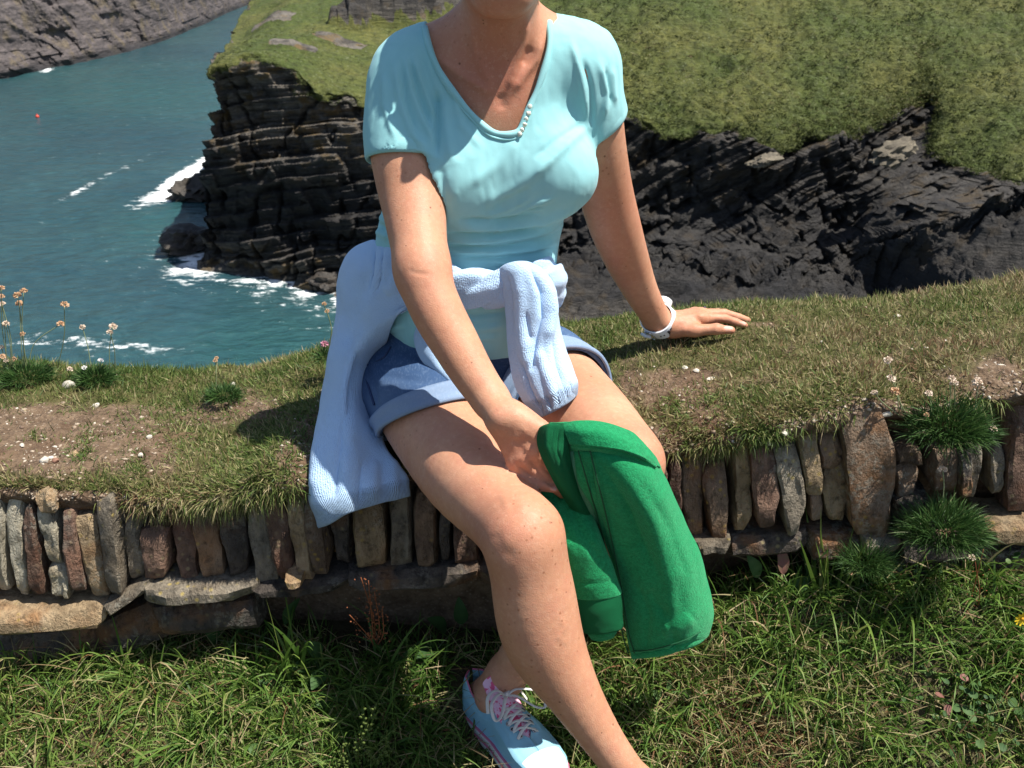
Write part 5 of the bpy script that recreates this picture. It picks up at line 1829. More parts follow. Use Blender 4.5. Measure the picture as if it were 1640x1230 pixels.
# waistband folded back over the fingers
cloth("waistband", [
    [(866, 684, 1.214), (880, 678, 1.196), (896, 678, 1.188), (912, 686, 1.190)],
    [(862, 705, 1.206), (876, 703, 1.186), (894, 704, 1.180), (912, 710, 1.182)],
    [(868, 728, 1.200), (882, 726, 1.180), (898, 727, 1.176), (913, 730, 1.184)],
    [(882, 758, 1.196), (895, 756, 1.178), (908, 758, 1.178), (920, 765, 1.192)],
    [(900, 790, 1.196), (912, 788, 1.180), (924, 794, 1.184), (936, 806, 1.200)],
    [(925, 828, 1.200), (936, 826, 1.188), (946, 832, 1.192), (956, 846, 1.206)],
    [(948, 862, 1.206), (956, 862, 1.198), (962, 868, 1.200), (968, 880, 1.210)],
], M_rib, jacket, dy=JDY, nr=90, nc=40, thick=.010, wob=.0014, fold=[([(884, 680), (878, 710), (890, 750), (915, 795)], 2.6, .0022), ([(895, 690), (892, 720), (905, 760)], 3, -.0018)])
cloth("lining", [
    [(900, 722, 1.190), (915, 722, 1.186), (926, 724, 1.190)],
    [(905, 752, 1.192), (922, 752, 1.186), (936, 756, 1.192)],
    [(920, 790, 1.194), (938, 792, 1.188), (950, 800, 1.196)],
    [(942, 832, 1.198), (954, 836, 1.194), (962, 846, 1.200)],
], M_line, jacket, dy=JDY, nr=40, nc=30, thick=.006, wob=.001)
zp = np.array([P(px, py, 1.0) for px, py in ((902, 676), (906, 690), (911, 703), (914, 714))])
JF = jf.reshape(-1, 3)


def on_cloth(front, pts, lift=.001):
    qx_, qy_ = project(front.reshape(-1, 3))
    out = []
    for px, py in pts:
        d_ = (qx_ - px) ** 2 + (qy_ - py) ** 2
        k = np.argsort(d_)[:5]
        out.append(P(px, py, front.reshape(-1, 3)[k][:, 1].mean() - lift))
    return np.array(out)


def cloth_seam(front, pts, r, mat, name, parent, lift=.001, n=50):
    return mesh_obj(name, *tube(catmull(on_cloth(front, pts, lift), n), r, 6), mat, parent)


cloth_seam(jf, [(905, 680), (908, 692), (912, 704), (914, 713)], .0020, M_zip, "seam_tape", jacket, .002)
M_gdark = NT("dark_green_stitching", .9).color((0.003, 0.075, 0.028)).m
cloth_seam(jf, [(926, 722), (940, 770), (960, 840), (982, 930), (996, 1010), (1006, 1046)], .0011, M_gdark, "stitch_line", jacket, .0058)
cloth_seam(jf, [(945, 722), (957, 770), (974, 840), (993, 930), (1006, 1010), (1016, 1046)], .0011, M_gdark, "stitch_line", jacket, .0058)
cloth_seam(jf, [(1012, 1043), (1040, 1041), (1070, 1034), (1100, 1024), (1122, 1012)], .0011, M_gdark, "hem_line", jacket, .0058)
cloth_seam(jf, [(912, 709), (950, 712), (990, 719), (1025, 731), (1050, 747)], .0026, M_green, "raised_seam", jacket, .0012)
cloth("shoulder_flap", [
    [(899, 679, 1.196), (925, 675, 1.186), (960, 677, 1.188), (995, 688, 1.200), (1018, 704, 1.216), (1030, 718, 1.228)],
    [(902, 688, 1.186), (930, 687, 1.174), (966, 690, 1.172), (1002, 702, 1.182), (1030, 720, 1.202), (1042, 733, 1.220)],
    [(908, 700, 1.180), (938, 702, 1.166), (974, 706, 1.162), (1012, 718, 1.172), (1040, 735, 1.196), (1052, 745, 1.216)],
    [(912, 711, 1.178), (945, 714, 1.162), (985, 720, 1.158), (1020, 732, 1.168), (1042, 744, 1.192), (1056, 751, 1.214)],
], M_green, jacket, dy=lambda py: .038, nr=60, nc=90, thick=.009, wob=.002, fold=[([(915, 690), (960, 695), (1005, 712)], 6, .002), ([(1000, 690), (1030, 722), (1050, 744)], 5, .003)])
# the empty sleeve with its ribbed cuff


def sleeve(name, rings, mat, parent, n=70, seg=44, fold=(), wob=.0025):
    """rings: left (px,py), right (px,py), world y, depth of the section"""
    rings = [(l, r, y + JDY(l[1]) - .045 * float(sstep(770, 850, l[1])), t) for l, r, y, t in rings]
    L = catmull(np.array([P(*l, y) for l, r, y, t in rings]), n)
    Rr = catmull(np.array([P(*r, y) for l, r, y, t in rings]), n)
    T = np.interp(np.linspace(0, 1, n), np.linspace(0, 1, len(rings)), [t for *_, t in rings])
    V, U = [], []
    for i in range(n):
        c = (L[i] + Rr[i]) / 2
        h = (Rr[i] - L[i]) / 2
        th = np.linspace(0, 2 * math.pi, seg, endpoint=False)
        V.append(c + np.cos(th)[:, None] * h + np.sin(th)[:, None] * np.array((0, -T[i], T[i] * .15)))
        U.append(th / (2 * math.pi))
    V = np.concatenate(V)
    F = np.array([(i * seg + s, i * seg + (s + 1) % seg, (i + 1) * seg + (s + 1) % seg, (i + 1) * seg + s) for i in range(n - 1) for s in range(seg)])
    nr_ = vnormals(V, F)
    cen = np.repeat((L + Rr) / 2, seg, 0)
    if ((V - cen) * nr_).sum() < 0:
        F = F[:, ::-1]; nr_ = -nr_
    V = strokes(V, nr_, fold)
    V += nr_ * (wob * fbm(V * 20, 3, 4))[:, None]
    return mesh_obj(name, V, F, mat, parent, attrs={"cu": ('FLOAT', np.concatenate(U)), "cv": ('FLOAT', np.repeat(np.linspace(0, 1, n), seg))})


sleeve("sleeve", [((862, 776), (930, 782), 1.245, .020), ((872, 810), (945, 812), 1.232, .026), ((885, 858), (962, 856), 1.215, .030), ((900, 905), (978, 898), 1.205, .026), ((914, 948), (994, 943), 1.200, .022), ((917, 955), (995, 949), 1.200, .019)],
       M_green, jacket, fold=[([(905, 790), (930, 850), (962, 900)], 6, -.005), ([(885, 800), (905, 860), (925, 920)], 10, .003), ([(918, 936), (955, 934), (988, 932)], 3, -.0018), ([(890, 785), (912, 830)], 4, -.004)])
sleeve("cuff", [((916, 949), (994, 943), 1.200, .020), ((921, 972), (996, 962), 1.198, .020), ((927, 995), (997, 984), 1.197, .019), ((931, 1009), (998, 1001), 1.197, .018), ((934, 1009), (995, 1002), 1.197, .014), ((932, 985), (990, 980), 1.198, .012)], M_rib, jacket, n=60)
sleeve("under_sleeve", [((930, 985), (985, 985), 1.232, .018), ((938, 1010), (990, 1006), 1.230, .018), ((945, 1022), (985, 1018), 1.230, .014)], M_green, jacket, n=30, seg=30)

# ---- watch on her left wrist
m = NT("white_rubber_strap", rough=0.4, spec=0.5)
m.color((0.80, 0.81, 0.84))
M_wht = m.m
M_blk = NT("black_print", 0.5).color((0.02, 0.02, 0.025)).m
M_buck = NT("steel_buckle", 0.25).color((0.55, 0.55, 0.58)).set("Metallic", 1.0).m
a_, b_ = P(1040, 492, 1.835), P(1066, 517, 1.857)
wax = (b_ - a_) / np.linalg.norm(b_ - a_)
wc = P(1056, 513, 1.851)
watch = empty("wristwatch", wc, "white strapped watch worn on the wrist that leans on the turf", "watch")
e1 = np.cross(wax, (0, 0, 1.0)); e1 /= np.linalg.norm(e1)
e2 = np.cross(wax, e1)
tilt = wax * .35


def strap_ring(r, half_w, th_, n=64, arc=(0, 2 * math.pi)):
    V = []
    angs = np.linspace(arc[0], arc[1], n, endpoint=False)
    for a in angs:
        d = math.cos(a) * e1 + math.sin(a) * e2
        for (s, t) in ((-1, 0), (-.92, 1), (-.5, 1.25), (.5, 1.25), (.92, 1), (1, 0)):
            V.append(wc + d * (r + th_ * t) + wax * half_w * s + wax * .010 * math.cos(a))
    k = 6
    F = [(i * k + s, i * k + (s + 1) % k, ((i + 1) % n) * k + (s + 1) % k, ((i + 1) % n) * k + s) for i in range(n) for s in range(k)]
    return np.array(V), F


mesh_obj("strap", *strap_ring(.0315, .0125, .0030), M_wht, watch, sharp=rad(50))
view = np.array((0, 0, CAMZ)) - wc; view /= np.linalg.norm(view)
angv = math.atan2(view @ e2, view @ e1)
for da, sz in ((.62, .0015), (.42, .0015), (.10, .0030), (-.10, .0034), (-.34, .0018), (-.7, .0015)):
    a = angv + da
    d = math.cos(a) * e1 + math.sin(a) * e2
    p_ = wc + d * .0358 + wax * .010 * math.cos(a)
    t_ = -math.sin(a) * e1 + math.cos(a) * e2
    for dw in ((-.35, .35) if sz > .002 else (0,)):
        V = np.array([p_ + wax * (sz * x + .007 * dw) + t_ * sz * .8 * y + d * h for h in (0, .0006) for x, y in ((-1, -1), (1, -1), (1, 1), (-1, 1))])
        mesh_obj("strap_print", V, [(0, 1, 2, 3), (4, 5, 6, 7), (0, 1, 5, 4), (1, 2, 6, 5), (2, 3, 7, 6), (3, 0, 4, 7)], M_blk, watch, smooth=False)
a = angv + 1.25
d = math.cos(a) * e1 + math.sin(a) * e2
t_ = -math.sin(a) * e1 + math.cos(a) * e2
p_ = wc + d * .0365 + wax * .010 * math.cos(a)
bk = np.array([p_ + wax * .0125 * x + t_ * .008 * y for x, y in ((-1, -1), (1, -1), (1, 1), (-1, 1))])
mesh_obj("buckle", *tube(catmull(np.concatenate([bk, bk[:1]]), 30)[:-1], .0017, 6, closed=True), M_buck, watch)
mesh_obj("strap_tail", *tube(np.array([p_ - t_ * .004 + d * .002, p_ + t_ * .010 + d * .004, p_ + t_ * .022 + d * .003 - wax * .003]), [.0035, .004, .003], 8), M_wht, watch)
# case on the far side
a = angv - 2.2
d = math.cos(a) * e1 + math.sin(a) * e2
cs = [wc + d * h + wax * .010 * math.cos(a) for h in (.033, .035, .045, .0465)]
mesh_obj("watch_case", *tube(np.array(cs), [.0150, .0165, .0165, .0145], 24), M_wht, watch, sharp=rad(40))

# ring on the left ring finger
M_gold = NT("silver_ring_metal", 0.2).color((0.75, 0.72, 0.68)).set("Metallic", 1.0).m
rp0, rp1 = lm['r'], lf['r'][0][0]
rc = rp0 * .62 + rp1 * .38
rax_ = (rp1 - rp0) / np.linalg.norm(rp1 - rp0)
f1 = np.cross(rax_, (0, 0, 1.0)); f1 /= np.linalg.norm(f1); f2 = np.cross(rax_, f1)
ring = empty("finger_ring", rc, "thin silver ring with a small stone on the hand resting on the turf", "ring")
mesh_obj("band", *tube(np.array([rc + .0118 * (math.cos(t) * f1 + math.sin(t) * f2) for t in np.linspace(0, 2 * math.pi, 32, endpoint=False)]), .0014, 8, closed=True), M_gold, ring)
up = f2 if f2[2] > 0 else -f2
gv, gf = rock_blob((.0032, .0032, .0026), 4, 1, .05)
mesh_obj("gem", gv + rc + up * .0140, gf, NT("dark_gem", .1, .8).color((.10, .07, .12)).m, ring, smooth=False)


# ---- shoes
m = NT("pale_blue_canvas", rough=0.85, spec=0.2)
m.color(m.mix(m.noise(40, 4), (0.235, 0.475, 0.600), (0.30, 0.545, 0.655)))
wv = m.wave(650, 0, 0, axis='X'); wv2 = m.wave(650, 0, 0, axis='Z')
m.bump(m.math('ADD', wv, wv2), .25, .0008)
M_canvas = m.m
M_rubber = NT("white_rubber", .5).color((0.72, 0.70, 0.68)).m
M_pinkrub = NT("pink_rubber_stripe", .5).color((0.62, 0.16, 0.27)).m
m = NT("pink_patterned_lining", .85, .2)
m.color(m.mix(m.ramp(m.noise(60, 3, .6, dist=1.5), [(.45, 0), (.5, 1)], 'LINEAR'), (0.72, 0.11, 0.24), (0.80, 0.52, 0.66)))
M_pink = m.m
M_lace = NT("off_white_lace", .85, .2).color((0.72, 0.69, 0.63)).m
M_eye = NT("steel_eyelet", .3).color((.55, .55, .57)).set("Metallic", 1.0).m
M_hole = NT("dark_eyelet_hole", .9).color((.015, .02, .03)).m


def make_shoe(heel, toe, roll, label):
    L = .270
    W = shoe_frame(heel, toe, roll)
    root = empty("shoe", heel, label, "shoe", "the woman's canvas shoes")
    s = np.linspace(0, 1, 60)
    half_out = np.interp(s, [0, .03, .1, .25, .45, .62, .75, .88, .96, 1], [.006, .022, .033, .035, .037, .045, .048, .043, .028, .006])
    half_in = np.interp(s, [0, .03, .1, .25, .45, .62, .75, .88, .96, 1], [.006, .022, .032, .032, .032, .039, .043, .039, .026, .006])
    outl = np.concatenate([np.stack([s * L, half_out, 0 * s], 1), np.stack([s[::-1] * L, -half_in[::-1], 0 * s], 1)])

    def slab(z0, z1, grow, mat, name):
        n = len(outl)
        cen = outl.mean(0)
        dirs = outl - np.stack([np.clip(outl[:, 0], .03, L - .04), 0 * s.repeat(2), 0 * s.repeat(2)], 1)
        dirs /= np.linalg.norm(dirs, axis=1)[:, None] + 1e-9
        rings = []
        for z, g in ((z0, grow - .001), (z0 + .0015, grow), (z1 - .0015, grow), (z1, grow - .001)):
            rings.append(outl + dirs * g + np.array((0, 0, z)))
        V = np.concatenate(rings)
        F = [(k * n + i, k * n + (i + 1) % n, (k + 1) * n + (i + 1) % n, (k + 1) * n + i) for k in range(3) for i in range(n)]
        F += [tuple(range(n - 1, -1, -1)), tuple(3 * n + i for i in range(n))]
        return mesh_obj(name, W(V), F, mat, root, sharp=rad(45))

    slab(-.004, .004, .0035, M_rubber, "outsole")
    slab(.0045, .0085, .0044, M_pinkrub, "sole_stripe")
    slab(.009, .019, .0036, M_rubber, "midsole")
    slab(.0195, .0225, .0042, M_pinkrub, "sole_stripe")
    # upper: sections along the foot; top edge is the collar, then the lacing gap, then the closed toe
    n, k = 70, 15
    V = []
    ss = np.linspace(0.0, 1, n)
    topz = np.interp(ss, [0, .06, .16, .30, .36, .46, .60, .72, .85, .95, 1], [.086, .086, .070, .060, .068, .080, .070, .056, .047, .037, .024])
    gap = np.interp(ss, [0, .05, .14, .28, .36, .40, .55, .66, .70, 1], [.004, .019, .024, .026, .020, .015, .013, .010, .0, .0])
    ho = np.interp(ss, s, half_out); hi = np.interp(ss, s, half_in)
    for i in range(n):
        for sgn, h in ((1, ho[i]), (-1, hi[i])):
            th = np.linspace(0, 1, k)
            yy = gap[i] + (h - gap[i]) * np.sin(th * math.pi / 2) ** .8 * 1.0
            yy = np.where(th > .55, np.maximum(yy, h * .985), yy)
            zz = .018 + (topz[i] - .018) * np.cos(th * math.pi / 2) ** .75
            V.append(np.stack([np.full(k, ss[i] * L), sgn * yy, zz], 1))
    V = np.array(V).reshape(n, 2, k, 3)
    for side in (0, 1):
        G = V[:, side]
        nn_ = normals_grid(G)
        cen_ = np.stack([G[..., 0], 0 * G[..., 1], 0 * G[..., 2] + .03], -1)
        if (nn_ * (G - cen_)).sum() < 0: nn_ = -nn_
        G = G + nn_ * (.0010 * fbm(G * 60 + side * 5, 3, 3))[..., None]
        inner = G - nn_ * .0025
        VV = np.concatenate([G.reshape(-1, 3), inner.reshape(-1, 3)])
        Fq = grid_faces(n, k)
        N_ = n * k
        per = [j for j in range(k)] + [i * k + k - 1 for i in range(1, n)] + [(n - 1) * k + j for j in range(k - 2, -1, -1)] + [i * k for i in range(n - 2, 0, -1)]
        sd = [(per[(q + 1) % len(per)], per[q], per[q] + N_, per[(q + 1) % len(per)] + N_) for q in range(len(per))]
        mesh_obj("upper", W(VV), np.concatenate([Fq, Fq[:, ::-1] + N_, np.array(sd)]), M_canvas, root)
        # pink piping round the collar
        e_ = G[:int(.40 * n), 0]
        mesh_obj("collar_piping", *tube(W(e_), .0017, 6), M_pinkrub, root)
        sg = 1 if side == 0 else -1
        for q in range(6):
            sx = .415 + .052 * q
            yy = sg * (np.interp(sx, ss, gap) + .0075)
            ii = int(sx * (n - 1))
            col_ = G[ii]
            jj = int(np.argmin(np.abs(np.abs(col_[:, 1]) - abs(yy))))
            p_ = col_[jj] + nn_[ii, jj] * .0008
            nv_ = nn_[ii, jj]
            a1 = np.array((1.0, 0, 0)); a1 -= nv_ * (a1 @ nv_); a1 /= np.linalg.norm(a1); a2 = np.cross(nv_, a1)
            rg = np.array([p_ + .0037 * (math.cos(t) * a1 + math.sin(t) * a2) for t in np.linspace(0, 2 * math.pi, 16, endpoint=False)])
            e = mesh_obj("eyelet", *tube(W(rg), .0011, 6, closed=True), M_eye, root)
            hv = np.array([p_ + nv_ * .0003 + .0032 * (math.cos(t) * a1 + math.sin(t) * a2) for t in np.linspace(0, 2 * math.pi, 12, endpoint=False)])
            ho_ = mesh_obj("hole", W(np.concatenate([hv, hv - nv_ * .001])), [tuple(range(12))] + [(i, (i + 1) % 12, 12 + (i + 1) % 12, 12 + i) for i in range(12)], M_hole, e, smooth=False)
            ho_.location = (0, 0, 0)
    # toe cap
    V = []
    for i, sx in enumerate(np.linspace(.80, 1.0, 16)):
        h1, h2, tz = np.interp(sx, s, half_out) + .0015, np.interp(sx, s, half_in) + .0015, np.interp(sx, ss, topz) + .0018
        for t in np.linspace(0, math.pi, 20):
            yv = math.cos(t); zv = math.sin(t) ** .6
            V.append((sx * L + .001, yv * (h1 if yv > 0 else h2), .018 + (tz - .018) * zv))
    mesh_obj("toe_cap", W(np.array(V)), grid_faces(16, 20), M_rubber, root)
    # tongue
    T = []
    for sx in np.linspace(.30, .70, 24):
        tz = np.interp(sx, [.30, .40, .52, .70], [.126, .100, .080, .054])
        for t in np.linspace(-1, 1, 13):
            T.append((sx * L, t * .027, tz - .012 * t * t + .001 * math.sin(9 * t + sx * 30)))
    T = np.array(T)
    mesh_obj("tongue", W(np.concatenate([T, T - np.array((0, 0, .003))])), np.concatenate([grid_faces(24, 13), grid_faces(24, 13)[:, ::-1] + 24 * 13]), M_pink, root)
    # laces: crossings and a bow

    def lace(pts, name="lace", w=.0030, nn=24):
        pth = catmull(np.array(pts), nn)
        tv_ = np.gradient(pth, axis=0); tv_ /= np.linalg.norm(tv_, axis=1)[:, None]
        V = []
        for i in range(nn):
            sd = np.cross(tv_[i], (0, 0, 1.0)); sd /= np.linalg.norm(sd) + 1e-9
            u_ = np.cross(sd, tv_[i])
            for (a1, a2) in ((-1, 0), (-.6, .35), (.6, .35), (1, 0), (.6, -.35), (-.6, -.35)):
                V.append(pth[i] + sd * w * a1 + u_ * w * a2)
        F = [(i * 6 + q, i * 6 + (q + 1) % 6, (i + 1) * 6 + (q + 1) % 6, (i + 1) * 6 + q) for i in range(nn - 1) for q in range(6)]
        mesh_obj(name, W(np.array(V)), F, M_lace, root)
    for q in range(5):
        s0, s1 = .415 + .052 * q, .415 + .052 * (q + 1)
        z0, z1 = np.interp(s0, ss, topz), np.interp(s1, ss, topz)
        for sg in (1, -1):
            lace([(s0 * L, sg * .021, z0 - .002), ((s0 * .6 + s1 * .4) * L, sg * .008, z0 + .007 + sg * .001), ((s0 * .3 + s1 * .7) * L, -sg * .010, z1 + .007 + sg * .001), (s1 * L, -sg * .021, z1 - .001)])
    k0 = np.array((.425 * L, 0, .098))
    lace([k0, k0 + (.006, .020, .010), k0 + (.028, .050, .006), k0 + (.046, .052, -.012), k0 + (.040, .036, -.012), k0 + (.014, .014, .002), k0], "bow", nn=40)
    lace([k0, k0 + (.004, -.018, .012), k0 + (.020, -.044, .010), k0 + (.040, -.050, -.006), k0 + (.036, -.034, -.006), k0 + (.014, -.012, .004), k0], "bow", nn=40)
    lace([k0, k0 + (-.008, .016, .010), k0 + (-.012, .034, -.004), k0 + (.0, .046, -.024)], "lace")
    lace([k0, k0 + (-.010, -.014, .010), k0 + (-.006, -.034, .006), k0 + (.010, -.044, -.014)], "lace")
    kv, kf = rock_blob((.006, .007, .005), 4, 2, .1)
    mesh_obj("lace_knot", W(kv + k0 + np.array((0, 0, .002))), kf, M_lace, root)
    return root


make_shoe(P(752, 1137, 1.40), P(900, 1280, 1.17), rad(-6), "pale blue canvas shoe with pink tongue tucked behind the other leg")
ra_b = ra + np.array((-.018, .058, -.100))
make_shoe(ra_b, ra_b + (RTOE - ra_b) * np.array((1, 1, .0)) * 1.0, 0.0, "other canvas shoe at the end of the shin that crosses in front")

# ================================================================== GRASS AND PLANTS
def leafy_mat(name, stops, trans=0.35, rough=0.55, attr="tone", spec=.3):
    m = NT(name, rough=rough, spec=spec)
    c = m.ramp(m.attr(attr), stops)
    m.color(c)
    tr = m.n.new("ShaderNodeBsdfTranslucent")
    m.l.new(c, tr.inputs["Color"])
    mx = m.n.new("ShaderNodeMixShader")
    mx.inputs[0].default_value = trans
    m.l.new(m.b.outputs[0], mx.inputs[1])
    m.l.new(tr.outputs[0], mx.inputs[2])
    m.l.new(mx.outputs[0], m.n["Material Output"].inputs["Surface"])
    return m.m


def blades(base, dirs, length, width, droop, tone, segs=3, rng=None):
    """many tapered grass blades in one go. base (n,3), dirs (n,3) unit, droop = how far gravity pulls the tip (fraction of length)"""
    rng = rng or np.random
    n = len(base)
    length, width, droop = (np.broadcast_to(a, (n,)) for a in (length, width, droop))
    side = np.cross(dirs, rng.normal(size=(n, 3)))
    side /= np.linalg.norm(side, axis=1)[:, None] + 1e-9
    V = []
    for s in range(segs + 1):
        t = s / segs
        p = base + dirs * (length * t)[:, None]
        p = p - np.array((0, 0, 1.0)) * (length * droop * t ** 2)[:, None]
        w = width * (1 - t ** 1.6) * .5
        if s < segs:
            V += [p - side * w[:, None], p + side * w[:, None]]
        else:
            V.append(p)
    k = 2 * segs + 1
    V = np.stack(V, 1).reshape(-1, 3)
    tris = []
    for s in range(segs - 1):
        a = 2 * s
        tris += [(a, a + 1, a + 3), (a, a + 3, a + 2)]
    a = 2 * (segs - 1)
    tris.append((a, a + 1, a + 2))
    T = np.array(tris)
    F = (np.arange(n)[:, None, None] * k + T[None]).reshape(-1, 3)
    return V, F, np.repeat(tone, k)


SH_A, SH_B = P(752, 1137, 1.40), P(900, 1280, 1.17)


def off_shoe(p):
    ab = SH_B - SH_A
    t = np.clip(((p - SH_A) @ ab) / (ab @ ab), 0, 1)
    return np.linalg.norm((p - SH_A - t[:, None] * ab)[:, :2], axis=1) > .050


def blade_obj(name, parts, mat, parent=None):
    V, F, T, n = [], [], [], 0
    for v, f, t in parts:
        V.append(v); F.append(f + n); T.append(t); n += len(v)
    return mesh_obj(name, np.concatenate(V), np.concatenate(F), mat, parent, attrs={"tone": ('FLOAT', np.concatenate(T))})


GREEN = [(0.0, (0.028, 0.072, 0.012)), (0.35, (0.082, 0.165, 0.027)), (0.62, (0.170, 0.255, 0.050)), (0.80, (0.26, 0.265, 0.095)), (0.92, (0.42, 0.35, 0.19)), (1.0, (0.20, 0.105, 0.050))]
M_grass = leafy_mat("meadow_grass", GREEN)
TURF = [(0.0, (0.038, 0.070, 0.015)), (0.35, (0.090, 0.145, 0.030)), (0.60, (0.175, 0.200, 0.060)), (0.78, (0.310, 0.265, 0.130)), (0.92, (0.45, 0.365, 0.215)), (1.0, (0.20, 0.120, 0.065))]
M_turf = leafy_mat("short_turf", TURF, trans=.28)
rng = np.random.RandomState(77)


def rdirs(n, spread, bias=(0, 0, 0)):
    d = rng.normal(size=(n, 3)) * spread
    d[:, 2] = 1.0
    d += np.asarray(bias)
    return d / np.linalg.norm(d, axis=1)[:, None]


# ---- short turf on the bank, thin where the soil is bare
def bank_points(n, tv0, tv1, x0=-1.25, x1=1.45):
    uu = rng.uniform(0, 1, n)
    xs_ = x0 + (x1 - x0) * uu
    iu = np.searchsorted(bx, xs_).clip(1, len(bx) - 1)
    jv = np.interp(rng.uniform(tv0, tv1, n), tvb, np.arange(nvb))
    j0 = np.floor(jv).astype(int).clip(0, nvb - 2)
    f = (jv - j0)[:, None]
    g = ((xs_ - bx[iu - 1]) / (bx[iu] - bx[iu - 1]))[:, None]
    p = (Vb[iu - 1, j0] * (1 - g) + Vb[iu, j0] * g) * (1 - f) + (Vb[iu - 1, j0 + 1] * (1 - g) + Vb[iu, j0 + 1] * g) * f
    nn_ = Nb[iu, j0]
    br = bare[iu, j0]
    return p, nn_, br


p, nn_, br = bank_points(150000, 4.9, 10.3)
qx, qy = project(p)
cl = fbm(p * 11, 3, 301)
keep = rng.rand(len(p)) < np.clip(.95 - 1.35 * (br + .55 * cl), 0.02, 1)
d0 = np.min([np.linalg.norm((p - c) * np.array((1, 1, .6)), axis=1) for c in (P(768, 600, 1.69), P(668, 622, 1.62), P(872, 612, 1.62))], axis=0)
keep &= d0 > .135
p, nn_, cl = p[keep], nn_[keep], cl[keep]
n = len(p)
qx, qy = project(p)
lushl = np.exp(-(((qx - 260) / 320) ** 2 + ((qy - 625) / 40) ** 2)) + .7 * np.exp(-(((qx - 480) / 90) ** 2 + ((qy - 600) / 45) ** 2)) + .4 * np.exp(-(((qx - 960) / 60) ** 2 + ((qy - 560) / 60) ** 2))
tone = np.clip(.60 + .22 * rng.randn(n) * .9 + .45 * fbm(p * 7, 3, 303) - .22 * lushl + .17 * sstep(930, 1040, qx) * (1 - .6 * np.exp(-((qy - 505) / 22) ** 2)), 0, 1)
ln = (.010 + .016 * rng.rand(n) ** 2) * (1 + .7 * np.clip(cl, -.5, 1)) * (1 + .25 * lushl)
dd = nn_ * .9 + rng.normal(size=(n, 3)) * .55
dd /= np.linalg.norm(dd, axis=1)[:, None]
turf_parts = [blades(p - nn_ * .002, dd, ln, .0017 + .0012 * rng.rand(n), .25 * rng.rand(n), tone, 2, rng)]
o = blade_obj("bank_turf", turf_parts, M_turf)
tag(o, "short dry and green turf growing over the top of the bank", "turf", kind="stuff")

# ---- longer shaggy tufts that hang over the stones
SHAG = [(128, 728, 22, 14, 420, .026, .33), (222, 752, 20, 16, 380, .026, .35), (485, 652, 26, 16, 420, .030, .40), (60, 700, 18, 10, 260, .022, .38), (300, 655, 26, 14, 400, .026, .38), (1205, 640, 26, 16, 480, .030, .36), (1142, 640, 22, 14, 380, .028, .40), (1075, 655, 22, 16, 360, .028, .42), (1205, 692, 24, 14, 420, .030, .34), (1272, 600, 60, 24, 1400, .024, .80), (1180, 503, 40, 10, 600, .022, .72), (1400, 560, 30, 12, 420, .026, .42), (1480, 520, 36, 12, 500, .024, .44), (1340, 520, 36, 10, 400, .022, .70), (430, 610, 26, 12, 380, .024, .42), (180, 640, 30, 10, 360, .020, .40), (345, 790, 110, 45, 4200, .030, .66), (300, 690, 120, 50, 2200, .024, .42), (420, 740, 70, 60, 2400, .034, .42), (250, 800, 50, 28, 900, .028, .88), (480, 690, 50, 60, 1200, .030, .36),
        (1190, 655, 45, 35, 1500, .028, .48), (1290, 640, 60, 34, 1800, .026, .58), (1110, 700, 40, 35, 1000, .026, .62), (1160, 728, 34, 20, 500, .024, .62), (1330, 610, 60, 30, 1400, .024, .66), (1090, 660, 40, 40, 700, .024, .55),
        (1560, 700, 50, 50, 700, .032, .50), (1240, 690, 26, 16, 400, .024, .34), (140, 700, 26, 16, 500, .018, .42), (215, 740, 18, 20, 450, .018, .38), (20, 985, 30, 18, 300, .03, .35), (1180, 560, 90, 20, 1200, .018, .55), (1440, 610, 60, 30, 900, .022, .6)]
parts_ = []
P0, N0, B0 = bank_points(220000, 3.6, 9.5)
QX, QY = project(P0)
for cx, cy, rx, ry, cnt, ln, tn in SHAG:
    w_ = np.exp(-(((QX - cx) / rx) ** 2 + ((QY - cy) / ry) ** 2) * 1.6)
    idx = np.nonzero(rng.rand(len(w_)) < w_)[0]
    if len(idx) == 0: continue
    idx = rng.choice(idx, min(cnt, len(idx) * 2))
    p, nn_ = P0[idx], N0[idx]
    n = len(p)
    dd = nn_ * .7 + rng.normal(size=(n, 3)) * .85 + np.array((0, -.2, .25))
    dd /= np.linalg.norm(dd, axis=1)[:, None]
    tone = np.clip(tn + .20 * rng.randn(n), 0, 1)
    parts_.append(blades(p - nn_ * .003, dd, ln * (.35 + .8 * rng.rand(n)), .0016 + .0012 * rng.rand(n), .1 + .7 * rng.rand(n), tone, 3, rng))
o = blade_obj("shaggy_turf", parts_, M_turf)
tag(o, "shaggy brown and green grass tufts hanging over the upright stones", "grass", kind="stuff")

# ---- gravel and pebbles on the bare soil
p, nn_, br = bank_points(42000, 4.6, 10.0)
keep = rng.rand(len(p)) < np.clip((br - .25) * 1.0, 0.006, 1) * (.35 + .65 * (fbm(p * 14, 2, 311) > .0))
p, nn_ = p[keep], nn_[keep]
ico_v, ico_f = rock_blob((1, .85, .55), 3, 1, .3)
ico_f = np.array(ico_f)
n = len(p)
sz = .0013 + .0048 * rng.rand(n) ** 4
ang = rng.uniform(0, 6.28, n)
V = np.stack([ico_v[None, :, 0] * np.cos(ang)[:, None] - ico_v[None, :, 1] * np.sin(ang)[:, None], ico_v[None, :, 0] * np.sin(ang)[:, None] + ico_v[None, :, 1] * np.cos(ang)[:, None], np.repeat(ico_v[None, :, 2], n, 0)], -1) * sz[:, None, None] * (1 + .3 * rng.randn(n, 1, 3)) + p[:, None, :]
F = (np.arange(n)[:, None, None] * len(ico_v) + ico_f[None]).reshape(-1, 3)
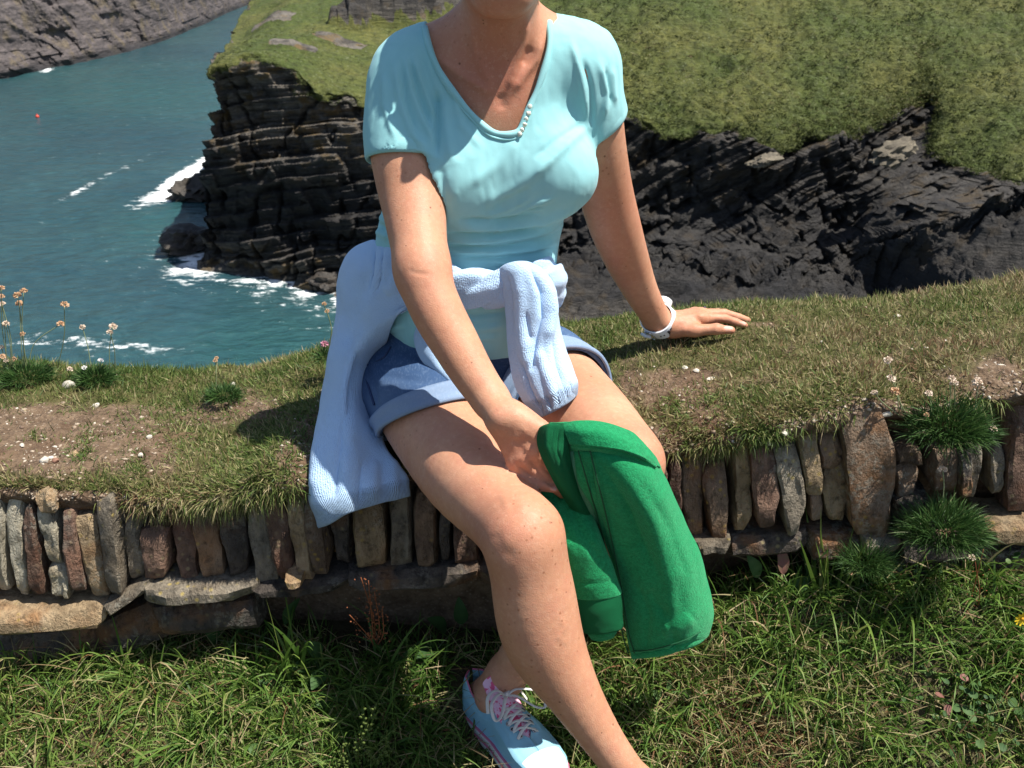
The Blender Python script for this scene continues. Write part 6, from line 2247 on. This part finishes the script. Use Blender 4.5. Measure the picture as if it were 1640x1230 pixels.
M_peb = leafy_mat("gravel_bits", [(0, (.13, .085, .06)), (.4, (.28, .21, .15)), (.7, (.38, .31, .235)), (.92, (.48, .425, .345)), (1, (.60, .56, .49))], trans=0.0, rough=.85)
o = mesh_obj("gravel", V.reshape(-1, 3), F, M_peb, smooth=False, attrs={"tone": ('FLOAT', np.repeat(rng.rand(n) ** 1.2, len(ico_v)))})
tag(o, "loose slate chips and pale gravel on the bare soil of the bank", "gravel", kind="stuff")


def bank_hit(px, py):
    k = np.argmin((ppx - px) ** 2 + (ppy - py) ** 2 + 1e6 * (TVb > 11) + 1e6 * (TVb < 2.0))
    return Vb.reshape(-1, 3)[k]


m = NT("pale_pebble", .8, .3)
m.color(m.mix(m.noise(60, 4), (0.42, 0.38, 0.31), (0.60, 0.56, 0.48)))
m.bump(m.noise(120, 4), .5, .003)
M_pp = m.m
m = NT("red_pebble", .8, .3)
m.color(m.mix(m.noise(60, 4), (0.20, 0.10, 0.07), (0.30, 0.17, 0.12)))
M_rp = m.m
for i, (px, py, sx, sy, sz_, mt, lab) in enumerate((
        (109, 620, .017, .010, .013, M_pp, "largest pale stone half sunk in turf below the left flower cushion"), (155, 650, .0095, .007, .006, M_pp, "white chip above the bulging soil at the far left"), (71, 737, .0095, .008, .0075, M_pp, "pale pebble lying on the soil lump above the cream stones"),
        (90, 740, .0075, .006, .0065, M_rp, "reddish pebble beside the pale one on the soil lump"), (38, 714, .007, .005, .004, M_pp, "flat pale chip on bare soil near the left edge"), (240, 699, .0065, .005, .004, M_pp, "white chip in the middle of the pebbly patch at left"),
        (227, 731, .006, .005, .005, M_pp, "pale pebble at the brink above the tall grey stone"), (376, 617, .008, .005, .005, M_pp, "white stone beside the small cushion with the dry stalk"), (350, 612, .006, .004, .004, M_pp, "pale chip behind the small cushion with the dry stalk"),
        (1116, 594, .009, .006, .004, M_pp, "white slate flake on gravel right of her knee, uppermost"), (1140, 606, .010, .006, .003, M_pp, "flat white flake on gravel right of her knee"), (1096, 590, .008, .006, .003, M_pp, "grey white flake nearest her thigh on the gravel"),
        (1418, 664, .011, .007, .006, M_pp, "white stone at the shoulder of the biggest brown slab"), (1257, 694, .009, .006, .005, M_pp, "pale pebble under the overhang left of the tan slab"), (1230, 710, .008, .006, .005, M_pp, "pale pebble wedged on top of the orange red slab"),
        (1333, 688, .008, .007, .007, M_pp, "round pale pebble in the soil left of the biggest slab"), (1438, 710, .010, .008, .007, M_pp, "pale stone tucked behind the right side of the biggest slab"), (1437, 507, .008, .006, .004, M_pp, "white chip on the far turf at right"),
        (1315, 550, .006, .004, .003, M_pp, "tiny white chip in turf between hand and right flowers"))):
    q = bank_hit(px, py)
    v_, f_ = rock_blob((sx, sy, sz_), 30 + i, 2, .3)
    o = mesh_obj("pebble", rotz(v_, i * 1.3), f_, mt, sharp=rad(35))
    o.location = q + np.array((0, -.001, sz_ * .35))
    tag(o, lab, "pebble", "pebbles lying on the bank")

# ---- grass in front of the wall
def gpts(n, x0=-1.25, x1=1.35, y0=.98, y1=1.50):
    x = rng.uniform(x0, x1, n); y = rng.uniform(y0, y1, n)
    return np.stack([x, y, ground_z(x, y)], 1)


def tufts(n, per, spread):
    c = gpts(n)
    i = np.repeat(np.arange(n), per)
    off = rng.normal(size=(len(i), 2)) * spread
    p = np.stack([c[i, 0] + off[:, 0], c[i, 1] + off[:, 1]], 1)
    return np.concatenate([p, ground_z(p[:, 0], p[:, 1])[:, None]], 1), off, i, rng.rand(n)


parts_ = []
p = gpts(52000)
p = p[off_shoe(p)]
qx, qy = project(p)
lf_ = sstep(470, 330, qx)
rt_ = sstep(900, 1080, qx)
n = len(p)
dry = .62 * np.exp(-(((qx - 1230) / 210) ** 2 + ((qy - 1185) / 100) ** 2)) + .22 * np.exp(-(((qx - 60) / 160) ** 2 + ((qy - 1200) / 70) ** 2)) + .30 * np.exp(-(((qx - 1120) / 120) ** 2 + ((qy - 1200) / 70) ** 2))
hgt = fbm(p * 5.5, 3, 411)
tone = np.clip(.42 + .12 * lf_ + .15 * rng.randn(n) + .42 * fbm(p * 6, 3, 401) + dry + (rng.rand(n) < .08) * .4, 0, 1)
ln = (.028 + .060 * rng.rand(n) ** 1.5) * (1 - .20 * rt_) * np.clip(.85 + 1.5 * hgt, .35, 1.8)
parts_.append(blades(p - (0, 0, .004), rdirs(n, .55, (0, -.1, 0)), ln, .0020 + .0016 * rng.rand(n), .35 + .55 * rng.rand(n), tone, 3, rng))
pt, off, ci, cr = tufts(1150, 20, .016)
k = off_shoe(pt)
pt, off, ci = pt[k], off[k], ci[k]
n = len(pt)
qx, qy = project(pt)
d = np.concatenate([off * 22, np.ones((n, 1)) * .9], 1) + rng.normal(size=(n, 3)) * .30
d /= np.linalg.norm(d, axis=1)[:, None]
tone = np.clip(.42 + .26 * (cr[ci] - .5) + .12 * sstep(470, 330, qx) + .14 * rng.randn(n) + (rng.rand(n) < .06) * .45, 0, 1)
ln = (.045 + .085 * rng.rand(n)) * (.55 + .8 * cr[ci])
parts_.append(blades(pt - (0, 0, .004), d, ln, .0026 + .0018 * rng.rand(n), .30 + .6 * rng.rand(n), tone, 4, rng))
# wider, duller weeds leaves between the blades
p = gpts(2600, y0=1.0, y1=1.46)
p = p[off_shoe(p)]
n = len(p)
parts_.append(blades(p, rdirs(n, .8, (0, -.15, 0)), .03 + .035 * rng.rand(n), .007 + .006 * rng.rand(n), .3 + .5 * rng.rand(n), np.clip(.30 + .2 * rng.randn(n) + (rng.rand(n) < .06) * .6, 0, 1), 4, rng))
# dead thatch
p = gpts(20000)
qx, qy = project(p)
k = rng.rand(len(p)) < .20 + .80 * np.exp(-(((qx - 1220) / 190) ** 2 + ((qy - 1170) / 120) ** 2))
p = p[k]
n = len(p)
parts_.append(blades(p + np.array((0, 0, 1)) * (.006 + .040 * rng.rand(n))[:, None], rdirs(n, 1.8), .03 + .045 * rng.rand(n), .0014 + .0010 * rng.rand(n), .25 * rng.rand(n), .86 + .14 * rng.rand(n), 3, rng))
# tall unmown fringe along the wall foot
c = gpts(330, -1.2, 1.3, 1.27, 1.44)
c = c[off_shoe(c) & off_shoe(c + np.array((.03, .03, 0)))]
cq, _ = project(c)
c = c[(rng.rand(len(c)) < .35 + .65 * (np.exp(-((cq - 560) / 190) ** 2) + np.exp(-((cq - 1240) / 160) ** 2) + .5 * sstep(1450, 1600, cq)))]
i = np.repeat(np.arange(len(c)), 22)
off = rng.normal(size=(len(i), 2)) * .014
pt = np.stack([c[i, 0] + off[:, 0], c[i, 1] + off[:, 1]], 1)
pt = np.concatenate([pt, ground_z(pt[:, 0], pt[:, 1])[:, None]], 1)
n = len(pt)
d = np.concatenate([off * 24, np.ones((n, 1))], 1) + rng.normal(size=(n, 3)) * .30 + np.array((0, -.18, 0))
d /= np.linalg.norm(d, axis=1)[:, None]
tb = rng.rand(len(c))
tone = np.clip(.38 + .24 * (tb[i] - .5) + .14 * rng.randn(n) + (rng.rand(n) < .07) * .45, 0, 1)
parts_.append(blades(pt - (0, 0, .004), d, (.07 + .13 * rng.rand(n)) * (.7 + .5 * tb[i]), .0028 + .0024 * rng.rand(n), .35 + .6 * rng.rand(n), tone, 5, rng))
o = blade_obj("foreground_grass", parts_, M_grass)
tag(o, "rough green grass with dry straw at the foot of the wall", "grass", kind="stuff")


# ---- single tall arching blades and clumps (countable plants)
def arch_clump(name, px, py, cnt, lmin, lmax, wd, tone0, label, seed, spread=.6, droop=(.3, .9), bias=(0, -.25, 0), cat="grass clump", y=None, group=None):
    r_ = np.random.RandomState(seed)
    base = PZ(px, py, 0.2)
    for _ in range(12):
        base = PZ(px, py, float(ground_z(base[0], base[1])))
    root = empty(name, base, label, cat, group)
    b = base + np.concatenate([r_.normal(size=(cnt, 2)) * .012, np.zeros((cnt, 1))], 1)
    d = r_.normal(size=(cnt, 3)) * spread
    d[:, 2] = 1
    d += np.array(bias)
    d /= np.linalg.norm(d, axis=1)[:, None]
    big = min(cnt, 40)
    ln = r_.uniform(lmin, lmax, cnt)
    v_, f_, t_ = blades(b, d, ln, wd * r_.uniform(.6, 1.2, cnt), r_.uniform(*droop, cnt), np.clip(tone0 + .13 * r_.randn(cnt), 0, 1), 8, r_)
    kv, kf = len(v_) // cnt, len(f_) // cnt
    for i in range(big):
        mesh_obj("blade", v_[i * kv:(i + 1) * kv], f_[i * kf:(i + 1) * kf] - i * kv, M_grass, root, attrs={"tone": ('FLOAT', t_[i * kv:(i + 1) * kv])})
    return root


arch_clump("grass_clump", 1335, 1005, 40, .13, .25, .0085, .50, "big clump of broad arching grass blades below the big brown slab", 3, .75, (.3, .8), (.1, -.2, .1))
arch_clump("grass_clump", 1325, 980, 12, .17, .26, .0090, .50, "few tall upright blades standing against the brown slabs", 4, .16, (.02, .15), (0, -.02, 0))
arch_clump("grass_clump", 1630, 1000, 34, .13, .24, .0065, .50, "fountain of fine blades at the right edge beside the yellow flower", 5, .8, (.3, .8), (-.5, -.1, .1))
arch_clump("grass_clump", 470, 1085, 30, .13, .27, .0075, .42, "tall loose blades rising in front of the left footing slabs", 6, .45, (.1, .7), (0, -.1, 0))
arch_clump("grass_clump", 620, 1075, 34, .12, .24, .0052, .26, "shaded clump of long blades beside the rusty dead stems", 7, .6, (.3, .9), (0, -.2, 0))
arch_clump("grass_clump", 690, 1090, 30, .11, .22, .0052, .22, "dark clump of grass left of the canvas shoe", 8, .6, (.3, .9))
arch_clump("grass_clump", 380, 1150, 30, .09, .17, .0050, .45, "tuft of grass catching sun at the edge of her shadow", 9, .7, (.3, .9))
arch_clump("grass_clump", 200, 1075, 36, .08, .15, .0042, .52, "yellow green tuft under the brown base rock at far left", 10, .7, (.3, .9))
arch_clump("grass_clump", 1060, 1165, 30, .08, .15, .0048, .48, "short tuft just below the hem of the green jacket", 11, .7, (.3, .9))
arch_clump("grass_clump", 1390, 1170, 30, .07, .14, .0048, .52, "fresh green tuft in the dry grass at lower right", 12, .6, (.3, .9))
arch_clump("grass_clump", 1180, 1000, 36, .08, .17, .0055, .55, "pale grass tuft right behind the jacket's rounded corner", 13, .7, (.3, .9))
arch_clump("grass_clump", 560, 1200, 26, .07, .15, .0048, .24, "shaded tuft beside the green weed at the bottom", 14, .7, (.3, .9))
arch_clump("grass_clump", 1180, 865, 16, .05, .10, .0026, .80, "thin straw coloured tuft against the foot of the rusty slabs", 15, .6, (.1, .6), (0, -.2, 0))


arch_clump("grass_clump", 1480, 1010, 30, .08, .17, .0060, .45, "loose grass clump between the broad clump and the right edge", 16, .7, (.3, .9))
arch_clump("grass_clump", 1250, 1120, 30, .07, .14, .0052, .50, "bright tuft in the middle of the lower right grass", 17, .7, (.3, .9))
arch_clump("grass_clump", 90, 1170, 30, .07, .14, .0050, .50, "sunlit tuft near the lower left corner", 18, .7, (.3, .9))
arch_clump("grass_clump", 300, 1195, 30, .07, .15, .0050, .45, "sunlit tuft at the bottom left of her shadow", 19, .7, (.3, .9))


# ---- sea thrift cushions
THR = [(0.0, (0.018, 0.050, 0.012)), (0.4, (0.042, 0.100, 0.022)), (0.8, (0.085, 0.155, 0.040)), (1.0, (0.17, 0.19, 0.085))]
M_thrift = leafy_mat("thrift_leaves", THR, trans=.2)
m = NT("thrift_stem_green", .7).color((0.20, 0.235, 0.115)); M_stem = m.m
m = NT("thrift_stem_brown", .7).color((0.25, 0.150, 0.080)); M_stemb = m.m


def head_mat(name, a, b):
    m = NT(name, .8, .2)
    m.color(m.mix(m.noise(220, 3), a, b))
    return m.m


HEADM = {'o': head_mat("dry_orange_head", (0.42, 0.215, 0.105), (0.72, 0.52, 0.34)), 'p': head_mat("dry_pale_head", (0.50, 0.36, 0.26), (0.80, 0.70, 0.58)),
         'w': head_mat("white_flower", (0.75, 0.72, 0.70), (0.85, 0.84, 0.82)), 'k': head_mat("pink_flower", (0.55, 0.20, 0.30), (0.75, 0.42, 0.50))}


def head_mesh(seed):
    r_ = np.random.RandomState(seed)
    V, F = [], []
    cnt = 46
    for i in range(cnt):
        z = 1 - 1.55 * (i + .5) / cnt
        a = i * 2.399963 + r_.rand() * .3
        d = np.array((math.sqrt(max(0, 1 - z * z)) * math.cos(a), math.sqrt(max(0, 1 - z * z)) * math.sin(a), z))
        t = np.cross(d, r_.normal(size=3)); t /= np.linalg.norm(t)
        b = np.cross(d, t)
        L = r_.uniform(.82, 1.12)
        k = len(V)
        w = .24
        V += [d * .35, d * .72 + t * w, d * L + t * w * .6 + b * .05, d * L - t * w * .6 - b * .05, d * .72 - t * w, d * .80 + b * .10]
        F += [(k, k + 1, k + 5), (k + 1, k + 2, k + 5), (k + 2, k + 3, k + 5), (k + 3, k + 4, k + 5), (k + 4, k, k + 5)]
    return np.array(V), F


HM = [head_mesh(i) for i in range(3)]
_head_cache = {}


def flower(root, base, tip, r, kind, bend=0.0, stemr=.0009, brown=False):
    base, tip = np.asarray(base), np.asarray(tip)
    L = np.linalg.norm(tip - base)
    mid = (base + tip) / 2 + np.array((bend * L, 0, abs(bend) * L * .3))
    st = mesh_obj("stem", *tube(catmull(np.array([base, mid, tip]), 10), stemr, 5), M_stemb if brown else M_stem, root)
    key = (kind, int(r * 1e5) % 3)
    if key not in _head_cache:
        v_, f_ = HM[key[1]]
        me = bpy.data.meshes.new("flower_head")
        me.from_pydata([tuple(x) for x in v_], [], f_)
        me.materials.append(HEADM[kind])
        _head_cache[key] = me
    h = bpy.data.objects.new("flower_head", _head_cache[key])
    link(h, root)
    h.location = Vector([float(c) for c in tip]) - root.location
    h.scale = (r, r, r * .85)
    h.rotation_euler = (rng.uniform(-.3, .3), rng.uniform(-.3, .3), rng.uniform(0, 6))
    return st


def thrift(px, py, y, rad_x, rad_z, cnt, label, heads, wd=.0016, ln=.030, seed=0, front=0.0, group="cushions of sea thrift"):
    """cushion of needle leaves centred at a pixel and depth"""
    r_ = np.random.RandomState(seed + 500)
    c = P(px, py, y)
    root = empty("thrift_plant", c - np.array((0, 0, rad_z * .5)), label, "plant", group)
    d = r_.normal(size=(cnt, 3))
    d[:, 2] = np.abs(d[:, 2]) * .8 - .25
    d[:, 1] -= front
    d /= np.linalg.norm(d, axis=1)[:, None]
    b = c + d * np.array((rad_x, rad_x * .8, rad_z)) * (.45 + .5 * r_.rand(cnt)[:, None]) - np.array((0, 0, rad_z * .3))
    dd = d + r_.normal(size=(cnt, 3)) * .35 + np.array((0, 0, .45))
    dd /= np.linalg.norm(dd, axis=1)[:, None]
    tone = np.clip(.42 + .25 * r_.randn(cnt), 0, 1)
    blade_obj("foliage", [blades(b, dd, ln * r_.uniform(.5, 1.15, cnt), wd * r_.uniform(.7, 1.3, cnt), r_.uniform(0, .4, cnt), tone, 3, r_)], M_thrift, root)["kind"] = "stuff"
    for (hx, hy, hr, kd, bend, bx_, by_) in heads:
        t_ = P(hx, hy, y + r_.uniform(-.02, .02) - .01 * front)
        flower(root, P(bx_, by_, y), t_, hr, kd, bend)
    return root


thrift(38, 598, 1.93, .060, .022, 1300, "thrift cushion at the left edge with many tall dry flower heads", [
    (28, 473, .0090, 'o', .02, 40, 590), (38, 466, .0080, 'o', -.04, 44, 592), (31, 486, .0080, 'o', .0, 36, 590), (2, 462, .0075, 'o', -.03, 14, 590), (2, 475, .0075, 'o', .02, 10, 592), (3, 487, .0075, 'p', .05, 20, 590),
    (9, 519, .0085, 'p', .04, 18, 590), (97, 519, .0085, 'o', -.16, 46, 585), (36, 535, .0060, 'o', .02, 38, 592), (2, 556, .0060, 'p', .05, 8, 592), (4, 571, .0068, 'o', .0, 6, 596), (10, 578, .0060, 'p', .1, 12, 610), (22, 575, .0068, 'o', .0, 24, 600)], seed=1)
thrift(152, 602, 1.93, .040, .020, 1000, "thrift cushion with white blooms and two slender stalks over the sea", [
    (103, 488, .0090, 'o', .05, 92, 590), (132, 524, .0068, 'p', .03, 146, 590), (181, 523, .0088, 'p', -.04, 176, 592), (176, 532, .0070, 'p', .05, 184, 592), (161, 577, .0062, 'w', .0, 160, 592), (135, 589, .0055, 'w', .05, 138, 605), (112, 591, .0068, 'p', .0, 116, 600)], seed=2)
thrift(357, 630, 1.82, .036, .016, 800, "small low thrift cushion with one dry brown stalk", [(345, 577, .0050, 'o', .03, 344, 645), (347, 573, .004, 'o', .0, 346, 600)], ln=.024, seed=3)
thrift(520, 570, 1.85, .018, .014, 260, "small thrift tuft with a pink bloom beside the cardigan", [(520, 551, .0085, 'k', .0, 521, 572), (519, 487, .0055, 'o', .1, 524, 570), (524, 498, .005, 'o', .1, 524, 570)], seed=4)
thrift(1520, 672, 1.46, .075, .055, 2600, "upper thrift cushion spilling over the wall at right with dry round heads", [
    (1422, 577, .0070, 'p', .03, 1440, 660), (1427, 606, .0080, 'p', .03, 1445, 660), (1433, 627, .0088, 'o', .0, 1452, 665), (1400, 629, .0062, 'p', -.1, 1440, 665), (1524, 606, .0062, 'p', .0, 1520, 660), (1528, 614, .0072, 'p', .02, 1528, 660), (1566, 612, .0088, 'p', .02, 1560, 660),
    (1487, 630, .0068, 'p', .03, 1492, 665), (1590, 687, .0076, 'p', .05, 1570, 720), (1476, 691, .0058, 'p', .1, 1490, 700), (1484, 664, .0045, 'o', .0, 1490, 690)], seed=5, front=.6, ln=.034)
thrift(1512, 838, 1.40, .070, .052, 3000, "lower thrift cushion growing from the foot of the slabs at right", [
    (1510, 752, .0076, 'p', .03, 1510, 800), (1471, 841, .0072, 'p', .12, 1462, 872), (1556, 893, .0070, 'p', -.1, 1510, 900)], seed=6, front=.5, ln=.036)
thrift(1388, 893, 1.39, .046, .030, 1100, "dull dry tussock at the foot of the biggest brown slab", [(1362, 918, .004, 'o', .1, 1372, 905)], seed=7, front=.5, ln=.030, wd=.0012)


# ---- broad leaved plants
LEAF = [(0.0, (0.028, 0.070, 0.022)), (0.5, (0.065, 0.135, 0.038)), (0.8, (0.135, 0.20, 0.065)), (1.0, (0.26, 0.12, 0.10))]
M_leaf = leafy_mat("broad_leaf", LEAF, trans=.28, rough=.6, spec=.25)


def leaf_obj(root, base, tip, width, tone, nrm=(0, -.5, .85), cup=.25, curl=.12, name="leaf", round_=1.0):
    base, tip = np.asarray(base, float), np.asarray(tip, float)
    ax = tip - base
    L = np.linalg.norm(ax); ax /= L
    nrm = np.asarray(nrm, float); nrm = nrm - ax * (nrm @ ax); nrm /= np.linalg.norm(nrm)
    sd = np.cross(ax, nrm)
    n, k = 12, 7
    V, T = [], []
    for i in range(n):
        t = i / (n - 1)
        w = width * .5 * (math.sin(math.pi * (t ** (.80 * round_)) * .97 + .03)) ** .85
        for j in range(k):
            s = 2 * j / (k - 1) - 1
            V.append(base + ax * L * t + sd * w * s + nrm * (cup * w * (s * s - .2) + curl * L * (math.sin(math.pi * t) * .6 - t * t) + .06 * w * math.sin(9 * t + 3 * s)))
            T.append(tone + .06 * (1 - abs(s)) + .05 * math.sin(20 * t))
    o = mesh_obj(name, np.array(V), grid_faces(n, k), M_leaf, root, attrs={"tone": ('FLOAT', np.clip(T, 0, 1))})
    if root.type == 'MESH': o.location = (0, 0, 0)
    return o


def on_ground(px, py, lift=0.0):
    b = PZ(px, py, .2)
    for _ in range(12):
        b = PZ(px, py, float(ground_z(b[0], b[1])) + lift)
    return b


def leaf_plant(name, px, py, leaves, label, group=None):
    b = on_ground(px, py)
    root = empty(name, b, label, "plant", group)
    for (lx0, ly0, lx1, ly1, w, tone, h) in leaves:
        a_, t_ = on_ground(lx0, ly0, h * .4), on_ground(lx1, ly1, h)
        mesh_obj("leaf_stalk", *tube(catmull(np.array([b, (b + a_) / 2 + np.array((0, 0, .008)), a_]), 8), .0011, 5), M_stem, root)
        leaf_obj(root, a_, t_, w, tone)
    return root


leaf_plant("dock_plant", 1285, 1005, [(1255, 920, 1250, 870, .022, .97, .10), (1262, 960, 1295, 925, .032, .42, .09), (1270, 985, 1262, 945, .030, .50, .07), (1250, 1010, 1225, 985, .026, .45, .05), (1290, 975, 1335, 985, .034, .58, .07),
                                     (1300, 905, 1320, 880, .028, .40, .10), (1275, 1015, 1240, 1035, .028, .50, .03), (1265, 990, 1278, 1010, .024, .62, .05), (1215, 925, 1200, 890, .026, .48, .09), (1285, 1030, 1275, 1065, .022, .9, .02)],
           "dock plant with dull green and reddened leaves beside the jacket's right side")
leaf_plant("plantain", 520, 1065, [(520, 1075, 500, 1100, .030, .30, .05), (515, 1050, 490, 1030, .030, .30, .07), (350, 1025, 330, 1010, .028, .35, .06), (500, 1065, 470, 1070, .030, .22, .04), (390, 1010, 365, 990, .026, .30, .08), (440, 1105, 415, 1090, .026, .32, .03),
                                   (530, 1120, 505, 1130, .030, .30, .03), (415, 1205, 398, 1195, .022, .5, .02), (455, 1000, 475, 960, .022, .25, .1)],
           "plantain with smooth oval leaves in the shadow at left of the legs")
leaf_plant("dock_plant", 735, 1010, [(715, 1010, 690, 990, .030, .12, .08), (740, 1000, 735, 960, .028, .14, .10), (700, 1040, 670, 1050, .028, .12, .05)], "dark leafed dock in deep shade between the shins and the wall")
leaf_plant("clover_plant", 1075, 1125, [(1062, 1118, 1045, 1108, .020, .55, .03), (1075, 1112, 1072, 1090, .018, .52, .04), (1090, 1120, 1105, 1108, .020, .6, .03), (1065, 1140, 1046, 1152, .022, .56, .02), (1040, 1175, 1020, 1188, .022, .60, .02), (1030, 1125, 1016, 1118, .018, .55, .03)],
           "low round leafed weed under the hem of the jacket")
# low leafy carpet at the lower right
p = np.array([on_ground(px, py, .006) for px, py in zip(rng.normal(1570, 60, 260), rng.normal(1060, 70, 260))])
n = len(p)
V, F, T = [], [], []
for i in range(n):
    a = rng.uniform(0, 6.28); r = rng.uniform(.004, .009)
    up = np.array((rng.normal() * .35, -.35 + rng.normal() * .35, 1)); up /= np.linalg.norm(up)
    e1_ = np.cross(up, (math.cos(a), math.sin(a), 0)); e1_ /= np.linalg.norm(e1_); e2_ = np.cross(up, e1_)
    c_ = p[i] + np.array((0, 0, rng.uniform(.0, .045)))
    k = len(V)
    V.append(c_ - up * r * .2)
    for t in range(8):
        th = t * math.pi / 4
        V.append(c_ + r * (math.cos(th) * e1_ * (1 + .2 * math.cos(th)) + math.sin(th) * e2_ * .85))
    F += [(k, k + 1 + t, k + 1 + (t + 1) % 8) for t in range(8)]
    T += [np.clip(.38 + .18 * rng.randn() + (rng.rand() < .10) * .5, 0, 1)] * 9
o = mesh_obj("ground_ivy", np.array(V), np.array(F), M_leaf, attrs={"tone": ('FLOAT', np.array(T))})
tag(o, "carpet of small round leaves at the lower right corner", "ground cover", kind="stuff")


# ---- tussocks far away on the headland
sel = np.nonzero((HG > .7) & (HT > 3.3) & (HT < 17.5))[0]
hw = .35 + 1.0 * sstep(-4, 8, HV[sel][:, 0])
sel = sel[rng.rand(len(sel)) < hw * .9]
edge_ = np.nonzero((HG > .2) & (HG < .8) & (HT > 3.3) & (HT < 17.5))[0]
ctr = np.concatenate([rng.choice(sel, 16000), rng.choice(edge_, 2600)])
per = 11
ci = np.repeat(np.arange(len(ctr)), per)
sc2 = (.07 + .13 * rng.rand(len(ctr)) ** 3) * (.55 + .6 * sstep(-4, 8, HV[ctr][:, 0]))
p = HV[ctr][ci] + rng.normal(size=(len(ci), 3)) * sc2[ci][:, None] * np.array((.8, .8, .25))
d = rdirs(len(ci), .9)
tb = .45 + .30 * (rng.rand(len(ctr)) - .5) + .55 * fbm(HV[ctr] * np.array((.12, .2, .2)), 3, 611) + .3 * (rng.rand(len(ctr)) < .07)
tone = np.clip(tb[ci] + .10 * rng.randn(len(ci)), 0, 1)
M_tus = leafy_mat("headland_tussock", [(0, (.018, .024, .008)), (.40, (.042, .055, .013)), (.66, (.078, .092, .022)), (.84, (.13, .13, .046)), (.94, (.24, .23, .13)), (1, (.10, .065, .03))], .25, rough=.8)
o = blade_obj("headland_tussocks", [blades(p, d, sc2[ci] * rng.uniform(1.0, 1.9, len(ci)), sc2[ci] * .42, .4, tone, 1, rng)], M_tus)
tag(o, "rough tussocks and low heather over the grass slope across the cove", "heather", kind="stuff")


# ---- rusty dead flower stems (left of the legs), pale seedy weed, yellow flower
def dead_stem(px, py, tops, label, mat, seed, cat="plant", name="dried_stem", dens=26, r=.0016):
    r_ = np.random.RandomState(seed)
    b = on_ground(px, py)
    root = empty(name, b, label, cat)
    for (tx, ty, y) in tops:
        t_ = P(tx, ty, y)
        pth = catmull(np.array([b, b * .5 + t_ * .5 + np.array((r_.uniform(-.02, .02), -.01, .0)), t_]), 16)
        st = mesh_obj("stem", *tube(pth, np.linspace(.0014, .0007, 16), 5), mat, root)
        sp = Soup()
        for i in range(dens):
            q = pth[int(r_.uniform(.30, 1) * 15)] + r_.normal(size=3) * .007
            v_, f_ = rock_blob((r * r_.uniform(.6, 1.5), r * r_.uniform(.6, 1.2), r * 1.2), r_.randint(99), 1, .4)
            sp.add((v_ + q, f_))
        o = sp.build("seed_head", mat, root)
        o["kind"] = "stuff"
    return root


M_rust = NT("rusty_seed", .85).color((0.27, 0.085, 0.030)).m
M_weed = leafy_mat("weed_green", [(0, (.10, .14, .03)), (1, (.10, .14, .03))], .2)
dead_stem(600, 1040, [(590, 930, 1.33), (578, 925, 1.335), (612, 975, 1.32), (560, 985, 1.32), (600, 950, 1.34)], "rusty brown dead dock stems in the shade left of the legs", M_rust, 3)
dead_stem(572, 1235, [(604, 1125, 1.22), (590, 1160, 1.21), (560, 1190, 1.20), (620, 1170, 1.22)], "upright yellow green weed with knobbly seeds at the bottom edge", M_weed, 5, dens=46, r=.0026, name="green_weed")
dead_stem(1540, 1010, [(1562, 900, 1.33), (1575, 880, 1.34)], "thin reddish seed stalk between the clump and the leafy carpet", M_rust, 8, dens=14, name="dried_stem", r=.0012)
M_yel = NT("yellow_petal", .6).color((0.80, 0.55, 0.02)).m
fb, ft = on_ground(1640, 1060), P(1637, 990, 1.30)
root = empty("yellow_flower", fb, "small yellow daisy like flower at the right edge", "flower")
mesh_obj("stem", *tube(catmull(np.array([fb, (fb + ft) / 2 + np.array((.006, 0, .01)), ft]), 10), .0011, 5), M_stem, root)
cvs, cfs = rock_blob((.0042, .0030, .0042), 3, 2, .1)
mesh_obj("flower_centre", cvs + ft + np.array((0, -.002, 0)), cfs, NT("flower_centre", .8).color((.60, .32, .01)).m, root)
pv = None
for i in range(11):
    a = i * 2 * math.pi / 11
    d_ = np.array((math.cos(a), -.25, math.sin(a)))
    s_ = np.array((-math.sin(a), 0, math.cos(a)))
    V = np.array([ft + d_ * .002, ft + d_ * .007 + s_ * .0026, ft + d_ * .013 + s_ * .0014, ft + d_ * .014, ft + d_ * .013 - s_ * .0014, ft + d_ * .007 - s_ * .0026, ft + d_ * .007 + np.array((0, .0012, 0))])
    mesh_obj("petal", V, [(0, 1, 6), (1, 2, 6), (2, 3, 6), (3, 4, 6), (4, 5, 6), (5, 0, 6)], M_yel, root)
print("script seconds", round(time.time() - T0, 1), "tris", sum(len(o.data.loop_triangles) or len(o.data.polygons) * 2 for o in bpy.data.objects if o.type == 'MESH'))
